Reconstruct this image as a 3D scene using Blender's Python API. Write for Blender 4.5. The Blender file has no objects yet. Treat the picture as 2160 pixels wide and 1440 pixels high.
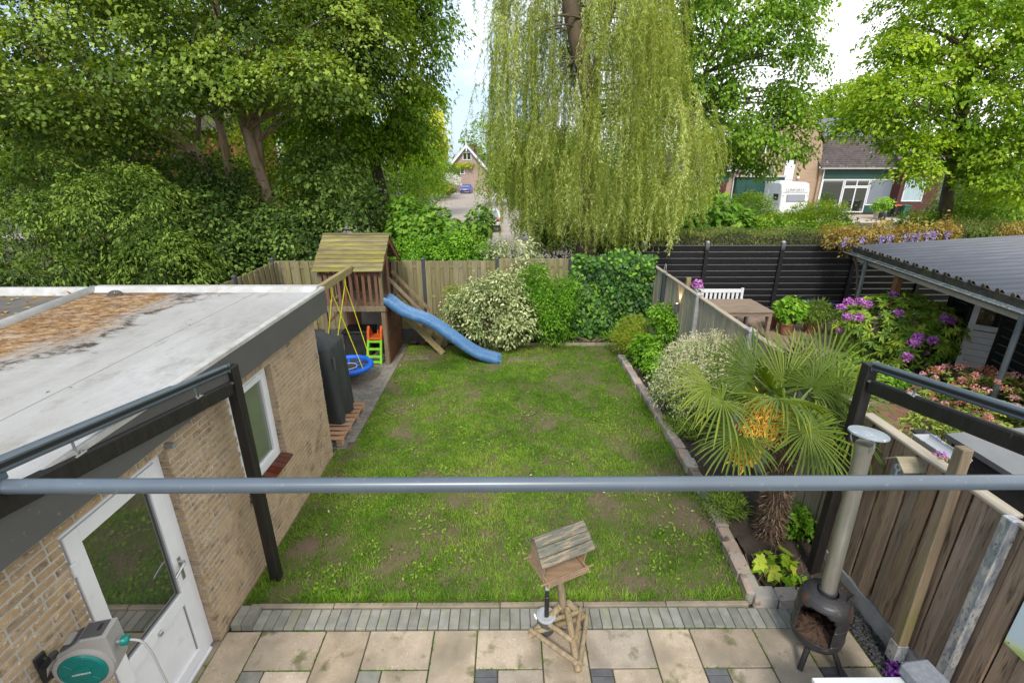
import bpy, math, random
import numpy as np
from mathutils import Vector, Matrix

R = math.radians
rng = np.random.default_rng(11)
random.seed(11)
sc = bpy.context.scene
col = sc.collection

# ------------------------------------------------------------------ camera, world, sun, exposure
CAM_H, CAM_P, CAM_YAW, CAM_F = 4.36, R(20.2), R(0.4), 1005.0 / 2160.0
cam_d = bpy.data.cameras.new("camera")
cam_d.sensor_width = 36.0
cam_d.lens = 36.0 * CAM_F
cam_d.clip_start = 0.05
cam_d.clip_end = 3000.0
cam = bpy.data.objects.new("camera", cam_d)
cam.location = (0, 0, CAM_H)
cam.rotation_euler = (math.pi / 2 - CAM_P, 0, -CAM_YAW)
col.objects.link(cam)
sc.camera = cam

SUN_EL, SUN_AZ = R(46), R(188)          # azimuth measured clockwise from +Y (the view direction)
world = bpy.data.worlds.new("World")
sc.world = world
world.use_nodes = True
wn, wl = world.node_tree.nodes, world.node_tree.links
wn.clear()
w_out = wn.new("ShaderNodeOutputWorld")
w_bg = wn.new("ShaderNodeBackground")
w_bg.inputs["Strength"].default_value = 0.15
w_sky = wn.new("ShaderNodeTexSky")
w_sky.sky_type = "NISHITA"
w_sky.sun_disc = False
w_sky.sun_elevation = SUN_EL
w_sky.sun_rotation = SUN_AZ
w_sky.air_density = 1.0
w_sky.dust_density = 2.0
w_tc = wn.new("ShaderNodeTexCoord")
w_mp = wn.new("ShaderNodeMapping")
w_mp.inputs["Location"].default_value = (2.3, 0.35, 0.0)
w_mp.inputs["Scale"].default_value = (1.0, 1.0, 2.2)
w_nz = wn.new("ShaderNodeTexNoise")
w_nz.inputs["Scale"].default_value = 1.9
w_nz.inputs["Detail"].default_value = 7
w_nz.inputs["Roughness"].default_value = 0.55
w_rp = wn.new("ShaderNodeValToRGB")
w_rp.color_ramp.elements[0].position = 0.42
w_rp.color_ramp.elements[0].color = (0.0, 0.0, 0.0, 1)
w_rp.color_ramp.elements[1].position = 0.66
w_rp.color_ramp.elements[1].color = (1, 1, 1, 1)
w_mx = wn.new("ShaderNodeMix")
w_mx.data_type = "RGBA"
w_mx.inputs["B"].default_value = (5.5, 5.55, 5.6, 1)       # the thin bright cloud layer
wl.new(w_tc.outputs["Generated"], w_mp.inputs["Vector"])
wl.new(w_mp.outputs["Vector"], w_nz.inputs["Vector"])
# broken cloud: a bank of cloud to the right, thinner towards the left
w_sx = wn.new("ShaderNodeSeparateXYZ")
w_ma = wn.new("ShaderNodeMath"); w_ma.operation = "MULTIPLY_ADD"
w_ma.inputs[1].default_value = 0.55
w_hz = wn.new("ShaderNodeMix"); w_hz.data_type = "RGBA"
w_hz.inputs["Factor"].default_value = 0.75
w_hz.inputs["B"].default_value = (2.0, 2.55, 3.25, 1)     # thin milky veil over the blue
wl.new(w_tc.outputs["Generated"], w_sx.inputs[0])
wl.new(w_sx.outputs[0], w_ma.inputs[0])
wl.new(w_nz.outputs["Fac"], w_ma.inputs[2])
wl.new(w_ma.outputs[0], w_rp.inputs["Fac"])
wl.new(w_rp.outputs["Color"], w_mx.inputs["Factor"])
wl.new(w_sky.outputs["Color"], w_hz.inputs["A"])
wl.new(w_hz.outputs["Result"], w_mx.inputs["A"])
wl.new(w_mx.outputs["Result"], w_bg.inputs["Color"])
wl.new(w_bg.outputs["Background"], w_out.inputs["Surface"])

sun_d = bpy.data.lights.new("sun", "SUN")
sun_d.energy = 1.5
sun_d.angle = R(12)
sun_d.color = (1.0, 0.95, 0.87)
sun = bpy.data.objects.new("sun", sun_d)
_sd = Vector((math.sin(SUN_AZ) * math.cos(SUN_EL), math.cos(SUN_AZ) * math.cos(SUN_EL), math.sin(SUN_EL)))
sun.rotation_euler = _sd.to_track_quat("Z", "Y").to_euler()
sun.location = (0, 0, 30)
col.objects.link(sun)

sc.view_settings.view_transform = "Standard"
sc.view_settings.look = "None"
sc.view_settings.exposure = 1.18
sc.view_settings.gamma = 1.0
sc.view_settings.use_curve_mapping = False
sc.cycles.max_bounces = 6
sc.cycles.diffuse_bounces = 3
sc.cycles.glossy_bounces = 3
sc.cycles.transmission_bounces = 4
sc.cycles.transparent_max_bounces = 6


# ------------------------------------------------------------------ measuring helpers (a sight line from the photographer's spot -> a place at a known distance or height)
def _ray(x, y):
    u, v = (x - 1080) / 1005.0, (720 - y) / 1005.0
    yc, z = math.cos(CAM_P) + v * math.sin(CAM_P), v * math.cos(CAM_P) - math.sin(CAM_P)
    return (u * math.cos(CAM_YAW) + yc * math.sin(CAM_YAW), -u * math.sin(CAM_YAW) + yc * math.cos(CAM_YAW), z)


def G(x, y, z=0.0):
    a, b, c = _ray(x, y)
    t = (z - CAM_H) / c
    return np.array((a * t, b * t, z))


def AY(x, y, Y):
    a, b, c = _ray(x, y)
    t = Y / b
    return np.array((a * t, Y, CAM_H + c * t))


def AX(x, y, X):
    a, b, c = _ray(x, y)
    t = X / a
    return np.array((X, b * t, CAM_H + c * t))


# ------------------------------------------------------------------ mesh helpers
def _cbox_topology():
    idx = {}
    for sx in (-1, 1):
        for sy in (-1, 1):
            for sz in (-1, 1):
                for a in range(3):
                    idx[(sx, sy, sz, a)] = len(idx)
    keys = list(idx)
    sg = np.array([k[:3] for k in keys], float)
    ax = np.array([k[3] for k in keys])
    faces = []
    for a in range(3):
        b, c = [i for i in range(3) if i != a]
        for s in (-1, 1):
            q = []
            for sb, sc_ in ((-1, -1), (1, -1), (1, 1), (-1, 1)):
                k = [0, 0, 0]; k[a], k[b], k[c] = s, sb, sc_
                q.append(idx[(*k, a)])
            faces.append(q)
    for a in range(3):
        for b in range(a + 1, 3):
            c = 3 - a - b
            for sa in (-1, 1):
                for sb in (-1, 1):
                    k = [0, 0, 0]; k[a], k[b] = sa, sb
                    k[c] = -1; p0, p3 = idx[(*k, a)], idx[(*k, b)]
                    k[c] = 1; p1, p2 = idx[(*k, a)], idx[(*k, b)]
                    faces.append([p0, p1, p2, p3])
    for sx in (-1, 1):
        for sy in (-1, 1):
            for sz in (-1, 1):
                faces.append([idx[(sx, sy, sz, a)] for a in range(3)])
    pos = sg * np.where(np.arange(3)[None, :] == ax[:, None], 1.0, 0.8)
    out = []
    for f in faces:
        p = pos[f]
        n = np.cross(p[1] - p[0], p[2] - p[0])
        out.append(f if np.dot(n, p.mean(0)) > 0 else f[::-1])
    return sg, ax, out


_SG, _AX, _CF = _cbox_topology()


def rotz(a):
    c, s = math.cos(a), math.sin(a)
    return np.array(((c, -s, 0), (s, c, 0), (0, 0, 1.0)))


def rotx(a):
    c, s = math.cos(a), math.sin(a)
    return np.array(((1.0, 0, 0), (0, c, -s), (0, s, c)))


def roty(a):
    c, s = math.cos(a), math.sin(a)
    return np.array(((c, 0, s), (0, 1.0, 0), (-s, 0, c)))


def unit(v):
    v = np.asarray(v, float)
    return v / (np.linalg.norm(v, axis=-1, keepdims=True) + 1e-12)


def frame_from(d):
    d = unit(d)
    up = np.array((0, 0, 1.0)) if abs(d[2]) < 0.95 else np.array((1.0, 0, 0))
    s = unit(np.cross(up, d))
    return s, np.cross(d, s), d


class MB:
    """collects shapes in world coordinates; part() links them as one mesh"""
    def __init__(self):
        self.v, self.f, self.n = [], [], 0

    def add(self, v, f):
        v = np.asarray(v, float)
        self.v.append(v)
        self.f += [[i + self.n for i in q] for q in f]
        self.n += len(v)
        return self

    def box(self, c, s, bev=0.004, rot=None):
        h = np.asarray(s, float) / 2
        b = min(bev, 0.45 * h.min())
        p = _SG * (h - b)
        p[np.arange(24), _AX] = _SG[np.arange(24), _AX] * h[_AX]
        if rot is not None:
            p = p @ np.asarray(rot).T
        return self.add(p + np.asarray(c, float), _CF)

    def bb(self, lo, hi, bev=0.004):
        lo, hi = np.asarray(lo, float), np.asarray(hi, float)
        return self.box((lo + hi) / 2, np.abs(hi - lo), bev)

    def bar(self, p0, p1, w, h, bev=0.004, up=(0, 0, 1)):
        p0, p1 = np.asarray(p0, float), np.asarray(p1, float)
        d = unit(p1 - p0)
        u = np.asarray(up, float)
        if abs(np.dot(u, d)) > 0.95:
            u = np.array((0, 1.0, 0))
        s = unit(np.cross(u, d))
        t = np.cross(d, s)
        return self.box((p0 + p1) / 2, (w, h, np.linalg.norm(p1 - p0)), bev, np.stack((s, t, d), 1))

    def tube(self, pts, rad, n=8, caps=True):
        pts = np.asarray(pts, float)
        m = len(pts)
        rad = np.full(m, rad) if np.isscalar(rad) else np.asarray(rad, float)
        tan = np.gradient(pts, axis=0)
        s, t, _ = frame_from(tan[0])
        vs = []
        a = np.linspace(0, 2 * math.pi, n, endpoint=False)
        for i in range(m):
            d = unit(tan[i])
            s = unit(s - d * np.dot(s, d))
            t = np.cross(d, s)
            vs.append(pts[i] + rad[i] * (np.cos(a)[:, None] * s + np.sin(a)[:, None] * t))
        f = [[i * n + k, i * n + (k + 1) % n, (i + 1) * n + (k + 1) % n, (i + 1) * n + k] for i in range(m - 1) for k in range(n)]
        if caps:
            f += [list(range(n))[::-1], [(m - 1) * n + k for k in range(n)]]
        return self.add(np.concatenate(vs), f)

    def cyl(self, p0, p1, r0, r1=None, n=14):
        return self.tube([p0, p1], [r0, r0 if r1 is None else r1], n)

    def lathe(self, prof, c=(0, 0, 0), n=24, rot=None, caps=True):
        a = np.linspace(0, 2 * math.pi, n, endpoint=False)
        vs = np.concatenate([np.stack((r * np.cos(a), r * np.sin(a), np.full(n, z)), 1) for r, z in prof])
        if rot is not None:
            vs = vs @ np.asarray(rot).T
        m = len(prof)
        f = [[i * n + k, i * n + (k + 1) % n, (i + 1) * n + (k + 1) % n, (i + 1) * n + k] for i in range(m - 1) for k in range(n)]
        if caps:
            f += [list(range(n))[::-1], [(m - 1) * n + k for k in range(n)]]
        return self.add(vs + np.asarray(c, float), f)

    def prism(self, poly, d):
        """planar polygon (world points) pushed along d"""
        p = np.asarray(poly, float)
        n = len(p)
        q = p + np.asarray(d, float)
        nn = np.cross(p[1] - p[0], p[2] - p[0])
        f = [list(range(n))[::-1], list(range(n, 2 * n))] + [[i, (i + 1) % n, n + (i + 1) % n, n + i] for i in range(n)]
        if np.dot(nn, d) < 0:
            f = [q_[::-1] for q_ in f]
        return self.add(np.concatenate((p, q)), f)

    def quad(self, a, b, c, d):
        return self.add([a, b, c, d], [[0, 1, 2, 3]])

    def blob(self, c, r, n=10, m=7, noise=0.0):
        th = np.linspace(0, math.pi, m)
        ph = np.linspace(0, 2 * math.pi, n, endpoint=False)
        v = np.array([(math.sin(t) * math.cos(p), math.sin(t) * math.sin(p), math.cos(t)) for t in th for p in ph])
        v = v * (1 + noise * rng.normal(0, 1, (len(v), 1)))
        f = [[i * n + k, (i + 1) * n + k, (i + 1) * n + (k + 1) % n, i * n + (k + 1) % n] for i in range(m - 1) for k in range(n)]
        return self.add(v * np.asarray(r) + np.asarray(c, float), f)


WL = {}


def mesh_of(name, mb, mat, smooth=False, origin=None):
    v = np.concatenate(mb.v)
    o = (v.min(0) + v.max(0)) / 2 if origin is None else np.asarray(origin, float)
    me = bpy.data.meshes.new(name)
    me.from_pydata((v - o).tolist(), [], mb.f)
    if mat is not None:
        me.materials.append(mat)
    if smooth:
        me.polygons.foreach_set("use_smooth", [True] * len(me.polygons))
    me.update()
    return me, o


def link(name, me, loc, parent=None, rot=None, label=None, cat=None, group=None, kind=None, scale=None):
    o = bpy.data.objects.new(name, me)
    col.objects.link(o)
    loc = np.asarray(loc, float)
    o.location = loc if parent is None else loc - WL[parent.name]
    if parent is not None:
        o.parent = parent
    if rot is not None:
        o.rotation_euler = rot
    if scale is not None:
        o.scale = scale
    WL[o.name] = loc
    for k, x in (("label", label), ("category", cat), ("group", group), ("kind", kind)):
        if x:
            o[k] = x
    return o


def part(name, mb, mat, parent=None, smooth=False, angle=None, **kw):
    me, o = mesh_of(name, mb, mat, smooth or angle is not None)
    if angle is not None:
        try:
            me.set_sharp_from_angle(angle=R(angle))
        except Exception:
            pass
    return link(name, me, o, parent, **kw)


def thing(name, label, cat, loc=(0, 0, 0), group=None):
    return link(name, None, loc, label=label, cat=cat, group=group)


def dup_thing(src, loc, label, rot_z=0.0, group=None):
    c = src.copy()
    col.objects.link(c)
    c.location = loc
    c.rotation_euler = (0, 0, rot_z)
    WL[c.name] = np.asarray(loc, float)
    c["label"] = label
    if group:
        c["group"] = group
    for ch in list(src.children):
        d = ch.copy(); col.objects.link(d); d.parent = c
        for g in list(ch.children):
            e = g.copy(); col.objects.link(e); e.parent = d
    return c


# ------------------------------------------------------------------ materials
ALB = 0.84


def mat(name, c1, c2=None, scale=6.0, stretch=(1, 1, 1), rough=0.65, metal=0.0, var=0.0, bump=0.0, bscale=60.0, contrast=(0.40, 0.60),
        spots=None, spec=0.4, detail=6.0, coat=0.0, world_pos=False, ior=1.5, emit=None):
    c1 = tuple(q * ALB for q in c1)
    c2 = tuple(q * ALB for q in c2) if c2 else None
    spots = [(tuple(q * ALB for q in sp[0]), *sp[1:]) for sp in (spots or [])]
    m = bpy.data.materials.new(name)
    m.use_nodes = True
    nt = m.node_tree
    N, L = nt.nodes, nt.links
    b = N["Principled BSDF"]
    b.inputs["Roughness"].default_value = rough
    b.inputs["Metallic"].default_value = metal
    b.inputs["Specular IOR Level"].default_value = spec
    b.inputs["IOR"].default_value = ior
    b.inputs["Coat Weight"].default_value = coat
    b.inputs["Base Color"].default_value = (*c1, 1)
    if emit:
        b.inputs["Emission Color"].default_value = (*emit[0], 1)
        b.inputs["Emission Strength"].default_value = emit[1]
    if not (c2 or var or bump or spots):
        return m
    tc = N.new("ShaderNodeNewGeometry" if world_pos else "ShaderNodeTexCoord")
    src = tc.outputs["Position" if world_pos else "Object"]
    oi = N.new("ShaderNodeObjectInfo")
    mu = N.new("ShaderNodeVectorMath"); mu.operation = "MULTIPLY"; mu.inputs[1].default_value = stretch
    L.new(src, mu.inputs[0])
    ad = N.new("ShaderNodeVectorMath"); ad.operation = "ADD"
    sc_ = N.new("ShaderNodeVectorMath"); sc_.operation = "SCALE"; sc_.inputs[0].default_value = (37.0, 19.0, 53.0)
    L.new(oi.outputs["Random"], sc_.inputs["Scale"])
    L.new(mu.outputs[0], ad.inputs[0])
    L.new(sc_.outputs[0], ad.inputs[1])
    vec = ad.outputs[0]

    def noise(s, d=detail):
        n = N.new("ShaderNodeTexNoise")
        n.inputs["Scale"].default_value = s
        n.inputs["Detail"].default_value = d
        n.inputs["Roughness"].default_value = 0.6
        L.new(vec, n.inputs["Vector"])
        return n.outputs["Fac"]

    def ramp(f, lo, hi):
        r = N.new("ShaderNodeMapRange")
        r.inputs["From Min"].default_value = lo
        r.inputs["From Max"].default_value = hi
        L.new(f, r.inputs["Value"])
        return r.outputs["Result"]

    def mix(f, a, bcol, mode="MIX"):
        x = N.new("ShaderNodeMix"); x.data_type = "RGBA"; x.blend_type = mode
        if hasattr(f, "node"):
            L.new(f, x.inputs["Factor"])
        else:
            x.inputs["Factor"].default_value = f
        for s, k in ((a, "A"), (bcol, "B")):
            if hasattr(s, "node"):
                L.new(s, x.inputs[k])
            else:
                x.inputs[k].default_value = (*s, 1)
        return x.outputs["Result"]

    c = mix(ramp(noise(scale), *contrast), c1, c2 if c2 else c1)
    for sp in (spots or []):                       # (colour, scale, lo, hi)
        c = mix(ramp(noise(sp[1], 3.0), sp[2] - 0.04, sp[3] - 0.03), c, sp[0])
    if var:
        h = N.new("ShaderNodeHueSaturation")
        r1 = N.new("ShaderNodeMapRange")
        r1.inputs["To Min"].default_value = 1 - var
        r1.inputs["To Max"].default_value = 1 + var
        L.new(oi.outputs["Random"], r1.inputs["Value"])
        L.new(r1.outputs["Result"], h.inputs["Value"])
        w = N.new("ShaderNodeTexWhiteNoise"); w.noise_dimensions = "1D"
        L.new(oi.outputs["Random"], w.inputs["W"])
        r2 = N.new("ShaderNodeMapRange")
        r2.inputs["To Min"].default_value = 1 - var * 0.9
        r2.inputs["To Max"].default_value = 1 + var * 0.9
        L.new(w.outputs["Value"], r2.inputs["Value"])
        L.new(r2.outputs["Result"], h.inputs["Saturation"])
        L.new(c, h.inputs["Color"])
        c = h.outputs["Color"]
    L.new(c, b.inputs["Base Color"])
    if bump:
        bp = N.new("ShaderNodeBump")
        bp.inputs["Strength"].default_value = bump
        bp.inputs["Distance"].default_value = 0.01
        L.new(noise(bscale), bp.inputs["Height"])
        L.new(bp.outputs["Normal"], b.inputs["Normal"])
    return m


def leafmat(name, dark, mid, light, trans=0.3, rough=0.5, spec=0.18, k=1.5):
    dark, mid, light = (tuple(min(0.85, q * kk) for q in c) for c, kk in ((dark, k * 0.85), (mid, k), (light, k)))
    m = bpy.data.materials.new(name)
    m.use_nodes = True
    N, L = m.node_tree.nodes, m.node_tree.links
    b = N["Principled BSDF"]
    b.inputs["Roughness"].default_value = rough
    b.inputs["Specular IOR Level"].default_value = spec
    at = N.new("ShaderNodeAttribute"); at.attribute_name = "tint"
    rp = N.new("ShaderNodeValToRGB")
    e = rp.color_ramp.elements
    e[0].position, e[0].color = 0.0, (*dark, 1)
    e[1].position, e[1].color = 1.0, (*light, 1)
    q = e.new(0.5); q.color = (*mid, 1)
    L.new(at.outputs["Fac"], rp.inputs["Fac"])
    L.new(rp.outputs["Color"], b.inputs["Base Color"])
    tr = N.new("ShaderNodeBsdfTranslucent")
    hs = N.new("ShaderNodeHueSaturation")
    hs.inputs["Hue"].default_value = 0.485
    hs.inputs["Saturation"].default_value = 1.2
    hs.inputs["Value"].default_value = 1.35
    L.new(rp.outputs["Color"], hs.inputs["Color"])
    L.new(hs.outputs["Color"], tr.inputs["Color"])
    mx = N.new("ShaderNodeMixShader"); mx.inputs["Fac"].default_value = trans
    L.new(b.outputs[0], mx.inputs[1]); L.new(tr.outputs[0], mx.inputs[2])
    L.new(mx.outputs[0], N["Material Output"].inputs["Surface"])
    return m


# ------------------------------------------------------------------ foliage helpers
def tri_mesh(name, V, T, tint, mt, parent=None, smooth=False, **kw):
    """V (n,3) world, T (m,3) triangles, tint (n,) point attribute"""
    V = np.asarray(V, np.float32)
    o = (V.min(0) + V.max(0)) / 2
    me = bpy.data.meshes.new(name)
    me.vertices.add(len(V))
    me.vertices.foreach_set("co", (V - o).astype(np.float32).ravel())
    me.loops.add(T.size)
    me.loops.foreach_set("vertex_index", T.astype(np.int32).ravel())
    me.polygons.add(len(T))
    me.polygons.foreach_set("loop_start", np.arange(0, T.size, 3, dtype=np.int32))
    if smooth:
        me.polygons.foreach_set("use_smooth", np.ones(len(T), bool))
    a = me.attributes.new("tint", "FLOAT", "POINT")
    a.data.foreach_set("value", np.clip(tint, 0, 1).astype(np.float32))
    me.materials.append(mt)
    me.update(calc_edges=True)
    return link(name, me, o, parent, **kw)


def leaf_arrays(P, A, Nn, Ln, W, fold=0.2, droop=0.12, peak=0.45):
    n = len(P)
    A = unit(A)
    S = unit(np.cross(A, Nn))
    Nn = np.cross(S, A)
    Ln = np.broadcast_to(Ln, (n,))[:, None]
    W = np.broadcast_to(W, (n,))[:, None]
    tip = P + A * Ln
    tip[:, 2] -= (droop * Ln)[:, 0]
    md = P + A * Ln * peak
    v = np.stack((P, md + S * W * 0.5 + Nn * fold * W * 0.5, tip, md - S * W * 0.5 + Nn * fold * W * 0.5), 1).reshape(-1, 3)
    b = np.arange(n)[:, None] * 4
    t = np.concatenate((b + np.array([[0, 1, 2]]), b + np.array([[0, 2, 3]])), 1).reshape(-1, 3)
    return v, t


def join(parts):
    V, T, C, k = [], [], [], 0
    for v, t, c in parts:
        V.append(v); T.append(t + k); C.append(c); k += len(v)
    return np.concatenate(V), np.concatenate(T), np.concatenate(C)


def rand_dir(n):
    return unit(rng.normal(0, 1, (n, 3)))


def crown_points(ells, n, inner=0.72):
    """points in the outer part of a union of ellipsoids and their outward directions; ells: (centre, radii)"""
    w = np.array([(e[1][0] * e[1][1] * e[1][2]) ** (2 / 3) for e in ells])
    k = rng.choice(len(ells), n, p=w / w.sum())
    c = np.array([e[0] for e in ells], float)[k]
    r = np.array([e[1] for e in ells], float)[k]
    d = rand_dir(n)
    q = inner + (1 - inner) * rng.random(n) ** 0.7
    q = np.where(rng.random(n) < 0.22, rng.random(n) ** 0.5 * inner, q)
    p = c + d * r * q[:, None]
    out = unit(d / r)
    keep = np.ones(n, bool)
    for j, e in enumerate(ells):
        dd = np.sum(((p - np.array(e[0])) / np.array(e[1])) ** 2, 1)
        keep &= ~((dd < 0.45) & (k != j))
    return p[keep], out[keep]


def sprays(C, D, per, rad, L, W, flat=0.22, droop=0.5, hang=0.4, upness=0.7, tint0=0.5, cvar=0.2, lvar=0.16, fold=0.2):
    """flattened tilted clumps of leaves at C facing D"""
    m = len(C)
    n = m * per
    up = np.array((0, 0, 1.0))
    nr = unit(upness * up + 0.55 * D + rng.normal(0, 0.25, (m, 3)))
    s = unit(np.cross(nr, rand_dir(m)))
    t = np.cross(nr, s)
    rads = rad * (0.65 + 0.7 * rng.random(m))
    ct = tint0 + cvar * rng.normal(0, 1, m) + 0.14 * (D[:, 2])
    i = np.repeat(np.arange(m), per)
    ang = rng.random(n) * 2 * math.pi
    q = np.sqrt(rng.random(n))
    rr = rads[i]
    rv = (np.cos(ang)[:, None] * s[i] + np.sin(ang)[:, None] * t[i])
    P = C[i] + rv * (q * rr)[:, None] + nr[i] * (rng.normal(0, flat, n) * rr)[:, None]
    P[:, 2] -= droop * rr * q * q * 0.6
    A = unit(0.8 * rv + 0.45 * D[i] + rng.normal(0, 0.45, (n, 3)) - hang * up)
    Nn = unit(nr[i] + rng.normal(0, 0.4, (n, 3)))
    sz = 0.5 + 0.95 * rng.random(n)
    v, tr = leaf_arrays(P, A, Nn, L * sz, W * sz, fold)
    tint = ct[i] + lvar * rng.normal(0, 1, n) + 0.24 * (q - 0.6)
    return v, tr, np.repeat(tint, 4)


def vnoise(x, y, s, seed=0):
    """smooth value noise of the plane, 0..1"""
    r = np.random.default_rng(seed).random((97, 97))
    u, v = np.asarray(x) * s + 40.3, np.asarray(y) * s + 31.7
    i, j = np.floor(u).astype(int), np.floor(v).astype(int)
    f, g = u - i, v - j
    f, g = f * f * (3 - 2 * f), g * g * (3 - 2 * g)
    q = lambda a, b: r[a % 97, b % 97]
    return (q(i, j) * (1 - f) + q(i + 1, j) * f) * (1 - g) + (q(i, j + 1) * (1 - f) + q(i + 1, j + 1) * f) * g


def fnoise(x, y, s, seed=0, oct=4):
    t, a = 0.0, 0.0
    for k in range(oct):
        t = t + vnoise(x, y, s * 2 ** k, seed + k) * 0.55 ** k
        a += 0.55 ** k
    return t / a


def smooth_path(pts, n):
    pts = np.asarray(pts, float)
    t = np.linspace(0, 1, len(pts))
    x = np.linspace(0, 1, n)
    out = np.stack([np.interp(x, t, pts[:, k]) for k in range(3)], 1)
    for _ in range(2):
        out[1:-1] = (out[:-2] + 2 * out[1:-1] + out[2:]) / 4
    return out


def limbs(mb, root, targets, r0, n=7, sag=0.0, seg=6):
    for tg in targets:
        tg = np.asarray(tg, float)
        mid = root * 0.45 + tg * 0.55 + np.array((0, 0, 0.18 * np.linalg.norm(tg - root) - sag)) + rng.normal(0, 0.06 * np.linalg.norm(tg - root), 3)
        x = np.linspace(0, 1, seg)[:, None]
        p = (1 - x) ** 2 * root + 2 * x * (1 - x) * mid + x * x * tg
        mb.tube(p, r0 * (1 - 0.85 * np.linspace(0, 1, seg)), n, caps=False)


# ================================================================== SETTING: ground, lawn, patio, path, beds
m_earth = mat("earth", (0.09, 0.075, 0.045), (0.05, 0.07, 0.025), scale=0.6, rough=0.95, bump=0.5, bscale=8)
m_soil = mat("bed_soil", (0.075, 0.055, 0.04), (0.045, 0.032, 0.025), scale=5, rough=0.95, bump=1.0, bscale=40,
             spots=[((0.16, 0.12, 0.09), 60, 0.66, 0.74)])
m_lawn = mat("lawn_soil", (0.165, 0.115, 0.078), (0.095, 0.12, 0.022), scale=2.4, rough=0.95, bump=0.9, bscale=70, contrast=(0.42, 0.6),
             spots=[((0.17, 0.14, 0.11), 45, 0.68, 0.78)])
m_slab = mat("pebble_slab", (0.49, 0.40, 0.30), (0.40, 0.325, 0.245), scale=3.5, rough=0.8, var=0.19, bump=0.5, bscale=160,
             spots=[((0.27, 0.21, 0.15), 60, 0.655, 0.72), ((0.70, 0.64, 0.54), 70, 0.66, 0.73), ((0.24, 0.20, 0.145), 1.6, 0.52, 0.72), ((0.17, 0.16, 0.08), 5, 0.62, 0.74), ((0.30, 0.26, 0.20), 1.7, 0.56, 0.74)])
m_klinker = mat("grey_paver", (0.30, 0.29, 0.25), (0.22, 0.22, 0.19), scale=7, rough=0.75, var=0.16, bump=0.4, bscale=120,
                spots=[((0.2, 0.22, 0.12), 3.0, 0.58, 0.75)])
m_dklinker = mat("dark_paver", (0.13, 0.13, 0.135), (0.10, 0.10, 0.105), scale=9, rough=0.7, var=0.15, bump=0.3, bscale=120)
m_path = mat("path_paver", (0.255, 0.225, 0.19), (0.19, 0.17, 0.145), scale=6, rough=0.85, var=0.12, bump=0.4, bscale=90)
m_joint = mat("joint_sand", (0.10, 0.085, 0.06), (0.07, 0.09, 0.03), scale=4, rough=0.95, bump=0.6, bscale=120)
m_edge = mat("concrete_edging", (0.33, 0.27, 0.20), (0.24, 0.21, 0.15), scale=4, rough=0.9, var=0.08, bump=0.5, bscale=90)
m_stone = mat("sandstone_block", (0.44, 0.33, 0.26), (0.36, 0.31, 0.27), scale=5, rough=0.85, var=0.32, bump=0.9, bscale=35,
              spots=[((0.30, 0.30, 0.27), 2.5, 0.55, 0.7), ((0.13, 0.10, 0.085), 9, 0.62, 0.75)])
m_gravel = mat("dark_gravel", (0.10, 0.10, 0.105), (0.045, 0.045, 0.05), scale=30, rough=0.9, var=0.2)
m_terra = mat("red_paver", (0.27, 0.135, 0.09), (0.21, 0.115, 0.085), scale=5, rough=0.85, var=0.16, bump=0.4, bscale=70)
m_tan = mat("tan_terrace", (0.36, 0.25, 0.19), (0.27, 0.19, 0.15), scale=2, rough=0.9, bump=0.4, bscale=50)
m_road = mat("road_brick", (0.40, 0.34, 0.29), (0.34, 0.29, 0.25), scale=0.8, rough=0.9, bump=0.2, bscale=12)
m_walk = mat("pavement_tile", (0.46, 0.43, 0.40), (0.40, 0.37, 0.34), scale=0.9, rough=0.9, bump=0.2, bscale=12)


def sheet(name, pts, mt, **kw):
    m = MB()
    m.add(pts, [list(range(len(pts)))])
    return part(name, m, mt, kind="structure", **kw)


sheet("ground", [(-400, -60, -0.05), (400, -60, -0.05), (400, 700, -0.05), (-400, 700, -0.05)], m_earth)
sheet("front_road", [(-4.6, 21, -0.035), (5.5, 21, -0.035), (1.2, 54, -0.035), (-3.4, 98, -0.035), (-3.4, 112, -0.035), (-12.4, 112, -0.035), (-11.6, 96, -0.035), (-8.4, 54, -0.035)][::1], m_road)
sheet("cross_road", [(-34, 31, -0.043), (-3, 31, -0.043), (-3, 38, -0.043), (-34, 38, -0.043)], m_road)
walk = MB()
walk.bb((1, 2, 3), (1, 2, 3)) if False else None
walk.prism([(-8.5, 52, -0.05), (-11.7, 96, -0.05), (-13.6, 96, -0.05), (-10.3, 52, -0.05)], (0, 0, 0.15))
part("pavement", walk, m_walk, kind="structure")
sheet("driveway", [(17, 40, -0.03), (48, 40, -0.03), (48, 49, -0.03), (17, 49, -0.03)], mat("driveway_tile", (0.52, 0.44, 0.36), (0.45, 0.38, 0.32), scale=1.2, rough=0.9))

# lawn soil: a gently uneven sheet
nx, ny = 70, 100
gx, gy = np.meshgrid(np.linspace(-2.86, 2.85, nx), np.linspace(3.78, 11.7, ny))
gz = -0.004 + 0.012 * np.sin(gx * 2.1 + 0.7 * gy) * np.cos(gy * 1.7) + rng.normal(0, 0.004, gx.shape)
lv = np.stack((gx, gy, gz), -1).reshape(-1, 3)
lf = [[j * nx + i, j * nx + i + 1, (j + 1) * nx + i + 1, (j + 1) * nx + i] for j in range(ny - 1) for i in range(nx - 1)]
lawn_b = MB().add(lv, lf)
part("lawn", lawn_b, m_lawn, smooth=True, kind="structure")

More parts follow.
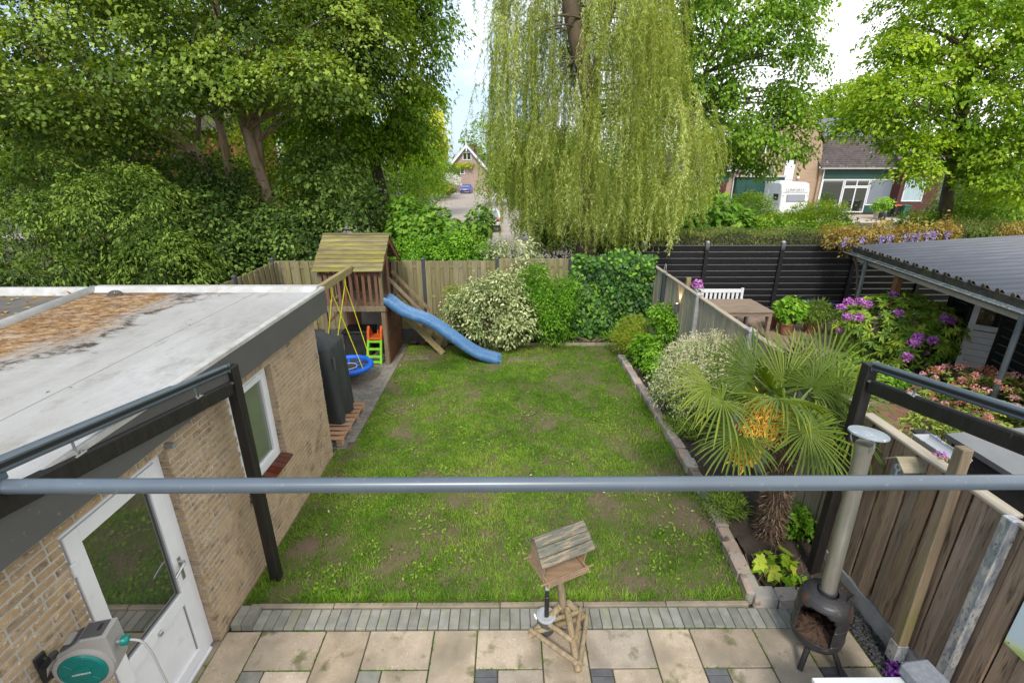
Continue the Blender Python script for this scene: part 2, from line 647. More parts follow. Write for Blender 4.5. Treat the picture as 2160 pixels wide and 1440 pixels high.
# planting beds (right and back), a lumpy sheet each
def bed(name, x0, x1, y0, y1, z, k=0.02):
    a, b = max(4, int((x1 - x0) / 0.08)), max(4, int((y1 - y0) / 0.08))
    X, Y = np.meshgrid(np.linspace(x0, x1, a), np.linspace(y0, y1, b))
    Z = z + rng.normal(0, k, X.shape)
    f = [[j * a + i, j * a + i + 1, (j + 1) * a + i + 1, (j + 1) * a + i] for j in range(b - 1) for i in range(a - 1)]
    return part(name, MB().add(np.stack((X, Y, Z), -1).reshape(-1, 3), f), m_soil, smooth=True, kind="structure")


bed("planting_bed", 2.78, 3.74, 3.80, 11.6, 0.075)
bed("back_bed", -2.6, 3.74, 11.55, 12.25, 0.055)

# concrete edging at the back of the lawn
be = thing("lawn_edging", "thin grey concrete edging strip at the far end of the lawn", "edging", (1.0, 11.52, 0))
for i in range(4):
    part("edging_strip", MB().bb((-0.75 + i * 1.0, 11.50, -0.03), (0.24 + i * 1.0, 11.55, 0.075), 0.006), m_edge, be)

# ---- patio
patio = MB().bb((-2.83, 0.6, -0.12), (3.66, 3.76, -0.022), 0.002)
patio_o = part("patio", patio, m_joint, kind="structure")
slab_cache = {}


def slab(x0, x1, y0, y1, z=0.0, mt=None, name="paving_slab", parent=None, th=0.05, bev=0.005, tilt=0.004):
    key = (round(x1 - x0, 3), round(y1 - y0, 3), name, th)
    if key not in slab_cache:
        slab_cache[key] = mesh_of(name, MB().box((0, 0, 0), (x1 - x0, y1 - y0, th), bev), mt)[0]
    return link(name, slab_cache[key], ((x0 + x1) / 2, (y0 + y1) / 2, z - th / 2), parent,
                rot=(random.uniform(-tilt, tilt), random.uniform(-tilt, tilt), random.uniform(-0.003, 0.003)))


gp = 0.006
xs = [(-2.82, -2.47, "t"), (-2.47, -1.83, "w"), (-1.83, -1.39, "t"), (-1.39, -0.75, "w"), (-0.75, -0.32, "t"), (-0.32, 0.31, "w"),
      (0.31, 0.74, "t"), (0.74, 1.38, "w"), (1.38, 1.80, "t"), (1.80, 2.44, "w"), (2.44, 2.87, "t"), (2.87, 3.40, "w")]
kb = 0
for a, b, k in xs:
    if k == "t":
        slab(a + gp, b - gp, 2.87 + gp, 3.49 - gp, mt=m_slab, parent=patio_o)
        slab(a + gp, b - gp, 2.24 + gp, 2.87 - gp, mt=m_slab, parent=patio_o)
    else:
        slab(a + gp, b - gp, 3.09 + gp, 3.49 - gp, mt=m_slab, parent=patio_o)
        if a < -0.4:
            slab(a + gp, a + 0.21 - gp, 2.88 + gp, 3.09 - gp, mt=m_klinker, name="paving_block", parent=patio_o)
        else:
            for q in range(3):
                slab(a + gp, a + 0.21 - gp, 2.882 + q * 0.07, 2.882 + q * 0.07 + 0.065, mt=m_dklinker, name="klinker_brick", parent=patio_o, bev=0.003)
        slab(a + 0.21 + gp, b - gp, 2.67 + gp, 3.09 - gp, mt=m_slab, parent=patio_o)
        slab(a + gp, a + 0.21 - gp, 2.46 + gp, 2.88 - gp, mt=m_slab, parent=patio_o)
        slab(a + gp, b - gp, 2.24 + gp, 2.46 - gp, mt=m_slab, parent=patio_o)
for i in range(10):
    for j in range(3):
        slab(-2.82 + i * 0.63 + gp, -2.82 + (i + 1) * 0.63 - gp, 0.98 + j * 0.42 + gp, 0.98 + (j + 1) * 0.42 - gp, mt=m_slab, parent=patio_o)
slab(-2.905, -2.823, 2.30, 3.49, z=-0.006, mt=m_edge, name="threshold_slab", parent=patio_o, tilt=0.0)
# soldier course of grey blocks along the lawn edge
n_s = 60
for i in range(n_s):
    x0 = -2.79 + i * 0.1035
    dy = -0.03 * max(0.0, (x0 - 1.9)) / 1.5
    up = 0.075 if i < 2 else 0.012
    o = slab(x0 + 0.003, x0 + 0.1035 - 0.003, 3.50 + dy, 3.725 + dy, z=up, mt=m_klinker, name="edging_block", parent=patio_o, th=0.09, tilt=0.012)
for i in range(6):
    x0 = -2.72 + i * 0.875
    part("edging_strip", MB().bb((x0, 3.735, -0.05), (x0 + 0.868, 3.79, 0.028 + 0.004 * (i % 2)), 0.006), m_edge, patio_o)

# moss and grass tufts in the joints
jt = []
for a, b, k in xs:
    for x_ in (a, b):
        jt += [(x_ + rng.normal(0, 0.006), y_) for y_ in rng.uniform(2.7, 3.49, 26) if fnoise(x_, y_, 2.5, 13, 2) > 0.5]
    if k == "w":
        jt += [(x_, 3.09 + rng.normal(0, 0.005)) for x_ in rng.uniform(a, b, 46) if fnoise(x_, 3.0, 3.0, 17, 2) > 0.48]
jt += [(x_, 3.495 + rng.normal(0, 0.006)) for x_ in rng.uniform(-2.8, 3.3, 420) if fnoise(x_, 1.0, 2.2, 19, 2) > 0.46]
jt += [(x_, 3.73 + rng.normal(0, 0.005)) for x_ in rng.uniform(-2.7, 2.5, 260) if fnoise(x_, 2.0, 2.2, 23, 2) > 0.46]
jt = np.repeat(np.array(jt), 7, 0) + rng.normal(0, 0.007, (len(jt) * 7, 2))
n = len(jt)
v, t = leaf_arrays(np.c_[jt, np.full(n, -0.012)], unit(np.c_[rng.normal(0, 1, (n, 2)), np.full(n, 0.8)]), rand_dir(n), 0.016 + 0.022 * rng.random(n), 0.006, 0.2)
JT = (v, t, np.repeat(0.35 + 0.2 * rng.normal(0, 1, n), 4))

# gravel strip along the fence plate
gm = []
gmesh = [mesh_of("pebble", MB().blob((0, 0, 0), (0.014, 0.011, 0.008), 6, 4, 0.1), m_gravel)[0] for _ in range(1)]
gb = MB()
for _ in range(900):
    gb.blob((random.uniform(3.42, 3.64), random.uniform(2.4, 3.72), -0.014 + random.uniform(0, 0.02)), np.array((0.014, 0.012, 0.009)) * random.uniform(0.6, 1.4), 5, 4, 0.12)
part("gravel", gb, m_gravel, kind="stuff", label="strip of dark gravel along the foot of the brown fence")

# ---- paved path beside the garage (half-brick bond with a border row)
path_o = part("garden_path", MB().bb((-5.85, 6.72, -0.12), (-2.58, 11.6, -0.012), 0.002), m_joint, kind="structure")
stuff = MB()
cnt = 0
pm = {}
for j in range(46):
    y = 6.75 + j * 0.106
    for i in range(16):
        x1 = -2.70 - i * 0.212 - (0.106 if j % 2 else 0.0)
        x0 = x1 - 0.206
        if i == 0 and j % 2:
            slab(-2.80, -2.704, y + 0.002, y + 0.102, z=0.006, mt=m_path, name="path_brick", parent=path_o, bev=0.004, tilt=0.012)
        if y > 7.3 and x0 > -3.75 and y < 10.5:
            slab(x0, x1, y + 0.002, y + 0.102, z=0.006, mt=m_path, name="path_brick", parent=path_o, bev=0.004, tilt=0.012)
        elif x0 > -5.85:
            stuff.bb((x0, y + 0.002, -0.044), (x1, y + 0.102, 0.006), 0.004)
    if j % 2 == 0 and 6.8 < y < 11.3:
        slab(-2.698, -2.602, y, y + 0.206, z=0.009, mt=m_path, name="path_brick", parent=path_o, bev=0.004, tilt=0.012)
part("path_brick", stuff, m_path, path_o, kind="stuff")

# ---- stepping slabs by the slide
ss = thing("stepping_slab", "mossy stone slab lying flush in the grass below the stairs", "paving slab", G(890, 752))
m_moss = mat("mossy_slab", (0.20, 0.17, 0.12), (0.12, 0.125, 0.055), scale=5, rough=0.95, bump=0.8, bscale=40)
part("slab", MB().box(G(880, 753) + (0, 0, -0.004), (0.62, 0.30, 0.05), 0.01, rotz(0.06)), m_moss, ss)
ss = thing("stepping_slab", "worn stone slab in the grass just right of the blue slide's end", "paving slab", G(1120, 757))
part("slab", MB().box(G(1090, 758) + (0, 0, -0.004), (0.42, 0.24, 0.05), 0.01, rotz(-0.05)), m_moss, ss)
part("slab", MB().box(G(1133, 758) + (0, 0, -0.006), (0.42, 0.22, 0.05), 0.01, rotz(0.03)), m_moss, ss)

# ---- kerb of sandstone blocks round the planting bed
kerb = thing("stone_kerb", "row of rough sandstone blocks edging the planting bed by the lawn", "kerb", (2.74, 7.0, 0))
kp = [(2.68, 10.6), (2.70, 9.3), (2.73, 8.0), (2.76, 6.6), (2.74, 5.3), (2.65, 4.5), (2.60, 3.86)]
kd = np.array(kp)
seg = np.r_[0, np.cumsum(np.linalg.norm(np.diff(kd, axis=0), axis=1))]


def block(c, s, rz):
    b = MB().box((0, 0, 0), s, 0.016)
    v = np.concatenate(b.v)
    v += rng.normal(0, 0.0045, v.shape)
    b.v = [v]
    me, _ = mesh_of("stone", b, m_stone, origin=(0, 0, 0))
    link("stone", me, c, kerb, rot=(random.uniform(-0.05, 0.05), random.uniform(-0.06, 0.06), rz + random.uniform(-0.05, 0.05)))


s = 0.0
while s < seg[-1] - 0.1:
    ln = random.uniform(0.22, 0.33)
    m_ = s + ln / 2
    x, y = np.interp(m_, seg, kd[:, 0]), np.interp(m_, seg, kd[:, 1])
    x2, y2 = np.interp(min(m_ + 0.1, seg[-1]), seg, kd[:, 0]), np.interp(min(m_ + 0.1, seg[-1]), seg, kd[:, 1])
    block((x, y, 0.055), (0.15 + random.uniform(-0.015, 0.02), ln - 0.008, 0.17 + random.uniform(-0.02, 0.02)), math.atan2(y2 - y, x2 - x) - math.pi / 2)
    s += ln
for i in range(4):
    block((2.70 + i * 0.245, 3.80 - 0.012 * i, 0.055), (0.235, 0.17, 0.17), 0.0)

# ---- grass of the lawn
bare = [(rng.uniform(-2.7, 2.7), rng.uniform(3.9, 11.4), rng.uniform(0.10, 0.32), rng.uniform(0.5, 0.95)) for _ in range(60)]
bare += [(2.1, 5.2, 0.45, .95), (2.25, 6.0, 0.4, .8), (1.3, 5.0, 0.22, .95), (0.9, 4.6, 0.18, .9), (-0.2, 4.55, 0.16, .9), (-1.3, 4.9, 0.2, .8), (2.2, 7.3, 0.5, .55),
         (2.3, 8.6, 0.4, .5), (-2.5, 4.5, 0.25, .95), (-2.45, 3.95, 0.25, .95), (-1.9, 10.9, 0.6, .95), (-2.3, 10.6, 0.4, .9), (1.0, 11.0, 0.5, .6), (2.0, 10.9, 0.5, .7), (-0.3, 10.35, 0.3, .8),
         (-2.3, 8.8, .3, .7), (0.55, 3.95, 0.1, .7), (0.3, 8.2, .18, .8), (1.2, 9.2, .25, .7)]


def grass_at(n, x0, x1, y0, y1):
    x, y = rng.uniform(x0, x1, n), rng.uniform(y0, y1, n)
    k = np.ones(n)
    for bx, by, br, bs in bare:
        k *= 1 - bs * np.exp(-(((x - bx) ** 2 + (y - by) ** 2) / br ** 2) ** 1.3)
    q = fnoise(x, y, 1.7, 5, 5) + 0.10 * (x / 2.7) * np.clip((8.5 - y) / 4, 0, 1) - 0.02
    k *= np.clip(1 - (q - 0.53) / 0.10, 0.42, 1.0)
    k *= 0.75 + 0.25 * (fnoise(x, y, 6.0, 21, 3) > 0.42)
    keep = rng.random(n) < k
    xl = np.where(y > 6.75, -2.57, -2.80)
    keep &= (x > xl) & (x < np.interp(y, kd[::-1, 1], kd[::-1, 0]) - 0.06)
    return x[keep], y[keep]


gx1, gy1 = grass_at(275000, -2.85, 2.78, 3.80, 11.5)
n = len(gx1)
tuft = np.clip(2.2 * (fnoise(gx1, gy1, 7.0, 71, 3) - 0.5) + 0.5, 0, 1)
edge = np.exp(-((gx1 - np.interp(gy1, kd[::-1, 1], kd[::-1, 0])) ** 2) / 0.03) + np.exp(-((gy1 - 3.82) ** 2) / 0.006)
hgt = (0.018 + 0.021 * rng.random(n) + 0.009 * tuft) * (1 + 0.9 * np.clip(edge, 0, 1)) * np.clip(1.18 - 0.02 * gy1, 0.9, 1.2)
az = rng.random(n) * 2 * math.pi
lean = 0.5 + 0.9 * rng.random(n)
d2 = np.stack((np.cos(az), np.sin(az), np.zeros(n)), 1)
pr = np.stack((-np.sin(az), np.cos(az), np.zeros(n)), 1)
wd = (0.0045 + 0.004 * rng.random(n))[:, None]
base = np.stack((gx1, gy1, np.zeros(n) - 0.004), 1)
midp = base + d2 * (hgt * lean * 0.35)[:, None] + np.array((0, 0, 1.0)) * (hgt * 0.62)[:, None]
tipp = base + d2 * (hgt * lean * 1.05)[:, None] + np.array((0, 0, 1.0)) * (hgt * 0.95)[:, None]
gv = np.stack((base - pr * wd * 0.5, base + pr * wd * 0.5, midp + pr * wd * 0.45, midp - pr * wd * 0.45, tipp), 1).reshape(-1, 3)
bi = np.arange(n)[:, None] * 5
gt = np.concatenate((bi + np.array([[0, 1, 2]]), bi + np.array([[0, 2, 3]]), bi + np.array([[3, 2, 4]])), 1).reshape(-1, 3)
patchy = 0.5 + 1.0 * (fnoise(gx1, gy1, 0.9, 33, 4) - 0.5) + 0.6 * (fnoise(gx1, gy1, 5.0, 47, 3) - 0.5)
tint = patchy + 0.13 * rng.normal(0, 1, n) + 0.12 * (tuft - 0.5)
tint = np.where(rng.random(n) < 0.03, 0.95, tint)
m_grass = leafmat("grass_blade", (0.045, 0.112, 0.007), (0.105, 0.22, 0.012), (0.23, 0.31, 0.045), trans=0.38, rough=0.5, k=1.4)
tri_mesh("joint_moss", *JT, m_grass, kind="stuff", label="moss and tiny grass growing in the joints of the patio slabs")
tri_mesh("grass", gv, gt, np.repeat(tint, 5), m_grass, kind="stuff", label="short patchy green grass of the garden lawn")
# small broad-leaved weeds and fallen leaves in the lawn
n = 800
wx, wy = rng.uniform(-2.6, 2.6, n), rng.uniform(3.9, 11.3, n)
cl = rng.integers(0, 55, n)
cxs, cys = rng.uniform(-2.4, 2.4, 55), rng.uniform(4.0, 11.0, 55)
wx = np.clip(cxs[cl] + rng.normal(0, 0.12, n), -2.5, 2.5); wy = np.clip(cys[cl] + rng.normal(0, 0.12, n), 3.95, 11.3)
v, t = leaf_arrays(np.stack((wx, wy, np.full(n, 0.025)), 1), unit(np.c_[rng.normal(0, 1, (n, 2)), np.full(n, 0.35)]), np.tile((0, 0, 1.0), (n, 1)), 0.035 + 0.03 * rng.random(n), 0.028, 0.1)
tri_mesh("lawn_weeds", v, t, np.repeat(0.75 + 0.2 * rng.random(n), 4), m_grass, kind="stuff", label="small broad weeds scattered through the lawn")
n = 70
v, t = leaf_arrays(np.stack((rng.uniform(-2.5, 2.6, n), rng.uniform(3.85, 11.2, n), np.full(n, 0.05)), 1), unit(np.c_[rng.normal(0, 1, (n, 2)), np.full(n, 0.1)]), np.tile((0, 0, 1.0), (n, 1)), 0.04 + 0.03 * rng.random(n), 0.02, 0.3)
m_dead = leafmat("fallen_leaf", (0.16, 0.09, 0.04), (0.42, 0.30, 0.16), (0.75, 0.66, 0.5), trans=0.1, k=1.0)
tri_mesh("fallen_leaves", v, t, np.repeat(rng.random(n), 4), m_dead, kind="stuff", label="pale and brown fallen leaves and petals on the lawn")


# ================================================================== BRICK GARAGE (left)
m_brick = mat("yellow_brick", (0.45, 0.325, 0.195), (0.35, 0.25, 0.15), scale=9, rough=0.85, var=0.10, bump=0.7, bscale=80,
              spots=[((0.62, 0.54, 0.42), 45, 0.64, 0.69), ((0.22, 0.155, 0.10), 12, 0.60, 0.72)])
m_mortar = mat("mortar", (0.52, 0.49, 0.445), (0.43, 0.40, 0.36), scale=8, rough=0.95, bump=0.6, bscale=90)
m_fascia = mat("grey_fascia", (0.105, 0.102, 0.10), (0.095, 0.093, 0.092), scale=3, rough=0.55, spots=[((0.16, 0.155, 0.15), 25, 0.70, 0.76)])
m_upvc = mat("white_upvc", (0.80, 0.81, 0.84), (0.75, 0.765, 0.795), scale=4, rough=0.35, spots=[((0.55, 0.55, 0.52), 6, 0.68, 0.85)])
m_seal = mat("grey_seal", (0.25, 0.25, 0.25), rough=0.6)
m_steel = mat("brushed_steel", (0.55, 0.55, 0.55), rough=0.35, metal=0.9)
m_pane = mat("window_pane", (0.03, 0.033, 0.03), rough=0.03, spec=0.9, ior=2.3)
m_pane2 = mat("frosted_pane", (0.30, 0.34, 0.31), rough=0.05, spec=0.8, ior=1.8)
m_silltile = mat("brown_sill_tile", (0.12, 0.032, 0.018), (0.085, 0.025, 0.016), scale=6, rough=0.25, var=0.25, spots=[((0.2, 0.13, 0.1), 12, 0.68, 0.8)])
m_trim = mat("white_roof_trim", (0.52, 0.52, 0.51), (0.42, 0.41, 0.385), scale=5, rough=0.6, spots=[((0.30, 0.27, 0.2), 7, 0.62, 0.8)])

XW, YC, ZT = -2.82, 6.58, 2.39        # wall face, far corner, wall top
DY0, DY1, DZ = 2.39, 3.39, 2.17      # door opening
WY0, WY1, WZ0, WZ1 = 4.31, 5.21, 0.95, 2.17
gar = thing("brick_garage", "low yellow brick garage with a stained white flat roof and grey fascia", "garage", (-4.2, 3.6, 0))
w = MB()
def wallbox(y0, y1, z0, z1):
    w.bb((XW - 0.22, y0, z0), (XW - 0.0085, y1, z1), 0.0)
o8 = 0.008
wallbox(-1.0, DY0 - o8, -0.05, ZT); wallbox(DY0 - o8, DY1 + o8, DZ + o8, ZT); wallbox(DY1 + o8, WY0 - o8, -0.05, ZT)
wallbox(WY0 - o8, WY1 + o8, -0.05, WZ0 - 0.03); wallbox(WY0 - o8, WY1 + o8, WZ1 + o8, ZT); wallbox(WY1 + o8, YC, -0.05, ZT)
w.bb((-5.6, YC - 0.22, -0.05), (XW - 0.225, YC - 0.006, ZT), 0.0)
part("wall", w, m_mortar, gar)
brick_me = mesh_of("brick", MB().box((0, 0, 0), (0.10, 0.210, 0.0485), 0.007), m_brick)[0]
bl = []
rows = int(ZT / 0.0625) + 1
for k in range(rows):
    z0 = 0.004 + k * 0.0625
    if z0 + 0.05 > ZT + 0.03:
        continue
    cuts = [(-0.6, YC)]
    for a, b, c, d in ((DY0, DY1, -1, DZ), (WY0, WY1, WZ0 - 0.01, WZ1)):
        if z0 + 0.04 > c and z0 < d - 0.01:
            cuts = [q for s_, e_ in cuts for q in ((s_, min(e_, a)), (max(s_, b), e_)) if q[1] - q[0] > 0.02]
    for s_, e_ in cuts:
        y = s_ - (0.0 if k % 2 else 0.11) if s_ < 0 else s_
        if k % 2 and s_ > 0:
            y = s_ - 0.11
        while y < e_ - 0.02:
            L_ = 0.21 if rng.random() > 0.22 else 0.099
            a, b = max(y, s_), min(y + L_, e_)
            if b - a > 0.03:
                bl.append(((a + b) / 2, z0 + 0.025, b - a))
            y += L_ + 0.0135
bl.sort(key=lambda q: (q[0] < 1.45, (q[0] - 0.2) ** 2 + (q[1] - CAM_H) ** 2 * 0.5))
far = MB()
for i, (y, z, L_) in enumerate(bl):
    x = XW - 0.05 + np.clip(rng.normal(0, 0.0015), -0.003, 0.003)
    if i < 300:
        link("brick", brick_me, (x, y, z), gar, scale=(1, L_ / 0.21, 1), rot=(rng.normal(0, 0.005), rng.normal(0, 0.008), rng.normal(0, 0.004)))
    else:
        far.box((x, y, z), (0.10, L_, 0.050), 0.005)
# the run of bricks round the far corner
for k in range(rows - 1):
    for i in range(12):
        x1 = XW - 0.13 - i * 0.2215 - (0.11 if k % 2 else 0)
        far.box((x1 - 0.105, YC - 0.035, 0.029 + k * 0.0625), (0.21, 0.06, 0.05), 0.005)
part("brick", far, mat("yellow_brick_far", (0.49, 0.355, 0.22), (0.39, 0.28, 0.175), scale=4, rough=0.85, bump=0.7, bscale=80,
                      spots=[((0.55, 0.44, 0.30), 60, 0.66, 0.72), ((0.22, 0.155, 0.10), 5, 0.60, 0.72)]), gar, kind="stuff")

# fascia, soffit, roof
FX = -2.63
for y0, y1 in ((-1.0, 1.55), (1.553, 4.02), (4.023, 6.66)):
    part("fascia_board", MB().bb((FX - 0.022, y0, ZT + 0.0), (FX, y1, 2.745), 0.003), m_fascia, gar)
part("fascia_board", MB().bb((-5.70, 6.64, ZT), (FX - 0.024, 6.66, 2.745), 0.003), m_fascia, gar)
part("soffit", MB().bb((XW - 0.05, -1.0, ZT + 0.004), (FX - 0.024, 6.637, ZT + 0.02), 0.002), m_fascia, gar)
rt = MB()
rt.bb((FX - 0.06, -1.0, 2.70), (FX + 0.006, 6.665, 2.752), 0.008)
part("roof_edge_trim", rt, m_trim, gar)
part("roof_edge_trim", MB().prism([(-5.82, 6.45, 2.70), (-5.82, 6.665, 2.70), (-5.82, 6.665, 2.775), (-5.82, 6.56, 2.775)], (3.125, 0, 0)), m_trim, gar)
# white bitumen with the rusty leaf-litter stain
m_roof = bpy.data.materials.new("stained_white_bitumen")
m_roof.use_nodes = True
N, L = m_roof.node_tree.nodes, m_roof.node_tree.links
B = N["Principled BSDF"]; B.inputs["Roughness"].default_value = 0.7; B.inputs["Specular IOR Level"].default_value = 0.3
ge = N.new("ShaderNodeNewGeometry")


def nmath(op, a, b=None, clamp=False):
    q = N.new("ShaderNodeMath"); q.operation = op; q.use_clamp = clamp
    for i, x in enumerate((a, b)):
        if x is None:
            continue
        if hasattr(x, "node"):
            L.new(x, q.inputs[i])
        else:
            q.inputs[i].default_value = x
    return q.outputs[0]


def nnoise(scale, stretch=(1, 1, 1), det=8, ro=0.65):
    v = N.new("ShaderNodeVectorMath"); v.operation = "MULTIPLY"; v.inputs[1].default_value = stretch
    L.new(ge.outputs["Position"], v.inputs[0])
    q = N.new("ShaderNodeTexNoise"); q.inputs["Scale"].default_value = scale; q.inputs["Detail"].default_value = det; q.inputs["Roughness"].default_value = ro
    L.new(v.outputs[0], q.inputs["Vector"])
    return q.outputs["Fac"]


def nmap(f, lo, hi):
    q = N.new("ShaderNodeMapRange"); q.inputs["From Min"].default_value = lo; q.inputs["From Max"].default_value = hi
    q.interpolation_type = "SMOOTHSTEP"
    L.new(f, q.inputs["Value"])
    return q.outputs["Result"]


def nmix(f, a, b):
    q = N.new("ShaderNodeMix"); q.data_type = "RGBA"
    L.new(f, q.inputs["Factor"])
    for x, k in ((a, "A"), (b, "B")):
        if hasattr(x, "node"):
            L.new(x, q.inputs[k])
        else:
            q.inputs[k].default_value = (*x, 1)
    return q.outputs["Result"]


p1, p2 = G(-60, 812, 2.72), G(440, 612, 2.72)
nd = np.array((p2[1] - p1[1], -(p2[0] - p1[0])))
nd = nd / np.linalg.norm(nd)
if nd[0] > 0:
    nd = -nd
sx = N.new("ShaderNodeSeparateXYZ"); L.new(ge.outputs["Position"], sx.inputs[0])
dist = nmath("ADD", nmath("MULTIPLY", sx.outputs[0], float(nd[0])), nmath("MULTIPLY", sx.outputs[1], float(nd[1])))
dist = nmath("SUBTRACT", dist, float(nd @ p1[:2]))           # >0 towards the stain
dist = nmath("ADD", dist, nmath("MULTIPLY", nmath("SUBTRACT", nnoise(1.1, (1, 0.8, 1), 10, 0.7), 0.5), 2.0))
back = nmap(sx.outputs[1], 6.0, 6.5)
base = nmix(nmap(nnoise(1.3, (1, 0.45, 1)), 0.35, 0.7), (0.385, 0.38, 0.375), (0.29, 0.28, 0.26))
base = nmix(nmap(nnoise(14, (1, 0.6, 1), 10, 0.8), 0.44, 0.62), base, (0.33, 0.325, 0.31))
base = nmix(nmap(nnoise(2.6, (1, 0.5, 1), 10, 0.75), 0.50, 0.66), base, (0.255, 0.245, 0.22))
base = nmix(nmap(nnoise(9, (1, 0.35, 1)), 0.60, 0.80), base, (0.20, 0.19, 0.165))
st = nmap(dist, -0.05, 0.45)
fine = nnoise(13, (0.6, 1.2, 1), 10, 0.85)
rust = nmix(nmap(fine, 0.40, 0.58), (0.38, 0.24, 0.105), (0.15, 0.066, 0.016))
rust = nmix(nmap(nnoise(5.5, (0.6, 1.2, 1), 9, 0.8), 0.50, 0.60), rust, (0.085, 0.045, 0.02))
rust = nmix(nmap(nnoise(3.6, (0.6, 1.1, 1), 9, 0.8), 0.54, 0.66), rust, (0.37, 0.32, 0.29))
colr = nmix(nmath("MULTIPLY", nmap(dist, -0.55, 0.1), nmath("MULTIPLY", nmap(nnoise(6, (0.7, 1.2, 1), 10, 0.8), 0.42, 0.62), 0.6)), base, (0.235, 0.215, 0.19))
colr = nmix(nmath("MULTIPLY", st, nmap(fine, 0.30, 0.50)), colr, rust)
rim = nmath("MULTIPLY", nmap(dist, -0.16, 0.0), nmath("SUBTRACT", 1.0, nmap(dist, 0.03, 0.16)))
colr = nmix(nmath("MULTIPLY", rim, nmap(nnoise(10, (0.5, 1.3, 1), 9, 0.75), 0.44, 0.54)), colr, (0.055, 0.035, 0.022))
bk = nmath("MULTIPLY", nmap(sx.outputs[1], 6.28, 6.44), nmap(nnoise(6, (1, 2, 1)), 0.44, 0.56))
bk = nmath("MULTIPLY", bk, nmath("SUBTRACT", 1.0, nmap(sx.outputs[0], -4.4, -3.2)))
colr = nmix(bk, colr, (0.10, 0.06, 0.04))
L.new(colr, B.inputs["Base Color"])
bpn = N.new("ShaderNodeBump"); bpn.inputs["Strength"].default_value = 0.35; bpn.inputs["Distance"].default_value = 0.02
L.new(fine, bpn.inputs["Height"]); L.new(bpn.outputs[0], B.inputs["Normal"])
D0, D1 = np.array((-5.84, 6.60)), np.array((-4.66, 0.3))
rf = MB().prism([(FX - 0.05, -1.0, 2.66), (FX - 0.05, 6.46, 2.66), (D0[0], 6.46, 2.66), (D1[0], -1.0, 2.66)], (0, 0, 0.055))
part("flat_roof", rf, m_roof, gar)
for xs0 in (-3.55, -4.55):
    part("felt_seam", MB().bb((xs0 - 0.05, -0.9, 2.7155), (xs0 + 0.05, 6.44, 2.7195), 0.0015), m_roof, gar)
rg = MB()
rg.tube([(D0[0], D0[1], 2.725), (D1[0], D1[1], 2.725)], 0.062, 12)
part("roof_ridge_strip", rg, mat("white_ridge_bitumen", (0.56, 0.56, 0.55), (0.46, 0.45, 0.43), scale=4, rough=0.7), gar, smooth=True)
dr = MB()
c = G(243, 622, 2.72)
for k in range(9):
    a = k * math.pi / 9
    u = np.linspace(0, math.pi, 9)
    dr.tube(np.stack((c[0] + 0.085 * np.cos(u) * math.cos(a), c[1] + 0.085 * np.cos(u) * math.sin(a), c[2] + 0.06 * np.sin(u)), 1), 0.006, 5)
part("drain_grille", dr, m_fascia, gar)

n = 240
lx = rng.uniform(-5.6, -3.4, n); ly = rng.uniform(3.2, 6.4, n)
kk = (lx + 0.18 * (6.4 - ly) < -4.3) | (rng.random(n) < 0.12)
lx, ly = lx[kk], ly[kk]; n = len(lx)
v, t = leaf_arrays(np.stack((lx, ly, np.full(n, 2.722)), 1), unit(np.c_[rng.normal(0, 1, (n, 2)), np.full(n, 0.15)]), np.tile((0, 0, 1.0), (n, 1)), 0.02 + 0.035 * rng.random(n), 0.016, 0.25)
tri_mesh("leaf_litter", v, t, np.repeat(0.7 * rng.random(n) ** 2, 4), leafmat("old_leaf", (0.05, 0.03, 0.015), (0.22, 0.13, 0.06), (0.55, 0.42, 0.10), trans=0.05, k=0.9), gar, kind="stuff")

# door (recessed plane)
XD = -2.90
door = part("door", MB().bb((XD - 0.06, DY0 + 0.075, 0.03), (XD + 0.012, DY0 + 0.19, DZ - 0.075), 0.004)
            .bb((XD - 0.06, DY1 - 0.19, 0.03), (XD + 0.012, DY1 - 0.075, DZ - 0.075), 0.004)
            .bb((XD - 0.06, DY0 + 0.19, DZ - 0.19), (XD + 0.012, DY1 - 0.19, DZ - 0.075), 0.004)
            .bb((XD - 0.06, DY0 + 0.19, 0.03), (XD + 0.012, DY1 - 0.19, 0.15), 0.004)
            .bb((XD - 0.06, DY0 + 0.19, 0.70), (XD + 0.012, DY1 - 0.19, 0.83), 0.004)
            .bb((XD - 0.05, DY0 + 0.19, 0.15), (XD - 0.012, DY1 - 0.19, 0.70), 0.002), m_upvc, gar, label="white half-glazed garage door")
part("door_frame", MB().bb((XD - 0.07, DY0, 0.0), (XD, DY0 + 0.068, DZ), 0.004).bb((XD - 0.07, DY1 - 0.068, 0.0), (XD, DY1, DZ), 0.004)
     .bb((XD - 0.07, DY0 + 0.068, DZ - 0.068), (XD, DY1 - 0.068, DZ), 0.004).bb((XD - 0.10, DY0 + 0.068, -0.02), (XD + 0.03, DY1 - 0.068, 0.022), 0.004), m_upvc, door)
sl = MB()
for y in (DY0 + 0.193, DY1 - 0.199):
    sl.bb((XD - 0.02, y, 0.832), (XD - 0.004, y + 0.006, DZ - 0.193), 0.001)
sl.bb((XD - 0.02, DY0 + 0.199, 0.832), (XD - 0.004, DY1 - 0.199, 0.838), 0.001)
for y in (DY0 + 0.193, DY1 - 0.199):
    sl.bb((XD - 0.014, y, 0.152), (XD - 0.002, y + 0.006, 0.698), 0.001)
part("door_seal", sl, m_seal, door)
part("pane", MB().bb((XD - 0.035, DY0 + 0.19, 0.83), (XD - 0.022, DY1 - 0.19, DZ - 0.19), 0.0), m_pane, door)
yh = DY1 - 0.125
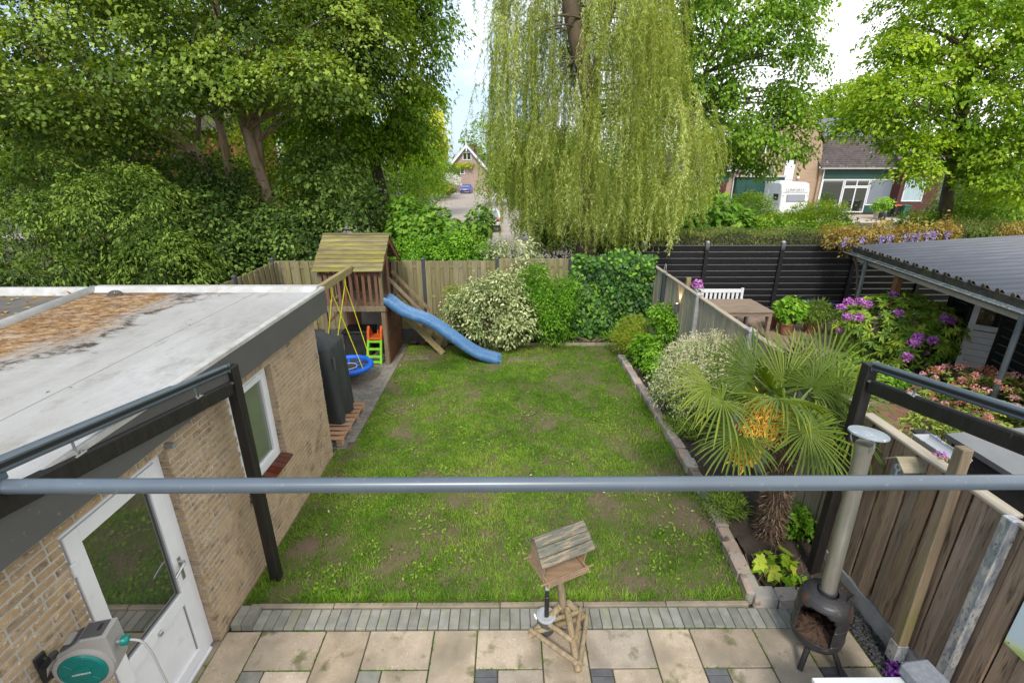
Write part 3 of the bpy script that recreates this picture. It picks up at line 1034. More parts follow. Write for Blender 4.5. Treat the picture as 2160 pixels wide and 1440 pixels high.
part("handle", MB().bb((XD + 0.012, yh - 0.017, 0.93), (XD + 0.020, yh + 0.017, 1.17), 0.003)
     .tube([(XD + 0.02, yh, 1.12), (XD + 0.055, yh, 1.12), (XD + 0.068, yh - 0.02, 1.115), (XD + 0.068, yh - 0.08, 1.10), (XD + 0.066, yh - 0.145, 1.08)], 0.0125, 8), m_steel, door)
part("letter_catch", MB().bb((XD + 0.012, 2.86, 0.725), (XD + 0.035, 2.90, 0.765), 0.005), m_steel, door)
for z in (0.35, 1.05, 1.85):
    part("hinge", MB().bb((XD + 0.002, DY0 + 0.045, z - 0.05), (XD + 0.03, DY0 + 0.10, z + 0.05), 0.006), m_upvc, door)

# window
win = part("window", MB().bb((XD - 0.07, WY0, WZ0), (XD, WY0 + 0.07, WZ1), 0.004).bb((XD - 0.07, WY1 - 0.07, WZ0), (XD, WY1, WZ1), 0.004)
           .bb((XD - 0.07, WY0 + 0.07, WZ1 - 0.07), (XD, WY1 - 0.07, WZ1), 0.004).bb((XD - 0.07, WY0 + 0.07, WZ0), (XD, WY1 - 0.07, WZ0 + 0.075), 0.004), m_upvc, gar)
a, b, c_, d_ = WY0 + 0.072, WY1 - 0.072, WZ0 + 0.077, WZ1 - 0.072
part("sash", MB().bb((XD - 0.05, a, c_), (XD + 0.014, a + 0.065, d_), 0.006).bb((XD - 0.05, b - 0.065, c_), (XD + 0.014, b, d_), 0.006)
     .bb((XD - 0.05, a + 0.065, d_ - 0.065), (XD + 0.014, b - 0.065, d_), 0.006).bb((XD - 0.05, a + 0.065, c_), (XD + 0.014, b - 0.065, c_ + 0.065), 0.006), m_upvc, win)
part("pane", MB().bb((XD - 0.03, a + 0.065, c_ + 0.065), (XD - 0.018, b - 0.065, d_ - 0.065), 0.0), mat("pale_window_pane", (0.13, 0.15, 0.125), rough=0.04, spec=0.9, ior=1.9), win)
sm = mesh_of("sill_tile", MB().box((0, 0, 0), (0.15, 0.098, 0.028), 0.005), m_silltile)[0]
for i in range(9):
    link("sill_tile", sm, (XW - 0.005, WY0 + 0.03 + 0.105 * i, WZ0 - 0.022), win, rot=(0, R(16), 0))

# pipe stub and cable boss under the soffit beside the door
pb = thing("pipe_stub", "short grey overflow pipe stub poking from the brick wall above the door", "pipe", AX(347, 950, XW))
c = AX(350, 938, XW)
part("pipe", MB().tube([c + (0.0, 0, 0), c + (0.07, 0, -0.004)], 0.026, 12), m_seal, pb, smooth=False)

# ---- the neighbour's garage roof behind
ng = thing("neighbour_garage", "grey flat roof of the next garage, scattered with yellow leaves", "garage", (-7.4, 4.5, 0))
m_bit = mat("grey_bitumen", (0.125, 0.118, 0.11), (0.10, 0.095, 0.088), scale=2, rough=0.9, bump=0.5, bscale=60, spots=[((0.20, 0.135, 0.07), 3.2, 0.56, 0.7)], world_pos=True)
part("flat_roof", MB().prism([(D0[0] - 0.05, 6.45, 2.62), (-11.5, 6.45, 2.62), (-11.5, -1.0, 2.62), (D1[0] - 0.05 + 0.24, -1.0, 2.62)], (0, 0, 0.055)), m_bit, ng)
part("wall", MB().bb((-11.4, -0.8, 0), (-6.0, 6.4, 2.615), 0.0), m_mortar, ng)
part("roof_edge_trim", MB().prism([(-11.5, 6.455, 2.62), (-11.5, 6.60, 2.62), (-11.5, 6.60, 2.765), (-11.5, 6.55, 2.765)], (5.64, 0, 0)), m_trim, ng)
n = 60
P = np.stack((-5.95 - np.abs(rng.normal(0, 1.2, n)), 6.4 - np.abs(rng.normal(0, 0.8, n)), np.full(n, 2.69)), 1)
P[:, 0] = np.minimum(P[:, 0], np.interp(P[:, 1], [0.3, 6.6], [D1[0], D0[0]]) - 0.12)
v, t = leaf_arrays(P, unit(np.c_[rng.normal(0, 1, (n, 2)), np.full(n, 0.08)]), np.tile((0, 0, 1.0), (n, 1)), 0.06 + 0.05 * rng.random(n), 0.045, 0.2)
m_yleaf = leafmat("yellow_leaf", (0.16, 0.08, 0.03), (0.36, 0.20, 0.06), (0.62, 0.45, 0.05), trans=0.1, k=0.9)
tri_mesh("leaf_litter", v, t, np.repeat(rng.random(n), 4), m_yleaf, ng, kind="stuff")


# ================================================================== FENCES
m_fence_old = mat("weathered_board", (0.29, 0.245, 0.13), (0.215, 0.185, 0.10), scale=3, stretch=(8, 8, 0.7), rough=0.85, var=0.16, bump=0.5, bscale=14,
                  spots=[((0.17, 0.18, 0.07), 1.1, 0.52, 0.75), ((0.12, 0.10, 0.07), 7, 0.66, 0.8)])
m_fence_grey = mat("grey_board", (0.50, 0.43, 0.32), (0.39, 0.335, 0.25), scale=3, stretch=(8, 8, 0.7), rough=0.85, var=0.15, bump=0.5, bscale=14,
                   spots=[((0.15, 0.13, 0.10), 7, 0.66, 0.8)])
m_fence_new = mat("brown_board", (0.40, 0.28, 0.185), (0.29, 0.20, 0.13), scale=2.6, stretch=(9, 9, 0.55), rough=0.75, var=0.18, bump=0.55, bscale=10,
                  spots=[((0.40, 0.31, 0.225), 2.2, 0.56, 0.76), ((0.12, 0.08, 0.052), 5, 0.60, 0.72)])
m_rail = mat("pale_rail", (0.42, 0.365, 0.28), (0.32, 0.275, 0.205), scale=3, stretch=(8, 0.7, 8), rough=0.8, var=0.1, bump=0.4, bscale=14)
m_dpost = mat("dark_post", (0.055, 0.062, 0.078), (0.045, 0.05, 0.06), scale=6, rough=0.6, spots=[((0.12, 0.125, 0.13), 9, 0.66, 0.8)])
m_conc = mat("concrete", (0.40, 0.39, 0.37), (0.31, 0.30, 0.285), scale=5, rough=0.9, var=0.06, bump=0.5, bscale=70)
m_plate = mat("dark_concrete", (0.10, 0.105, 0.11), (0.075, 0.08, 0.085), scale=4, rough=0.9, bump=0.4, bscale=60)
m_zinc = mat("galvanised_steel", (0.52, 0.54, 0.56), (0.33, 0.35, 0.40), scale=7, stretch=(3, 3, 1), rough=0.5, metal=0.55, spots=[((0.72, 0.70, 0.66), 6, 0.54, 0.62), ((0.2, 0.22, 0.27), 16, 0.62, 0.7)])
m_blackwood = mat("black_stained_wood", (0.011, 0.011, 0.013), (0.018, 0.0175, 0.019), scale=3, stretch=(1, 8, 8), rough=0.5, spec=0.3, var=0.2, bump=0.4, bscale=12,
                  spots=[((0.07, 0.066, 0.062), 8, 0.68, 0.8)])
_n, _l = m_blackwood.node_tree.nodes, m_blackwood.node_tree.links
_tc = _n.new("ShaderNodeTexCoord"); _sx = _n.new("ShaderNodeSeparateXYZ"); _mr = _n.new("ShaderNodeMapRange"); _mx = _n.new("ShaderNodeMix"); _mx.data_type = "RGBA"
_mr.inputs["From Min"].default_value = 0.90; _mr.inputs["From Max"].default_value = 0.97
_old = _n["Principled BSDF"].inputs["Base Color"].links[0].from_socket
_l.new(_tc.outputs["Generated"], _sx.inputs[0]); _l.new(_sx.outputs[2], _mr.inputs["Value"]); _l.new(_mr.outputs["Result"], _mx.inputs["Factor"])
_l.new(_old, _mx.inputs["A"]); _mx.inputs["B"].default_value = (0.12, 0.12, 0.125, 1)     # pale highlight along the board tops, painted into the colour
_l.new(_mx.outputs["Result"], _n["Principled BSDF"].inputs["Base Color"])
m_blackpost = mat("black_timber", (0.014, 0.012, 0.0115), (0.022, 0.019, 0.0175), scale=3, stretch=(8, 8, 1), rough=0.55, bump=0.5, bscale=12, spots=[((0.13, 0.10, 0.075), 8, 0.72, 0.8)])
bm_cache = {}


def board(parent, c, s, mt, name="board", rz=0.0, lean=0.004, bev=0.004):
    key = (name, mt.name, *[round(q, 3) for q in s])
    if key not in bm_cache:
        bm_cache[key] = mesh_of(name, MB().box((0, 0, 0), s, bev), mt)[0]
    return link(name, bm_cache[key], c, parent, rot=(rng.normal(0, lean), rng.normal(0, lean), rz + rng.normal(0, lean)))


# back fence along y = 12.2
bf = thing("wooden_fence", "mossy vertical board fence with slim dark posts behind the playhouse and slide", "fence", (-2.2, 12.2, 0))
posts = [-6.04, -4.10, -2.19, -0.30, 1.58]
for x in posts:
    pt = MB().box((x, 12.17, 1.06), (0.085, 0.085, 2.14), 0.008)
    pt.add(np.array([(x - .05, 12.12, 2.13), (x + .05, 12.12, 2.13), (x + .05, 12.22, 2.13), (x - .05, 12.22, 2.13), (x, 12.17, 2.19)]), [[0, 1, 4], [1, 2, 4], [2, 3, 4], [3, 0, 4], [3, 2, 1, 0]])
    part("post", pt, m_dpost, bf)
for a, b in zip(posts[:-1], posts[1:]):
    nb = 15
    w_ = (b - a - 0.10) / nb
    zt = 2.085 + (0.05 if a > -0.4 else 0) + rng.normal(0, 0.004)
    for i in range(nb):
        fr = i % 2 == 0
        board(bf, (a + 0.05 + w_ * (i + 0.5), 12.16 if fr else 12.195, 0.25 + (zt - 0.25 - (0 if fr else 0.0)) / 2), (w_ * (1.12 if fr else 1.25), 0.018, zt - 0.25), m_fence_old, lean=0.003)
    for z in (0.45, 1.15, 1.93):
        part("batten", MB().bb((a + 0.05, 12.172, z - 0.035), (b - 0.05, 12.183, z + 0.035), 0.002), m_fence_old, bf)
    part("base_plate", MB().bb((a + 0.045, 12.16, -0.05), (b - 0.045, 12.20, 0.245), 0.004), m_plate, bf)
# left fence along x = -5.92
lf_ = thing("wooden_fence", "mossy board fence running away behind the garage to the far left corner", "fence", (-5.92, 9.6, 0))
for y in (10.12, 8.2):
    pt = MB().box((-5.90, y, 1.06), (0.085, 0.085, 2.14), 0.008)
    pt.add(np.array([(-5.95, y - .05, 2.13), (-5.85, y - .05, 2.13), (-5.85, y + .05, 2.13), (-5.95, y + .05, 2.13), (-5.90, y, 2.19)]), [[0, 1, 4], [1, 2, 4], [2, 3, 4], [3, 0, 4], [3, 2, 1, 0]])
    part("post", pt, m_dpost, lf_)
for a, b in ((12.10, 10.17), (10.07, 8.25), (8.15, 6.9)):
    nb = int(abs(a - b) / 0.125)
    w_ = (a - b) / nb
    for i in range(nb):
        fr = i % 2 == 0
        board(lf_, (-5.90 if fr else -5.935, a - w_ * (i + 0.5), 0.25 + 0.915), (0.018, w_ * (1.12 if fr else 1.25), 1.83), m_fence_old, lean=0.003)

# right fence, far run
XF = 3.72
rf_ = thing("wooden_fence", "greyish close boarded fence with capped concrete posts beside the planting bed", "fence", (XF, 8.6, 0))
for y, dark in ((4.46, 0), (6.83, 0), (8.97, 0), (11.05, 1), (12.78, 0)):
    pt = MB().box((XF - 0.035, y, 0.98), (0.10, 0.10, 2.04), 0.012)
    if not dark:
        pt.box((XF - 0.035, y, 2.015), (0.13, 0.13, 0.03), 0.008)
        pt.add(np.array([(XF - .10, y - .065, 2.03), (XF + .03, y - .065, 2.03), (XF + .03, y + .065, 2.03), (XF - .10, y + .065, 2.03), (XF - .035, y, 2.075)]), [[0, 1, 4], [1, 2, 4], [2, 3, 4], [3, 0, 4], [3, 2, 1, 0]])
    part("post", pt, m_dpost if dark else m_conc, rf_, label="dark metal post" if dark else "pale concrete post with pyramid cap")
hoop = AX(1385, 572, XF)
u = np.linspace(0, math.pi, 12)
part("wire_hoop", MB().tube(np.stack((XF - 0.05 + 0.0 * u, 11.05 + 0.07 * np.cos(u), 2.0 + 0.22 * np.sin(u)), 1), 0.006, 6), m_zinc, rf_)
for a, b in ((4.52, 6.77), (6.89, 8.91), (9.03, 11.0), (11.1, 12.72)):
    nb = round((b - a) / 0.142)
    w_ = (b - a) / nb
    for i in range(nb):
        board(rf_, (XF + (0.0 if i % 2 else 0.006), a + w_ * (i + 0.5), 0.18 + 0.885), (0.02, w_ - 0.013, 1.77), m_fence_grey, lean=0.002, bev=0.006)
    part("gap_backing", MB().bb((XF + 0.018, a, 0.18), (XF + 0.03, b, 1.94), 0.002), m_plate, rf_)  # dark sheet added behind the boards so the gaps read as shadow lines
    part("top_rail", MB().bb((XF - 0.045, a, 1.955), (XF + 0.045, b, 1.992), 0.006), m_rail, rf_)
    part("base_plate", MB().bb((XF - 0.02, a, -0.05), (XF + 0.02, b, 0.175), 0.004), m_conc, rf_)

# right fence, near run (newer brown boards, alternately front and back)
nf = thing("wooden_fence", "newer brown board fence with a pale timber top rail beside the stove", "fence", (XF, 3.0, 0))
i = 0
y = 4.28
while y > 0.9:
    fr = i % 2 == 0
    zt = 1.935
    board(nf, (XF - 0.038 if fr else XF - 0.024, y, 0.20 + (zt - 0.20) / 2), (0.02, 0.136 if fr else 0.122, zt - 0.20), m_fence_new, lean=0.004)
    y -= 0.1385
    i += 1
for z in (0.42, 1.1, 1.80):
    part("batten", MB().bb((XF - 0.012, 0.9, z - 0.03), (XF + 0.008, 4.33, z + 0.03), 0.002), m_fence_new, nf)
part("gap_backing", MB().bb((XF + 0.012, 0.9, 0.2), (XF + 0.03, 4.33, 1.93), 0.002), m_fence_new, nf)
part("top_rail", MB().bb((XF - 0.075, 0.9, 1.938), (XF + 0.045, 2.74, 1.972), 0.008), m_rail, nf)
part("top_rail", MB().bb((XF - 0.075, 2.80, 1.938), (XF + 0.045, 4.34, 1.972), 0.008), m_rail, nf)
part("base_plate", MB().bb((XF - 0.065, 0.9, -0.05), (XF - 0.015, 4.34, 0.195), 0.004), m_conc, nf)
part("post", MB().bb((XF - 0.13, 2.72, -0.05), (XF - 0.052, 2.80, 1.98), 0.006), m_zinc, nf, label="blotchy galvanised steel post")

# timber post in a metal shoe in front of the near fence
tp = thing("timber_post", "tall square mossy timber post in a zinc shoe leaning against the brown fence", "post", (3.59, 3.18, 0))
m_post = mat("mossy_post", (0.30, 0.225, 0.145), (0.22, 0.165, 0.105), scale=3, stretch=(8, 8, 0.7), rough=0.8, bump=0.5, bscale=12, spots=[((0.20, 0.18, 0.05), 1.0, 0.54, 0.74)])
part("post", MB().bar((3.585, 3.13, 0.25), (3.60, 3.22, 2.27), 0.088, 0.088, 0.006), m_post, tp)
part("shoe", MB().bb((3.535, 3.08, 0.05), (3.635, 3.18, 0.26), 0.003).bb((3.56, 3.10, -0.05), (3.61, 3.16, 0.05), 0.002), m_zinc, tp)
# poster pinned on the near fence
c0 = AX(2117, 1353, XF - 0.055)
m_poster = bpy.data.materials.new("garden_poster"); m_poster.use_nodes = True
pn, pl_ = m_poster.node_tree.nodes, m_poster.node_tree.links
pb_ = pn["Principled BSDF"]; pb_.inputs["Roughness"].default_value = 0.35
ptc = pn.new("ShaderNodeTexCoord"); psx = pn.new("ShaderNodeSeparateXYZ"); pl_.new(ptc.outputs["Generated"], psx.inputs[0])
pnz = pn.new("ShaderNodeTexNoise"); pnz.inputs["Scale"].default_value = 5; pl_.new(ptc.outputs["Generated"], pnz.inputs["Vector"])
pa = pn.new("ShaderNodeMath"); pa.operation = "MULTIPLY_ADD"; pl_.new(pnz.outputs["Fac"], pa.inputs[0]); pa.inputs[1].default_value = 0.22; pl_.new(psx.outputs[2], pa.inputs[2])
prp = pn.new("ShaderNodeValToRGB"); e = prp.color_ramp.elements
e[0].position = 0.13; e[0].color = (0.42, 0.55, 0.16, 1); e[1].position = 0.26; e[1].color = (0.62, 0.72, 0.74, 1)
q = e.new(0.20); q.color = (0.70, 0.74, 0.45, 1)
pl_.new(pa.outputs[0], prp.inputs["Fac"]); pl_.new(prp.outputs["Color"], pb_.inputs["Base Color"])
po = thing("garden_poster", "pale blue and green outdoor poster pinned on the brown fence at the photo's right edge", "poster", c0)
part("sheet", MB().bb((c0[0], c0[1] - 0.9, c0[2]), (c0[0] + 0.008, c0[1], c0[2] + 0.75), 0.001), m_poster, po)
part("pin", MB().lathe([(0.006, 0), (0.006, 0.004), (0.001, 0.006)], c0 + (0, -0.03, 0.03), 8, roty(-math.pi / 2)), m_seal, po)

# wall lamp on the far run (its up-light is lit)
lp = AX(1427, 648, XF - 0.06)
la = thing("wall_lamp", "small black up-light on the grey fence, glowing warm at its top", "lamp", lp)
part("lamp_body", MB().lathe([(0.045, -0.095), (0.045, 0.095), (0.038, 0.095), (0.038, 0.07)], lp, 16), m_fascia, la)
part("lamp_lens", MB().lathe([(0.037, 0.072), (0.036, 0.080)], lp, 14), mat("lamp_glow", (0.9, 0.7, 0.4), emit=((1.0, 0.72, 0.38), 6.0)), la)
part("lamp_bracket", MB().bb(lp + (0.03, -0.02, -0.03), lp + (0.058, 0.02, 0.03), 0.002), m_fascia, la)
sp = bpy.data.lights.new("lamp_light", "SPOT"); sp.energy = 6; sp.color = (1, 0.75, 0.45); sp.spot_size = R(70); sp.shadow_soft_size = 0.03
so = bpy.data.objects.new("lamp_light", sp); so.location = lp + (0, 0, 0.11); so.rotation_euler = (math.pi, 0, 0); col.objects.link(so)

# nest box on the near fence
bc = AX(1912, 985, XF - 0.12)
nb_ = thing("nest_box", "little pale pitched-roof bird box hung on the brown fence by the flue", "bird box", bc)
m_pale = mat("pale_timber", (0.47, 0.40, 0.26), (0.36, 0.30, 0.19), scale=4, stretch=(1, 6, 6), rough=0.8, bump=0.4, bscale=14)
m_greyp = mat("grey_paint", (0.22, 0.22, 0.225), rough=0.6)
part("box", MB().prism([bc + (-0.07, -0.07, -0.13), bc + (-0.07, -0.07, 0.03), bc + (-0.07, 0.0, 0.085), bc + (-0.07, 0.07, 0.03), bc + (-0.07, 0.07, -0.13)], (0.14, 0, 0)), m_greyp, nb_)
part("roof_board", MB().box(bc + (-0.01, -0.055, 0.06), (0.215, 0.145, 0.013), 0.002, rotx(R(38))), m_pale, nb_)
part("roof_board", MB().box(bc + (-0.01, 0.062, 0.06), (0.215, 0.135, 0.013), 0.002, rotx(R(-38))), m_pale, nb_)
part("entrance_plate", MB().lathe([(0.036, -0.004), (0.036, 0.004), (0.017, 0.004), (0.017, -0.004), (0.036, -0.004)], bc + (-0.076, 0, 0.0), 16, roty(R(90)), caps=False)
     .bb(bc + (-0.080, -0.009, -0.15), bc + (-0.072, 0.009, -0.034), 0.002), mat("pale_grey_paint", (0.55, 0.53, 0.52), rough=0.6), nb_)


# ================================================================== PLAYHOUSE, SWING AND THINGS AROUND THEM
m_playroof = mat("mossy_roof_board", (0.24, 0.205, 0.085), (0.165, 0.135, 0.07), scale=2.5, stretch=(0.8, 6, 6), rough=0.85, var=0.14, bump=0.5, bscale=12,
                 spots=[((0.30, 0.28, 0.06), 1.5, 0.54, 0.70), ((0.10, 0.085, 0.05), 5, 0.66, 0.8)])
m_redwood = mat("red_brown_wood", (0.185, 0.085, 0.05), (0.13, 0.062, 0.038), scale=3, stretch=(7, 7, 0.8), rough=0.75, var=0.16, bump=0.4, bscale=12, spots=[((0.23, 0.16, 0.10), 3, 0.6, 0.8)])
m_playwood = mat("grey_brown_wood", (0.25, 0.185, 0.12), (0.18, 0.13, 0.085), scale=3, stretch=(6, 6, 0.9), rough=0.8, var=0.15, bump=0.4, bscale=12, spots=[((0.14, 0.13, 0.05), 2, 0.56, 0.76)])
m_beam = mat("swing_beam_wood", (0.36, 0.29, 0.15), (0.27, 0.215, 0.11), scale=3, stretch=(7, 0.7, 7), rough=0.8, bump=0.4, bscale=12, spots=[((0.22, 0.19, 0.06), 2, 0.54, 0.75)])
m_slide = mat("blue_plastic", (0.06, 0.17, 0.36), (0.075, 0.195, 0.39), scale=2, rough=0.42, spots=[((0.12, 0.24, 0.40), 4, 0.54, 0.75), ((0.22, 0.31, 0.42), 18, 0.64, 0.72)])

PX0, PX1, PY0, PY1, PZ = -4.14, -2.83, 10.34, 11.62, 1.37
ph = thing("playhouse", "raised wooden playhouse with mossy plank roof, blue slide and stairs", "playhouse", (-3.5, 11.0, 0))
for x, y, zt in ((PX0, PY0, 2.18), (PX1, PY0, 1.40), (PX1, PY0 + 0.02, 2.2), (PX0, PY1, 2.18), (PX1, PY1, 2.18)):
    if zt == 2.2:
        part("post", MB().bb((x - 0.04, y - 0.035, 1.42), (x + 0.03, y + 0.035, 2.2), 0.004), m_playwood, ph)
    else:
        part("post", MB().bb((x - 0.045, y - 0.045, -0.03), (x + 0.045, y + 0.045, zt), 0.005), m_playwood, ph)
for i in range(9):
    y = PY0 + 0.06 + i * 0.137
    board(ph, ((PX0 + PX1) / 2, y + 0.065, PZ), (PX1 - PX0 - 0.02, 0.128, 0.026), m_playwood, "deck_board", lean=0.001)
part("floor_beam", MB().bb((PX0 - 0.06, PY0 - 0.075, PZ - 0.07), (PX1 + 0.07, PY0 - 0.048, PZ + 0.055), 0.004), m_playwood, ph)
part("floor_beam", MB().bb((PX0 - 0.06, PY1 + 0.05, PZ - 0.07), (PX1 + 0.07, PY1 + 0.077, PZ + 0.055), 0.004), m_playwood, ph)
part("floor_beam", MB().bb((PX1 + 0.048, PY0, PZ - 0.1), (PX1 + 0.073, PY1, PZ + 0.0), 0.004), m_playwood, ph)
part("knee_brace", MB().bar((PX0 + 0.05, PY0, 1.02), (PX0 + 0.33, PY0, 1.30), 0.06, 0.05), m_redwood, ph)
for i in range(9):
    x = PX0 + 0.12 + i * 0.137
    board(ph, (x, PY0 - 0.058, 1.80), (0.066, 0.018, 0.80), m_redwood, "picket", lean=0.008)
    board(ph, (x, PY1 + 0.058, 1.80), (0.066, 0.018, 0.80), m_redwood, "picket", lean=0.008)
for y in (PY0 - 0.036, PY1 + 0.036):
    part("hand_rail", MB().bb((PX0, y - 0.012, 2.10), (PX1, y + 0.012, 2.17), 0.004), m_redwood, ph)
for i in range(8):
    board(ph, (PX0 - 0.058, PY0 + 0.1 + i * 0.155, 1.80), (0.018, 0.066, 0.80), m_redwood, "picket", lean=0.008)
# right gable: panel boards either side of the slide opening
for y0, y1, z1 in ((PY0 + 0.42, PY0 + 0.50, 2.55), (PY0 + 0.505, PY0 + 0.60, 2.62)):
    part("gable_board", MB().bb((PX1 + 0.03, y0, 1.42), (PX1 + 0.05, y1, z1), 0.003), m_redwood, ph)
part("gable_board", MB().prism([(PX1 + 0.052, 10.22, 2.20), (PX1 + 0.052, 11.10, 2.84), (PX1 + 0.052, 11.10, 2.72), (PX1 + 0.052, 10.36, 2.18)], (0.02, 0, 0)), m_redwood, ph)
part("gable_board", MB().prism([(PX1 + 0.052, 11.98, 2.20), (PX1 + 0.052, 11.10, 2.84), (PX1 + 0.052, 11.10, 2.72), (PX1 + 0.052, 11.84, 2.18)], (0.02, 0, 0)), m_redwood, ph)
part("gable_board", MB().prism([(PX0 - 0.06, 10.22, 2.20), (PX0 - 0.06, 11.10, 2.84), (PX0 - 0.06, 11.98, 2.20)], (0.02, 0, 0)), m_redwood, ph)
# plank roof, both slopes
RX0, RX1 = -4.25, -2.735
ey, ez, ry, rz_, byy = 10.18, 2.215, 11.10, 2.885, 12.02
np_ = 9
for side in (0, 1):
    y_e = ey if side == 0 else byy
    sl_ = math.hypot(ry - ey, rz_ - ez)
    ang = math.atan2(rz_ - ez, (ry - y_e))
    for i in range(np_):
        t0 = (i + 0.5) / np_
        y, z = y_e + (ry - y_e) * t0, ez + (rz_ - ez) * t0
        th = math.atan2(rz_ - ez, abs(ry - y_e)) - 0.14
        sgn = 1 if side == 0 else -1
        if side == 0 and i == 0:
            for a, b in ((RX0, -3.50), (-3.36, RX1)):
                board(ph, ((a + b) / 2, y, z + 0.008), (b - a, sl_ / np_ * 1.16, 0.022), m_playroof, "roof_board", lean=0.001).rotation_euler = (sgn * th, 0, 0)
            continue
        board(ph, ((RX0 + RX1) / 2 + rng.normal(0, 0.004), y, z + 0.008), (RX1 - RX0, sl_ / np_ * 1.16, 0.022), m_playroof, "roof_board", lean=0.001).rotation_euler = (sgn * th, 0, 0)
part("ridge_board", MB().bb((RX0, ry - 0.035, rz_ + 0.012), (RX1, ry + 0.035, rz_ + 0.034), 0.005), m_playroof, ph)
# lower side wall of horizontal planks
for i in range(10):
    board(ph, (PX1 + 0.055, (PY0 + PY1) / 2 + 0.0, 0.075 + i * 0.128), (0.018, PY1 - PY0 + 0.04, 0.132), m_redwood, "wall_plank", lean=0.004).rotation_euler = (0, R(3), 0)
# tarp at the back under the floor
m_tarp = mat("grey_tarp", (0.5, 0.46, 0.41), (0.4, 0.37, 0.33), scale=3, rough=0.8, bump=0.8, bscale=6)
a, b = 24, 10
X, Z = np.meshgrid(np.linspace(-3.72, PX1 - 0.06, a), np.linspace(0.05, 1.30, b))
Yt = PY1 - 0.09 + 0.025 * np.sin(X * 9 + Z * 3) + rng.normal(0, 0.006, X.shape)
part("tarp", MB().add(np.stack((X, Yt, Z), -1).reshape(-1, 3), [[j * a + i, j * a + i + 1, (j + 1) * a + i + 1, (j + 1) * a + i] for j in range(b - 1) for i in range(a - 1)]), m_tarp, ph, smooth=True)
part("back_panel", MB().bb((PX0, PY1 - 0.03, 0.0), (PX1 - 0.05, PY1 - 0.01, 1.28), 0.002), m_redwood, ph)

# slide: a wavy trough with ribs; profile read along its near edge
prof_px = [(806, 634), (818, 640), (835, 654), (852, 664), (875, 672), (898, 680), (920, 693), (945, 710), (970, 729), (995, 746), (1018, 757), (1038, 762), (1052, 766)]
pp = np.array([AY(x, y, 10.33) for x, y in prof_px])
pp = smooth_path(pp, 40)
pp[-2:, 2] = np.minimum(pp[-2:, 2], 0.06)
sec = np.array([(0.0, -0.06), (0.0, 0.05), (0.012, 0.072), (0.035, 0.072), (0.055, 0.055), (0.075, 0.012), (0.13, 0.004), (0.15, 0.024), (0.17, 0.004), (0.23, 0.002), (0.25, 0.024), (0.27, 0.002), (0.33, 0.004),
                (0.35, 0.024), (0.37, 0.004), (0.415, 0.012), (0.435, 0.055), (0.455, 0.072), (0.478, 0.072), (0.49, 0.05), (0.49, -0.06)])
sm_ = MB()
tang = unit(np.gradient(pp, axis=0))
nrm = np.stack((-tang[:, 2], np.zeros(len(pp)), tang[:, 0]), 1)
nrm = np.where(nrm[:, 2:3] < 0, -nrm, nrm)
sv = np.concatenate([pp[i] + np.outer(sec[:, 0], (0, 1.0, 0)) + np.outer(sec[:, 1], nrm[i]) for i in range(len(pp))])
ns_ = len(sec)
sm_.add(sv, [[i * ns_ + k, (i + 1) * ns_ + k, (i + 1) * ns_ + k + 1, i * ns_ + k + 1] for i in range(len(pp) - 1) for k in range(ns_ - 1)])
m_worn = mat("worn_blue_plastic", (0.20, 0.35, 0.55), (0.12, 0.24, 0.44), scale=9, rough=0.45)
RIBS = [(k_, MB().tube(np.array([pp[i] + np.array((0, yy, 0)) + nrm[i] * hh for i in range(len(pp))]), 0.006, 6)) for k_, (yy, hh) in enumerate(((0.024, 0.073), (0.15, 0.022), (0.25, 0.022), (0.35, 0.022), (0.466, 0.073)))]
# rounded foot lip
e0 = pp[-1]
foot = np.array([(0.0, 0.02), (0.05, -0.01), (0.07, -0.07), (0.06, -0.13)])
fv = np.concatenate([e0 + np.outer(sec[:, 0], (0, 1.0, 0)) + np.outer(np.maximum(sec[:, 1], 0.0) * (1 - 0.2 * k), (0, 0, 1)) + np.array((q[0], 0, q[1])) for k, q in enumerate(foot)])
sm_.add(fv, [[i * ns_ + k, (i + 1) * ns_ + k, (i + 1) * ns_ + k + 1, i * ns_ + k + 1] for i in range(3) for k in range(ns_ - 1)])
so_ = part("slide", sm_, m_slide, ph, angle=50)
md = so_.modifiers.new("thickness", "SOLIDIFY"); md.thickness = 0.008
for _, rb in RIBS:
    part("rib", rb, m_worn, so_, smooth=True)
# stairs behind the slide
st0, st1 = np.array((-1.62, 0, 0.0)), np.array((-2.80, 0, 1.34))
for y in (10.96, 11.50):
    part("stair_stringer", MB().bar(st0 + (0, y, 0.02), st1 + (0, y, 0), 0.028, 0.15, up=(0, 0, 1)), m_beam, ph)
    part("stair_rail", MB().bar((-1.98, y, 0.98), (-2.86, y, 1.96), 0.028, 0.075, up=(0, 0, 1)), m_playwood, ph)
    part("stair_post", MB().bar((-2.02, y + 0.02, 0.34), (-2.02, y + 0.02, 1.0), 0.06, 0.045), m_beam, ph)
for i in range(5):
    q = st0 + (st1 - st0) * ((i + 0.7) / 5.4)
    board(ph, (q[0], 11.23, q[2] + 0.02), (0.17, 0.50, 0.026), m_beam, "stair_tread", lean=0.002)
# swing beam to the hidden A-frame, with its two legs
part("swing_beam", MB().bb((-3.475, 7.1, 2.19), (-3.385, 10.62, 2.335), 0.006), m_beam, ph)
part("swing_leg", MB().bar((-3.60, 7.02, 0.0), (-3.46, 7.12, 2.19), 0.085, 0.085), m_beam, ph)

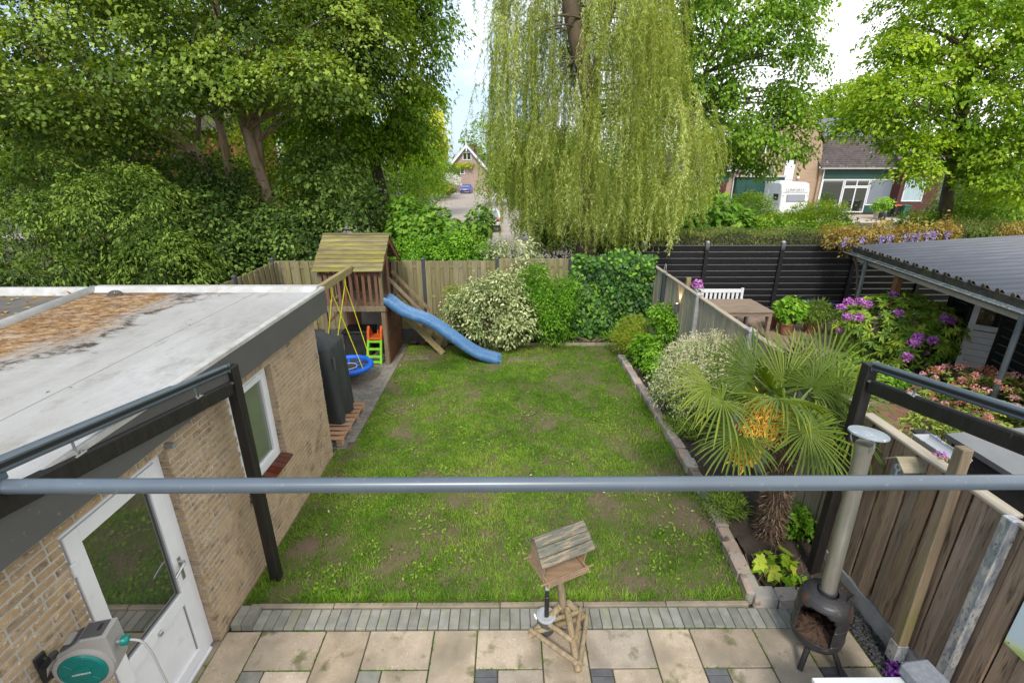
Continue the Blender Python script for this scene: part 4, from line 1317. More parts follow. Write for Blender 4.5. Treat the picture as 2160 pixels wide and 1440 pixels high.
# nest swing
ns = thing("nest_swing", "round blue nest swing hung on yellow ropes from the playhouse beam", "swing", (-3.43, 9.42, 0.36))
m_bluering = mat("blue_padding", (0.01, 0.12, 0.62), (0.012, 0.14, 0.66), scale=3, rough=0.5, bump=0.3, bscale=25)
u = np.linspace(0, 2 * math.pi, 41)
part("ring", MB().tube(np.stack((-3.43 + 0.46 * np.cos(u), 9.42 + 0.46 * np.sin(u), 0.36 + 0 * u), 1), 0.062, 10, caps=False), m_bluering, ns, smooth=True)
m_net = mat("black_mesh_cloth", (0.03, 0.03, 0.035), (0.05, 0.05, 0.055), scale=40, rough=0.8, bump=0.5, bscale=150)
part("net", MB().lathe([(0.44, -0.012), (0.3, -0.03), (0.0001, -0.04)], (-3.43, 9.42, 0.36), 28, caps=False), m_net, ns, smooth=True)
sp_ = MB()
for k in range(4):
    a0 = k * math.pi / 4 + 0.3
    sp_.bar(np.array((-3.43 + 0.43 * math.cos(a0), 9.42 + 0.43 * math.sin(a0), 0.345)), np.array((-3.43 + 0.17 * math.cos(a0), 9.42 + 0.17 * math.sin(a0), 0.338)), 0.045, 0.006)
    a1 = a0 + math.pi
    sp_.bar(np.array((-3.43 + 0.43 * math.cos(a1), 9.42 + 0.43 * math.sin(a1), 0.345)), np.array((-3.43 + 0.17 * math.cos(a1), 9.42 + 0.17 * math.sin(a1), 0.338)), 0.045, 0.006)
part("strap", sp_, m_bluering, ns)
part("inner_ring", MB().tube(np.stack((-3.43 + 0.17 * np.cos(u), 9.42 + 0.17 * np.sin(u), 0.338 + 0 * u), 1), 0.009, 6, caps=False), mat("grey_cord", (0.45, 0.47, 0.5), rough=0.7), ns, smooth=True)
m_rope = mat("yellow_rope", (0.72, 0.68, 0.02), rough=0.6)
for y, s_ in ((9.02, -1), (9.82, 1)):
    top = np.array((-3.43, y, 2.17))
    part("hanger", MB().bb(top - (0.016, 0.016, 0.13), top + (0.016, 0.016, 0.02), 0.004), m_rope, ns)
    for dx in (-1, 1):
        a0 = s_ * R(90) - s_ * dx * R(55)
        part("rope", MB().tube([top - (0, 0, 0.12), (-3.43 + 0.47 * math.cos(a0), 9.42 + 0.47 * math.sin(a0), 0.40)], 0.0085, 6), m_rope, ns)

# black cover over a barbecue, on a pallet
pal = thing("wooden_pallet", "low pale timber pallet on the path under the black barbecue cover", "pallet", (-3.25, 7.45, 0))
m_pal = mat("pallet_timber", (0.47, 0.28, 0.17), (0.38, 0.22, 0.13), scale=3, stretch=(0.8, 6, 6), rough=0.8, var=0.14, bump=0.3, bscale=14)
for i in range(9):
    board(pal, (-3.26, 6.86 + i * 0.152, 0.142), (1.02, 0.098, 0.022), m_pal, "deck_board", lean=0.004)
for x in (-2.80, -3.27, -3.72):
    part("bearer", MB().bb((x - 0.05, 6.81, 0.106), (x + 0.05, 8.13, 0.129), 0.003), m_pal, pal)
    for y in (6.87, 7.28, 7.69, 8.06):
        board(pal, (x, y, 0.058), (0.098, 0.125, 0.093), m_pal, "block", lean=0.006)
bq = thing("barbecue_cover", "tall black fabric cover draped over a barbecue beside the garage corner", "barbecue cover", (-3.3, 7.75, 0.15))
m_cover = mat("black_cover_fabric", (0.034, 0.038, 0.04), (0.05, 0.055, 0.056), scale=2, rough=0.6, bump=1.0, bscale=3, stretch=(1, 1, 0.4))
lev = [(0.155, 0.42, 0.44, 0), (0.45, 0.405, 0.425, 0), (0.85, 0.385, 0.41, 0), (1.20, 0.365, 0.39, 0), (1.47, 0.345, 0.365, 0), (1.52, 0.325, 0.345, 0), (1.58, 0.22, 0.23, 0), (1.66, 0.11, 0.10, 0), (1.71, 0.03, 0.03, 0)]
cv = MB()
na = 56
vs = []
for z, hx, hy, _ in lev:
    for k in range(na):
        a0 = 2 * math.pi * k / na
        c_, s_ = math.cos(a0), math.sin(a0)
        q = (abs(c_) ** 8 + abs(s_) ** 8) ** (-1 / 8)
        wr = 1 + 0.085 * math.sin(a0 * 7 + z * 1.8) * max(0.15, 1.35 - z) + 0.022 * math.sin(a0 * 17 + z * 5) + 0.012 * math.sin(a0 * 3 - z * 7)
        vs.append((-3.32 + hx * q * c_ * wr, 7.72 + hy * q * s_ * wr, z))
cv.add(vs, [[i * na + k, i * na + (k + 1) % na, (i + 1) * na + (k + 1) % na, (i + 1) * na + k] for i in range(len(lev) - 1) for k in range(na)] + [[(len(lev) - 1) * na + k for k in range(na)]])
part("cover", cv, m_cover, bq, angle=60)
part("grip_strap", MB().bb((-2.965, 7.40, 1.12), (-2.93, 7.45, 1.34), 0.004), m_fascia, bq)

# black storage box under the playhouse
bx = thing("storage_box", "black storage box under the playhouse floor", "storage box", (-3.55, 11.1, 0))
m_blk = mat("black_plastic", (0.018, 0.018, 0.02), (0.028, 0.028, 0.03), scale=4, rough=0.5, bump=0.2, bscale=30)
part("box_body", MB().bb((-4.0, 10.85, 0.02), (-3.34, 11.4, 0.56), 0.02), m_blk, bx)
part("box_lid", MB().bb((-4.03, 10.82, 0.565), (-3.31, 11.43, 0.63), 0.025), m_blk, bx)

# toddler slide: green ladder, orange top
ts = thing("toy_slide", "toddler slide with lime green ladder and orange handles under the playhouse", "toy slide", (-3.13, 10.5, 0))
m_lime = mat("lime_plastic", (0.23, 0.62, 0.035), rough=0.35)
m_orng = mat("orange_plastic", (0.75, 0.13, 0.02), rough=0.35)
ta, tb = -3.31, -2.99
rails = MB()
for x in (ta, tb):
    rails.bar((x, 10.30, 0.0), (x + (0.02 if x == ta else -0.0), 10.52, 0.56), 0.055, 0.075, 0.015, up=(0, 1, 0))
part("ladder", rails.bar((ta, 10.33, 0.05), (tb, 10.33, 0.05), 0.07, 0.06, 0.012), m_lime, ts)
for k in range(3):
    z = 0.17 + 0.165 * k
    part("rung", MB().box(((ta + tb) / 2, 10.30 + 0.39 * z + 0.01, z), (tb - ta, 0.085, 0.05), 0.012), m_lime, ts)
hd = MB()
for x in (ta + 0.02, tb):
    hd.tube([(x, 10.50, 0.55), (x, 10.56, 0.74), (x, 10.62, 0.82), (x, 10.72, 0.72), (x, 10.85, 0.56)], [0.034, 0.034, 0.036, 0.034, 0.03], 10)
part("handle", hd.bb((ta, 10.50, 0.545), (tb + 0.01, 10.86, 0.585), 0.012), m_orng, ts, smooth=False)
part("chute", MB().bar(((ta + tb) / 2, 10.80, 0.56), ((ta + tb) / 2, 11.38, 0.1), 0.28, 0.03, 0.01, up=(1, 0, 0)), m_orng, ts)


# ================================================================== AWNING FRAME
m_alu = mat("blue_grey_aluminium", (0.105, 0.135, 0.165), (0.095, 0.12, 0.15), scale=3, rough=0.32, spec=0.6, spots=[((0.16, 0.18, 0.2), 30, 0.70, 0.74)])
m_groove = mat("black_gasket", (0.02, 0.02, 0.022), rough=0.5)
aw = thing("awning_frame", "black timber posts and beams carrying blue-grey awning rails and a long front bar", "awning frame", (0.3, 3.0, 0))
for X, rot_b in ((-2.63, 1), (3.44, -1)):
    part("post", MB().bb((X - 0.052, 4.10, -0.03), (X + 0.052, 4.205, 2.60), 0.008), m_blackpost, aw)
    z_at = lambda y, z0: z0 + (4.1 - y) * 0.16
    bx_ = X - rot_b * 0.0
    part("beam", MB().bar((bx_, 4.095, z_at(4.1, 2.395)), (bx_, -0.4, z_at(-0.4, 2.395)), 0.065, 0.135, 0.022, up=(0, 0, 1)), m_blackpost, aw)
    xr = X + rot_b * 0.0
    rl = part("guide_rail", MB().bar((xr, 4.09, z_at(4.09, 2.595)), (xr, -0.4, z_at(-0.4, 2.595)), 0.062, 0.085, 0.014, up=(0, 0, 1)), m_alu, aw)
    gx = xr + rot_b * 0.031
    part("rail_groove", MB().bar((gx, 4.092, z_at(4.092, 2.60)), (gx, -0.4, z_at(-0.4, 2.60)), 0.006, 0.026, 0.001, up=(0, 0, 1)), m_groove, rl)
    part("rail_lip", MB().bar((gx + rot_b * 0.001, 4.0, z_at(4.0, 2.575)), (gx + rot_b * 0.001, -0.4, z_at(-0.4, 2.575)), 0.008, 0.006, 0.001, up=(0, 0, 1)), m_alu, rl)
    part("rail_cap", MB().bar((xr, 4.088, z_at(4.088, 2.595)), (xr, 4.104, z_at(4.104, 2.595)), 0.066, 0.089, 0.01, up=(0, 0, 1)), m_alu, rl)
    for yb in (3.62, 2.5):
        zb = z_at(yb, 2.46)
        part("bracket", MB().bb((X - 0.035, yb - 0.04, zb - 0.005), (X + 0.035, yb + 0.04, zb + 0.006), 0.002).cyl((X, yb, zb), (X, yb, zb + 0.10), 0.008, n=8)
             .cyl((X + 0.02, yb + 0.02, zb), (X + 0.02, yb + 0.02, zb + 0.02), 0.010, n=6).cyl((X - 0.02, yb - 0.02, zb), (X - 0.02, yb - 0.02, zb + 0.02), 0.010, n=6), m_steel, aw)
    part("bolt", MB().cyl((X + rot_b * 0.03, 4.09, 2.445), (X + rot_b * 0.03, 4.065, 2.452), 0.013, n=10), m_steel, aw)
bar_y, bar_z = 2.06, 2.815
part("front_bar", MB().tube([(-2.66, bar_y, bar_z), (3.48, bar_y, bar_z)], 0.039, 28), m_alu, aw, angle=50)
for X in (-2.63, 3.44):
    part("bar_carrier", MB().bb((X - 0.02, bar_y - 0.05, bar_z + 0.02), (X + 0.02, bar_y + 0.05, bar_z + 0.085), 0.004), m_alu, aw)

# ================================================================== BIRD TABLE
bt = thing("bird_table", "wooden bird table with flaking green plank roof on a three legged log stand", "bird table", (0.56, 3.55, 0))
m_log = mat("weathered_log", (0.36, 0.275, 0.17), (0.27, 0.20, 0.12), scale=4, stretch=(5, 5, 0.8), rough=0.85, var=0.12, bump=0.6, bscale=12, spots=[((0.17, 0.13, 0.085), 7, 0.62, 0.75), ((0.21, 0.20, 0.10), 2, 0.56, 0.76)])
m_feed = mat("pale_brown_wood", (0.36, 0.25, 0.16), (0.28, 0.19, 0.12), scale=4, stretch=(1, 6, 6), rough=0.8, var=0.1, bump=0.4, bscale=14)
m_flake = mat("flaking_green_paint", (0.125, 0.13, 0.10), (0.165, 0.16, 0.13), scale=6, rough=0.8, var=0.1, bump=0.7, bscale=22, spots=[((0.33, 0.26, 0.175), 9, 0.53, 0.66), ((0.075, 0.08, 0.07), 16, 0.6, 0.7)], stretch=(0.5, 4.0, 4.0))
r1, r2 = G(1126, 1139, 1.24), G(1232, 1101, 1.24)
ctr = (r1 + r2) / 2
ex = unit((r2 - r1) * (1, 1, 0))
eyv = np.array((-ex[1], ex[0], 0))            # points away from the camera
ezv = np.array((0, 0, 1.0))
hl = np.linalg.norm((r2 - r1)[:2]) / 2
RB = np.stack((ex, eyv, ezv), 1)
def BP(x, y, z):
    return np.array((ctr[0], ctr[1], 0.0)) + ex * x + eyv * y + ezv * z
zr, ze, hw = 1.255, 1.075, 0.185
for s_ in (-1, 1):
    for i in range(3 if s_ < 0 else 3):
        t0 = (i + 0.5) / 3
        p = BP(0, s_ * hw * t0, zr + (ze - zr) * t0)
        an = -s_ * math.atan2(zr - ze, hw)
        me, _ = mesh_of("roof_board", MB().box((0, 0, 0), (2 * hl + 0.01 * i, math.hypot(hw, zr - ze) / 3 - 0.005, 0.017), 0.003), m_flake)
        link("roof_board", me, p + rng.normal(0, 0.001, 3), bt, rot=Matrix((RB @ rotx(an)).tolist()).to_euler())
side = hl - 0.055
for s_ in (-1, 1):
    part("side_panel", MB().prism([BP(s_ * side, -0.10, 0.86), BP(s_ * side, 0.10, 0.86), BP(s_ * side, 0.145, 1.095), BP(s_ * side, 0, 1.24), BP(s_ * side, -0.145, 1.095)], ex * s_ * 0.014), m_feed, bt)
    part("tray_end", MB().bar(BP(s_ * (side - 0.005), -0.20, 0.865), BP(s_ * (side - 0.005), 0.20, 0.865), 0.018, 0.04, 0.003), m_feed, bt)
part("tray_floor", MB().box(BP(0, 0, 0.838), (2 * side + 0.02, 0.36, 0.016), 0.003, RB), m_feed, bt)
for s_ in (-1, 1):
    part("tray_edge", MB().box(BP(0, s_ * 0.187, 0.862), (2 * side + 0.0, 0.012, 0.045), 0.003, RB), m_feed, bt)
    part("perch", MB().cyl(BP(-side - 0.07, s_ * 0.17, 0.88), BP(side + 0.07, s_ * 0.17, 0.88), 0.008, n=8), m_feed, bt)
pf = np.array((0.56, 3.56, 0.02))
ptop = BP(0, 0, 0.83)
part("post", MB().tube(smooth_path([pf, (pf + ptop) / 2 + (0.004, 0, 0), ptop], 6), 0.037, 12), m_log, bt, angle=60)
fa, fb, fc = G(1117, 1340, 0.05), G(1220, 1416, 0.05), G(1236, 1303, 0.05)
j = pf + (0, 0, 0.25)
def rlog(a, b, r, nm="log"):
    a, b = np.asarray(a, float), np.asarray(b, float)
    m_ = MB().tube([a, a * 0.97 + b * 0.03, a * 0.5 + b * 0.5, a * 0.03 + b * 0.97, b], [r * 0.9, r, r * (1 + rng.normal(0, 0.03)), r, r * 0.9], 10)
    v = np.concatenate(m_.v); v += rng.normal(0, 0.0015, v.shape); m_.v = [v]
    return part(nm, m_, m_log, bt, angle=55)
for f_ in (fa, fb, fc):
    rlog(f_, j + (f_ - pf) * (1, 1, 0) * 0.10, 0.034, "leg")
def lerp(a, b, t):
    return a + (b - a) * t
for a, b in ((fa, fb), (fb, fc), (fc, fa)):
    for t, r, e in ((0.14, 0.025, 0.02), (0.46, 0.024, 0.03)):
        pa, pb2 = lerp(a, j, t), lerp(b, j, t)
        dd = unit(pb2 - pa)
        out = unit(np.cross(dd, (0, 0, 1)))
        if np.dot(out, (pa + pb2) / 2 - pf) < 0:
            out = -out
        rlog(pa - dd * 0.03 + out * 0.035 + (0, 0, 0.03), pb2 + dd * 0.03 + out * 0.035 + (0, 0, 0.03), r)

# grey canister with black trigger handle behind the bird table
cn = thing("pump_canister", "small grey round canister with an upright black handle behind the bird table", "canister", G(1152, 1330))
cc = G(1152, 1296, 0.22) * (1, 1, 0)
part("canister_body", MB().lathe([(0.075, 0.02), (0.082, 0.03), (0.088, 0.20)], cc, 24), mat("dark_grey_plastic", (0.10, 0.105, 0.11), rough=0.5), cn, angle=50)
part("canister_lid", MB().lathe([(0.088, 0.20), (0.094, 0.205), (0.094, 0.222), (0.078, 0.226), (0.074, 0.215), (0.0, 0.213)], cc, 28, caps=False), mat("pale_grey_plastic", (0.42, 0.44, 0.46), rough=0.4), cn, angle=50)
part("handle", MB().bb(cc + (-0.018, -0.025, 0.21), cc + (0.024, 0.02, 0.47), 0.006).bb(cc + (-0.015, -0.02, 0.475), cc + (0.018, 0.03, 0.555), 0.008), m_blk, cn)
part("handle_cap", MB().bb(cc + (-0.018, -0.024, 0.557), cc + (0.022, 0.034, 0.60), 0.006), mat("pale_grey_cap", (0.42, 0.45, 0.5), rough=0.4), cn)
part("bail", MB().tube([cc + (-0.09, 0, 0.17), cc + (-0.115, -0.02, 0.25), cc + (-0.095, -0.05, 0.225)], 0.005, 6), m_steel, cn)

# ================================================================== STOVE with flue
sv_ = thing("garden_stove", "black three legged drum stove with a tall steel flue and rain cap by the fence", "stove", (2.86, 3.2, 0))
m_iron = mat("black_iron", (0.030, 0.029, 0.031), (0.045, 0.042, 0.042), scale=5, rough=0.42, bump=0.2, bscale=30, spots=[((0.16, 0.065, 0.03), 3.2, 0.63, 0.74), ((0.10, 0.09, 0.085), 14, 0.66, 0.72)])
m_rust = mat("rusty_inside", (0.10, 0.055, 0.032), (0.055, 0.032, 0.022), scale=6, rough=0.9, bump=0.8, bscale=25)
m_flue = mat("tarnished_steel", (0.40, 0.385, 0.33), (0.33, 0.315, 0.265), scale=4, stretch=(3, 3, 0.6), rough=0.4, metal=0.6, spots=[((0.35, 0.34, 0.27), 3, 0.55, 0.75)])
sx_, sy_ = 2.86, 3.22
prof = [(0.150, 0.235), (0.200, 0.25), (0.213, 0.28), (0.213, 0.33), (0.219, 0.335), (0.219, 0.35), (0.213, 0.355), (0.213, 0.50), (0.218, 0.505), (0.218, 0.52), (0.213, 0.525), (0.213, 0.66), (0.205, 0.71), (0.182, 0.75), (0.14, 0.775), (0.085, 0.787)]
prof = [(np.interp(q, np.linspace(0, 1, len(prof)), [p[0] for p in prof]), np.interp(q, np.linspace(0, 1, len(prof)), [p[1] for p in prof])) for q in np.linspace(0, 1, 46)]
na = 64
vs, fs = [], []
for r, z in prof:
    for k in range(na):
        a0 = 2 * math.pi * k / na
        vs.append((sx_ + r * math.cos(a0), sy_ + r * math.sin(a0), z))
oc, ow = math.radians(222), math.radians(42)
def inside(k, z):
    a0 = 2 * math.pi * (k + 0.5) / na
    da = (a0 - oc + math.pi) % (2 * math.pi) - math.pi
    if not (0.345 < z < 0.70):
        return False
    wz = ow if z < 0.56 else ow * math.sqrt(max(0, 1 - ((z - 0.56) / 0.14) ** 2))
    return abs(da) < wz
for i in range(len(prof) - 1):
    zc = (prof[i][1] + prof[i + 1][1]) / 2
    for k in range(na):
        if not inside(k, zc):
            fs.append([i * na + k, i * na + (k + 1) % na, (i + 1) * na + (k + 1) % na, (i + 1) * na + k])
body = MB().add(vs, fs)
bo = part("body", body, m_iron, sv_, angle=40)
md = bo.modifiers.new("thickness", "SOLIDIFY"); md.thickness = 0.008
ash = MB().lathe([(0.200, 0.33), (0.16, 0.355), (0.12, 0.37), (0.08, 0.36), (0.04, 0.38), (0.005, 0.375)], (sx_, sy_, 0), 30)
v = np.concatenate(ash.v); v += rng.normal(0, 0.012, v.shape); ash.v = [v]
part("ash_bed", ash, m_rust, sv_)
part("base_pan", MB().lathe([(0.0, 0.242), (0.16, 0.244), (0.20, 0.27)], (sx_, sy_, 0), 32, caps=False), m_iron, sv_)
for k, (fx, fy) in enumerate(((2.68, 3.07), (3.03, 3.0), (2.92, 3.46))):
    d = unit(np.array((fx - sx_, fy - sy_, 0)))
    part("leg", MB().tube([np.array((sx_, sy_, 0.275)) + d * 0.13, (fx, fy, 0.0)], [0.026, 0.024], 12), m_iron, sv_, angle=50)
for c_, dd in (((sx_ - 0.10, sy_ + 0.135, 0.755), (0.93, 0.36, 0)), ((sx_ + 0.125, sy_ - 0.075, 0.758), (0.80, 0.6, 0))):
    c_ = np.array(c_); dd = unit(dd) * 0.055
    up = np.array((0, 0, 0.045)) + (c_ - (sx_, sy_, 0.755)) * 0.2
    part("lifting_handle", MB().tube([c_ - dd - (0, 0, 0.01), c_ - dd * 0.95 + up, c_ + dd * 0.95 + up, c_ + dd - (0, 0, 0.01)], 0.007, 8), m_iron, sv_)
ft = np.array((sx_ - 0.03, sy_ + 0.03, 2.26))
fbm = np.array((sx_ - 0.005, sy_ + 0.0, 0.77))
part("flue_collar", MB().lathe([(0.073, 0.0), (0.073, 0.035), (0.066, 0.04)], (sx_ - 0.005, sy_, 0.77), 28), m_iron, sv_, angle=50)
part("flue_pipe", MB().tube([fbm, fbm * 0.5 + ft * 0.5, ft], [0.061, 0.061, 0.061], 32), m_flue, sv_, angle=50)
m_capz = mat("weathered_cap_steel", (0.40, 0.45, 0.48), (0.34, 0.39, 0.43), scale=9, rough=0.45, metal=0.3, spots=[((0.66, 0.68, 0.69), 20, 0.66, 0.72)])
part("flue_band", MB().tube([ft - (0, 0, 0.03), ft + (0, 0, 0.035)], 0.067, 28), m_flue, sv_, angle=50)
capc = ft + (0.0, 0, 0.125)
part("rain_cap", MB().lathe([(0.138, -0.006), (0.140, 0.0), (0.137, 0.008), (0.0, 0.022)], capc, 36, rotx(R(-5)) @ roty(R(4))), m_capz, sv_, angle=50)
for a0 in (20, 140, 260):
    d = np.array((math.cos(R(a0)), math.sin(R(a0)), 0))
    part("cap_strut", MB().tube([ft + d * 0.08, ft + d * 0.105 + (0, 0, 0.06), capc + d * 0.10], 0.005, 6), m_zinc, sv_)

# ================================================================== HOSE REEL on the garage wall
c0 = AX(192, 1384, -2.56)
XS = c0[0] + (XW - c0[0]) / 0.80          # the reel is built 1/0.8 large and brought to size at the end
b0 = AX(72, 1384, XW)
d = unit((c0 - b0) * (1, 1, 0))
nrm_ = np.array((d[1], -d[0], 0.0))           # the face we look at
if nrm_[1] > 0:
    nrm_ = -nrm_
RH = np.stack((d, nrm_, np.array((0, 0, 1.0))), 1)
if np.linalg.det(RH) < 0:
    pass
HP = lambda x, y, z: c0 + d * x + nrm_ * y + np.array((0, 0, z))
hr = thing("hose_reel", "grey wall hose reel with a round teal drum cover on a black bracket", "hose reel", c0)
m_hgrey = mat("light_grey_plastic", (0.36, 0.35, 0.34), (0.32, 0.31, 0.30), scale=3, rough=0.45)
m_hdark = mat("charcoal_plastic", (0.075, 0.075, 0.08), rough=0.5)
m_teal = mat("teal_plastic", (0.0, 0.17, 0.155), (0.0, 0.19, 0.17), scale=3, rough=0.35)
Q = 0.205
out = [(-0.245, -0.03), (-0.225, 0.055), (-0.15, 0.10), (-0.135, 0.155), (0.005, 0.235), (0.03, 0.255), (0.20, 0.255), (0.205, 0.0)]
u = np.linspace(0, -1.18 * math.pi, 22)
out += [(Q * math.cos(x), Q * math.sin(x)) for x in u[2:-1]]
body = MB().prism([HP(x, 0.085, z) for x, z in out], -nrm_ * 0.17)
hb = part("case", body, m_hgrey, hr)
md = hb.modifiers.new("bevel", "BEVEL"); md.width = 0.010; md.segments = 2; md.limit_method = "ANGLE"
M_face = RH @ rotx(R(-90)) if np.linalg.det(RH) > 0 else np.stack((d, np.array((0, 0, 1.0)), nrm_), 1)
FR = np.stack((d, np.cross(nrm_, d), nrm_), 1)       # local z along the face normal
part("rim", MB().lathe([(0.195, 0.0), (0.192, 0.014), (0.172, 0.024), (0.160, 0.022)], HP(0, 0.084, -0.01), 40, FR, caps=False), m_hgrey, hr, angle=50)
dc = part("drum_cover", MB().lathe([(0.160, 0.0), (0.158, 0.018), (0.145, 0.030), (0.060, 0.034), (0.058, 0.042), (0.0, 0.043)], HP(0, 0.086, -0.01), 40, FR, caps=False), m_teal, hr, angle=40)
for k in range(6):
    a0 = k * math.pi / 3 + 0.25
    x0, x1 = 0.072, 0.135
    p0 = HP(x0 * math.cos(a0), 0.120, -0.01 + x0 * math.sin(a0)); p1 = HP(x1 * math.cos(a0), 0.118, -0.01 + x1 * math.sin(a0))
    part("drum_rib", MB().bar(p0, p1, 0.012, 0.010, 0.003, up=tuple(nrm_)), m_teal, dc)
uu = np.linspace(0, 2 * math.pi, 33)
part("drum_ring", MB().tube(np.array([HP(0.137 * math.cos(x), 0.1175, -0.01 + 0.137 * math.sin(x)) for x in uu]), 0.005, 6, caps=False), m_teal, dc)


def text_obj(s, size, mt, origin, xdir, ydir, parent, name, depth=0.001):
    cu = bpy.data.curves.new("lettering", "FONT")
    cu.body = s; cu.size = size; cu.align_x = "CENTER"; cu.align_y = "CENTER"; cu.extrude = depth
    to = bpy.data.objects.new("lettering", cu); col.objects.link(to)
    dg = bpy.context.evaluated_depsgraph_get()
    me = bpy.data.meshes.new_from_object(to.evaluated_get(dg))
    bpy.data.objects.remove(to); bpy.data.curves.remove(cu)
    me.name = name
    x, y = unit(xdir), unit(ydir)
    z = np.cross(x, y)
    co = np.empty(len(me.vertices) * 3); me.vertices.foreach_get("co", co)
    co = co.reshape(-1, 3) @ np.stack((x, y, z), 0)
    me.vertices.foreach_set("co", co.ravel().astype(np.float32)); me.update()
    me.materials.clear(); me.materials.append(mt)
    return link(name, me, origin, parent)


m_white = mat("white_print", (0.8, 0.8, 0.8), rough=0.5)
text_obj("GARDENLINE", 0.020, m_white, HP(0.0, 0.1305, -0.012), d, (0, 0, 1), dc, "lettering")
part("top_panel", MB().prism([HP(0.025, 0.066, 0.258), HP(0.165, 0.066, 0.258), HP(0.165, -0.066, 0.258), HP(0.025, -0.066, 0.258)], (0, 0, 0.006)), m_hdark, hr)
part("top_slot", MB().prism([HP(0.115, 0.02, 0.265), HP(0.135, 0.02, 0.265), HP(0.135, -0.04, 0.265), HP(0.115, -0.04, 0.265)], (0, 0, 0.002)), m_groove, hr)
part("handle_recess", MB().prism([HP(-0.118, 0.066, 0.172), HP(-0.012, 0.066, 0.232), HP(-0.012, -0.066, 0.232), HP(-0.118, -0.066, 0.172)], (-0.003, 0, 0.006)), m_hdark, hr)
part("handle_grip", MB().bar(HP(-0.062, 0.05, 0.214), HP(-0.062, -0.05, 0.214), 0.07, 0.012, 0.004, up=(0, 0, 1)), m_hgrey, hr)
part("lock_knob", MB().cyl(HP(-0.215, 0.0, 0.06), HP(-0.215, 0.0, 0.105), 0.026, n=16), m_hdark, hr, angle=50)
part("bracket", MB().prism([HP(-0.30, 0.05, -0.09), HP(-0.21, 0.05, -0.08), HP(-0.21, 0.05, 0.02), HP(-0.30, 0.05, 0.03)], -nrm_ * 0.10)
     .box((XS + 0.014, b0[1], c0[2] - 0.03), (0.02, 0.085, 0.26), 0.006).bar((XS + 0.02, b0[1], c0[2] - 0.03), HP(-0.25, 0, -0.03), 0.07, 0.11), m_blk, hr)
for z in (-0.10, 0.0, 0.07):
    part("screw", MB().cyl((XS + 0.02, b0[1] + 0.02, c0[2] - 0.03 + z), (XS + 0.032, b0[1] + 0.02, c0[2] - 0.03 + z), 0.009, n=8), m_steel, hr)
cn0 = HP(0.205, 0.02, 0.12)
part("hose_connector", MB().cyl(cn0, cn0 + d * 0.03, 0.012, n=10), m_hgrey, hr)
part("hose_stop", MB().lathe([(0.020, 0.0), (0.036, 0.008), (0.038, 0.035), (0.030, 0.055), (0.018, 0.062)], cn0 + d * 0.03, 18, np.stack((nrm_, np.array((0, 0, 1.0)), d), 1)), m_teal, hr, angle=50)
hp = smooth_path([cn0 + d * 0.085, cn0 + d * 0.16 + (0, 0, -0.03), cn0 + d * 0.20 + (0, 0, -0.16), cn0 + d * 0.20 + (0.02, 0.0, -0.42), cn0 + d * 0.22 + (0.03, 0, -0.75)], 18)
part("hose", MB().tube(hp, 0.0095, 10), mat("grey_hose", (0.36, 0.36, 0.35), rough=0.6), hr, smooth=True)
hr.scale = (0.80, 0.80, 0.80)
part("nozzle", MB().tube([hp[-1], hp[-1] + (0.01, 0, -0.06), hp[-1] + (0.012, 0, -0.12)], [0.016, 0.018, 0.012], 12), m_hgrey, hr)

# ================================================================== WHITE TABLE and grey cushion at the bottom edge
wt = thing("white_table", "white garden table whose far edge shows at the bottom of the photo", "table", (2.6, 2.2, 0))
m_wht = mat("white_lacquer", (0.72, 0.73, 0.72), (0.68, 0.69, 0.68), scale=3, rough=0.4)
z = 0.75
q0, q1 = G(1712, 1427, z), G(1900, 1427, z)
part("table_top", MB().bb((q0[0], 1.6, z - 0.04), (q1[0] + 0.25, q0[1], z), 0.006), m_wht, wt)
for x in (q0[0] + 0.05, q1[0] + 0.20):
    for y in (1.66, q0[1] - 0.05):
        part("leg", MB().bb((x - 0.03, y - 0.03, 0), (x + 0.03, y + 0.03, z - 0.042), 0.004), m_wht, wt)
gc = thing("grey_cushion", "folded grey fabric cushion resting on the corner of the white table", "cushion", (3.0, 2.4, 0.75))
m_gfab = mat("grey_fabric", (0.26, 0.27, 0.29), (0.21, 0.22, 0.24), scale=30, rough=0.9, bump=0.4, bscale=120)
pz = 0.752
c1, c2, c3 = G(1880, 1440, pz), G(1886, 1405, 0.85), G(1925, 1403, 0.85)
part("cushion", MB().box((q1[0] + 0.12, q0[1] - 0.13, 0.82), (0.24, 0.36, 0.13), 0.045, rotz(0.12)), m_gfab, gc, smooth=False)


# ================================================================== NEIGHBOUR'S YARD (right)
sheet("neighbour_yard", [(3.80, 0.5, -0.012), (18, 0.5, -0.012), (18, 14.0, -0.012), (3.80, 14.0, -0.012)], m_soil)
sheet("neighbour_terrace", [(4.6, 9.4, -0.004), (11.5, 9.4, -0.004), (11.5, 13.93, -0.004), (4.6, 13.93, -0.004)], m_tan)
nt_ = part("brick_terrace", MB().bb((5.5, 6.7, -0.06), (8.6, 8.25, -0.004), 0.0), m_joint, kind="structure")
for j in range(7):
    for i in range(14):
        x0 = 5.52 + i * 0.215 + (0.107 if j % 2 else 0)
        slab(x0 + 0.003, x0 + 0.208, 6.73 + j * 0.213, 6.73 + j * 0.213 + 0.206, z=0.03, mt=m_terra, name="terrace_paver", parent=nt_, bev=0.006, tilt=0.012)
part("terrace_edging", MB().bb((5.5, 8.26, -0.05), (8.6, 8.33, 0.10), 0.008), m_edge, nt_)

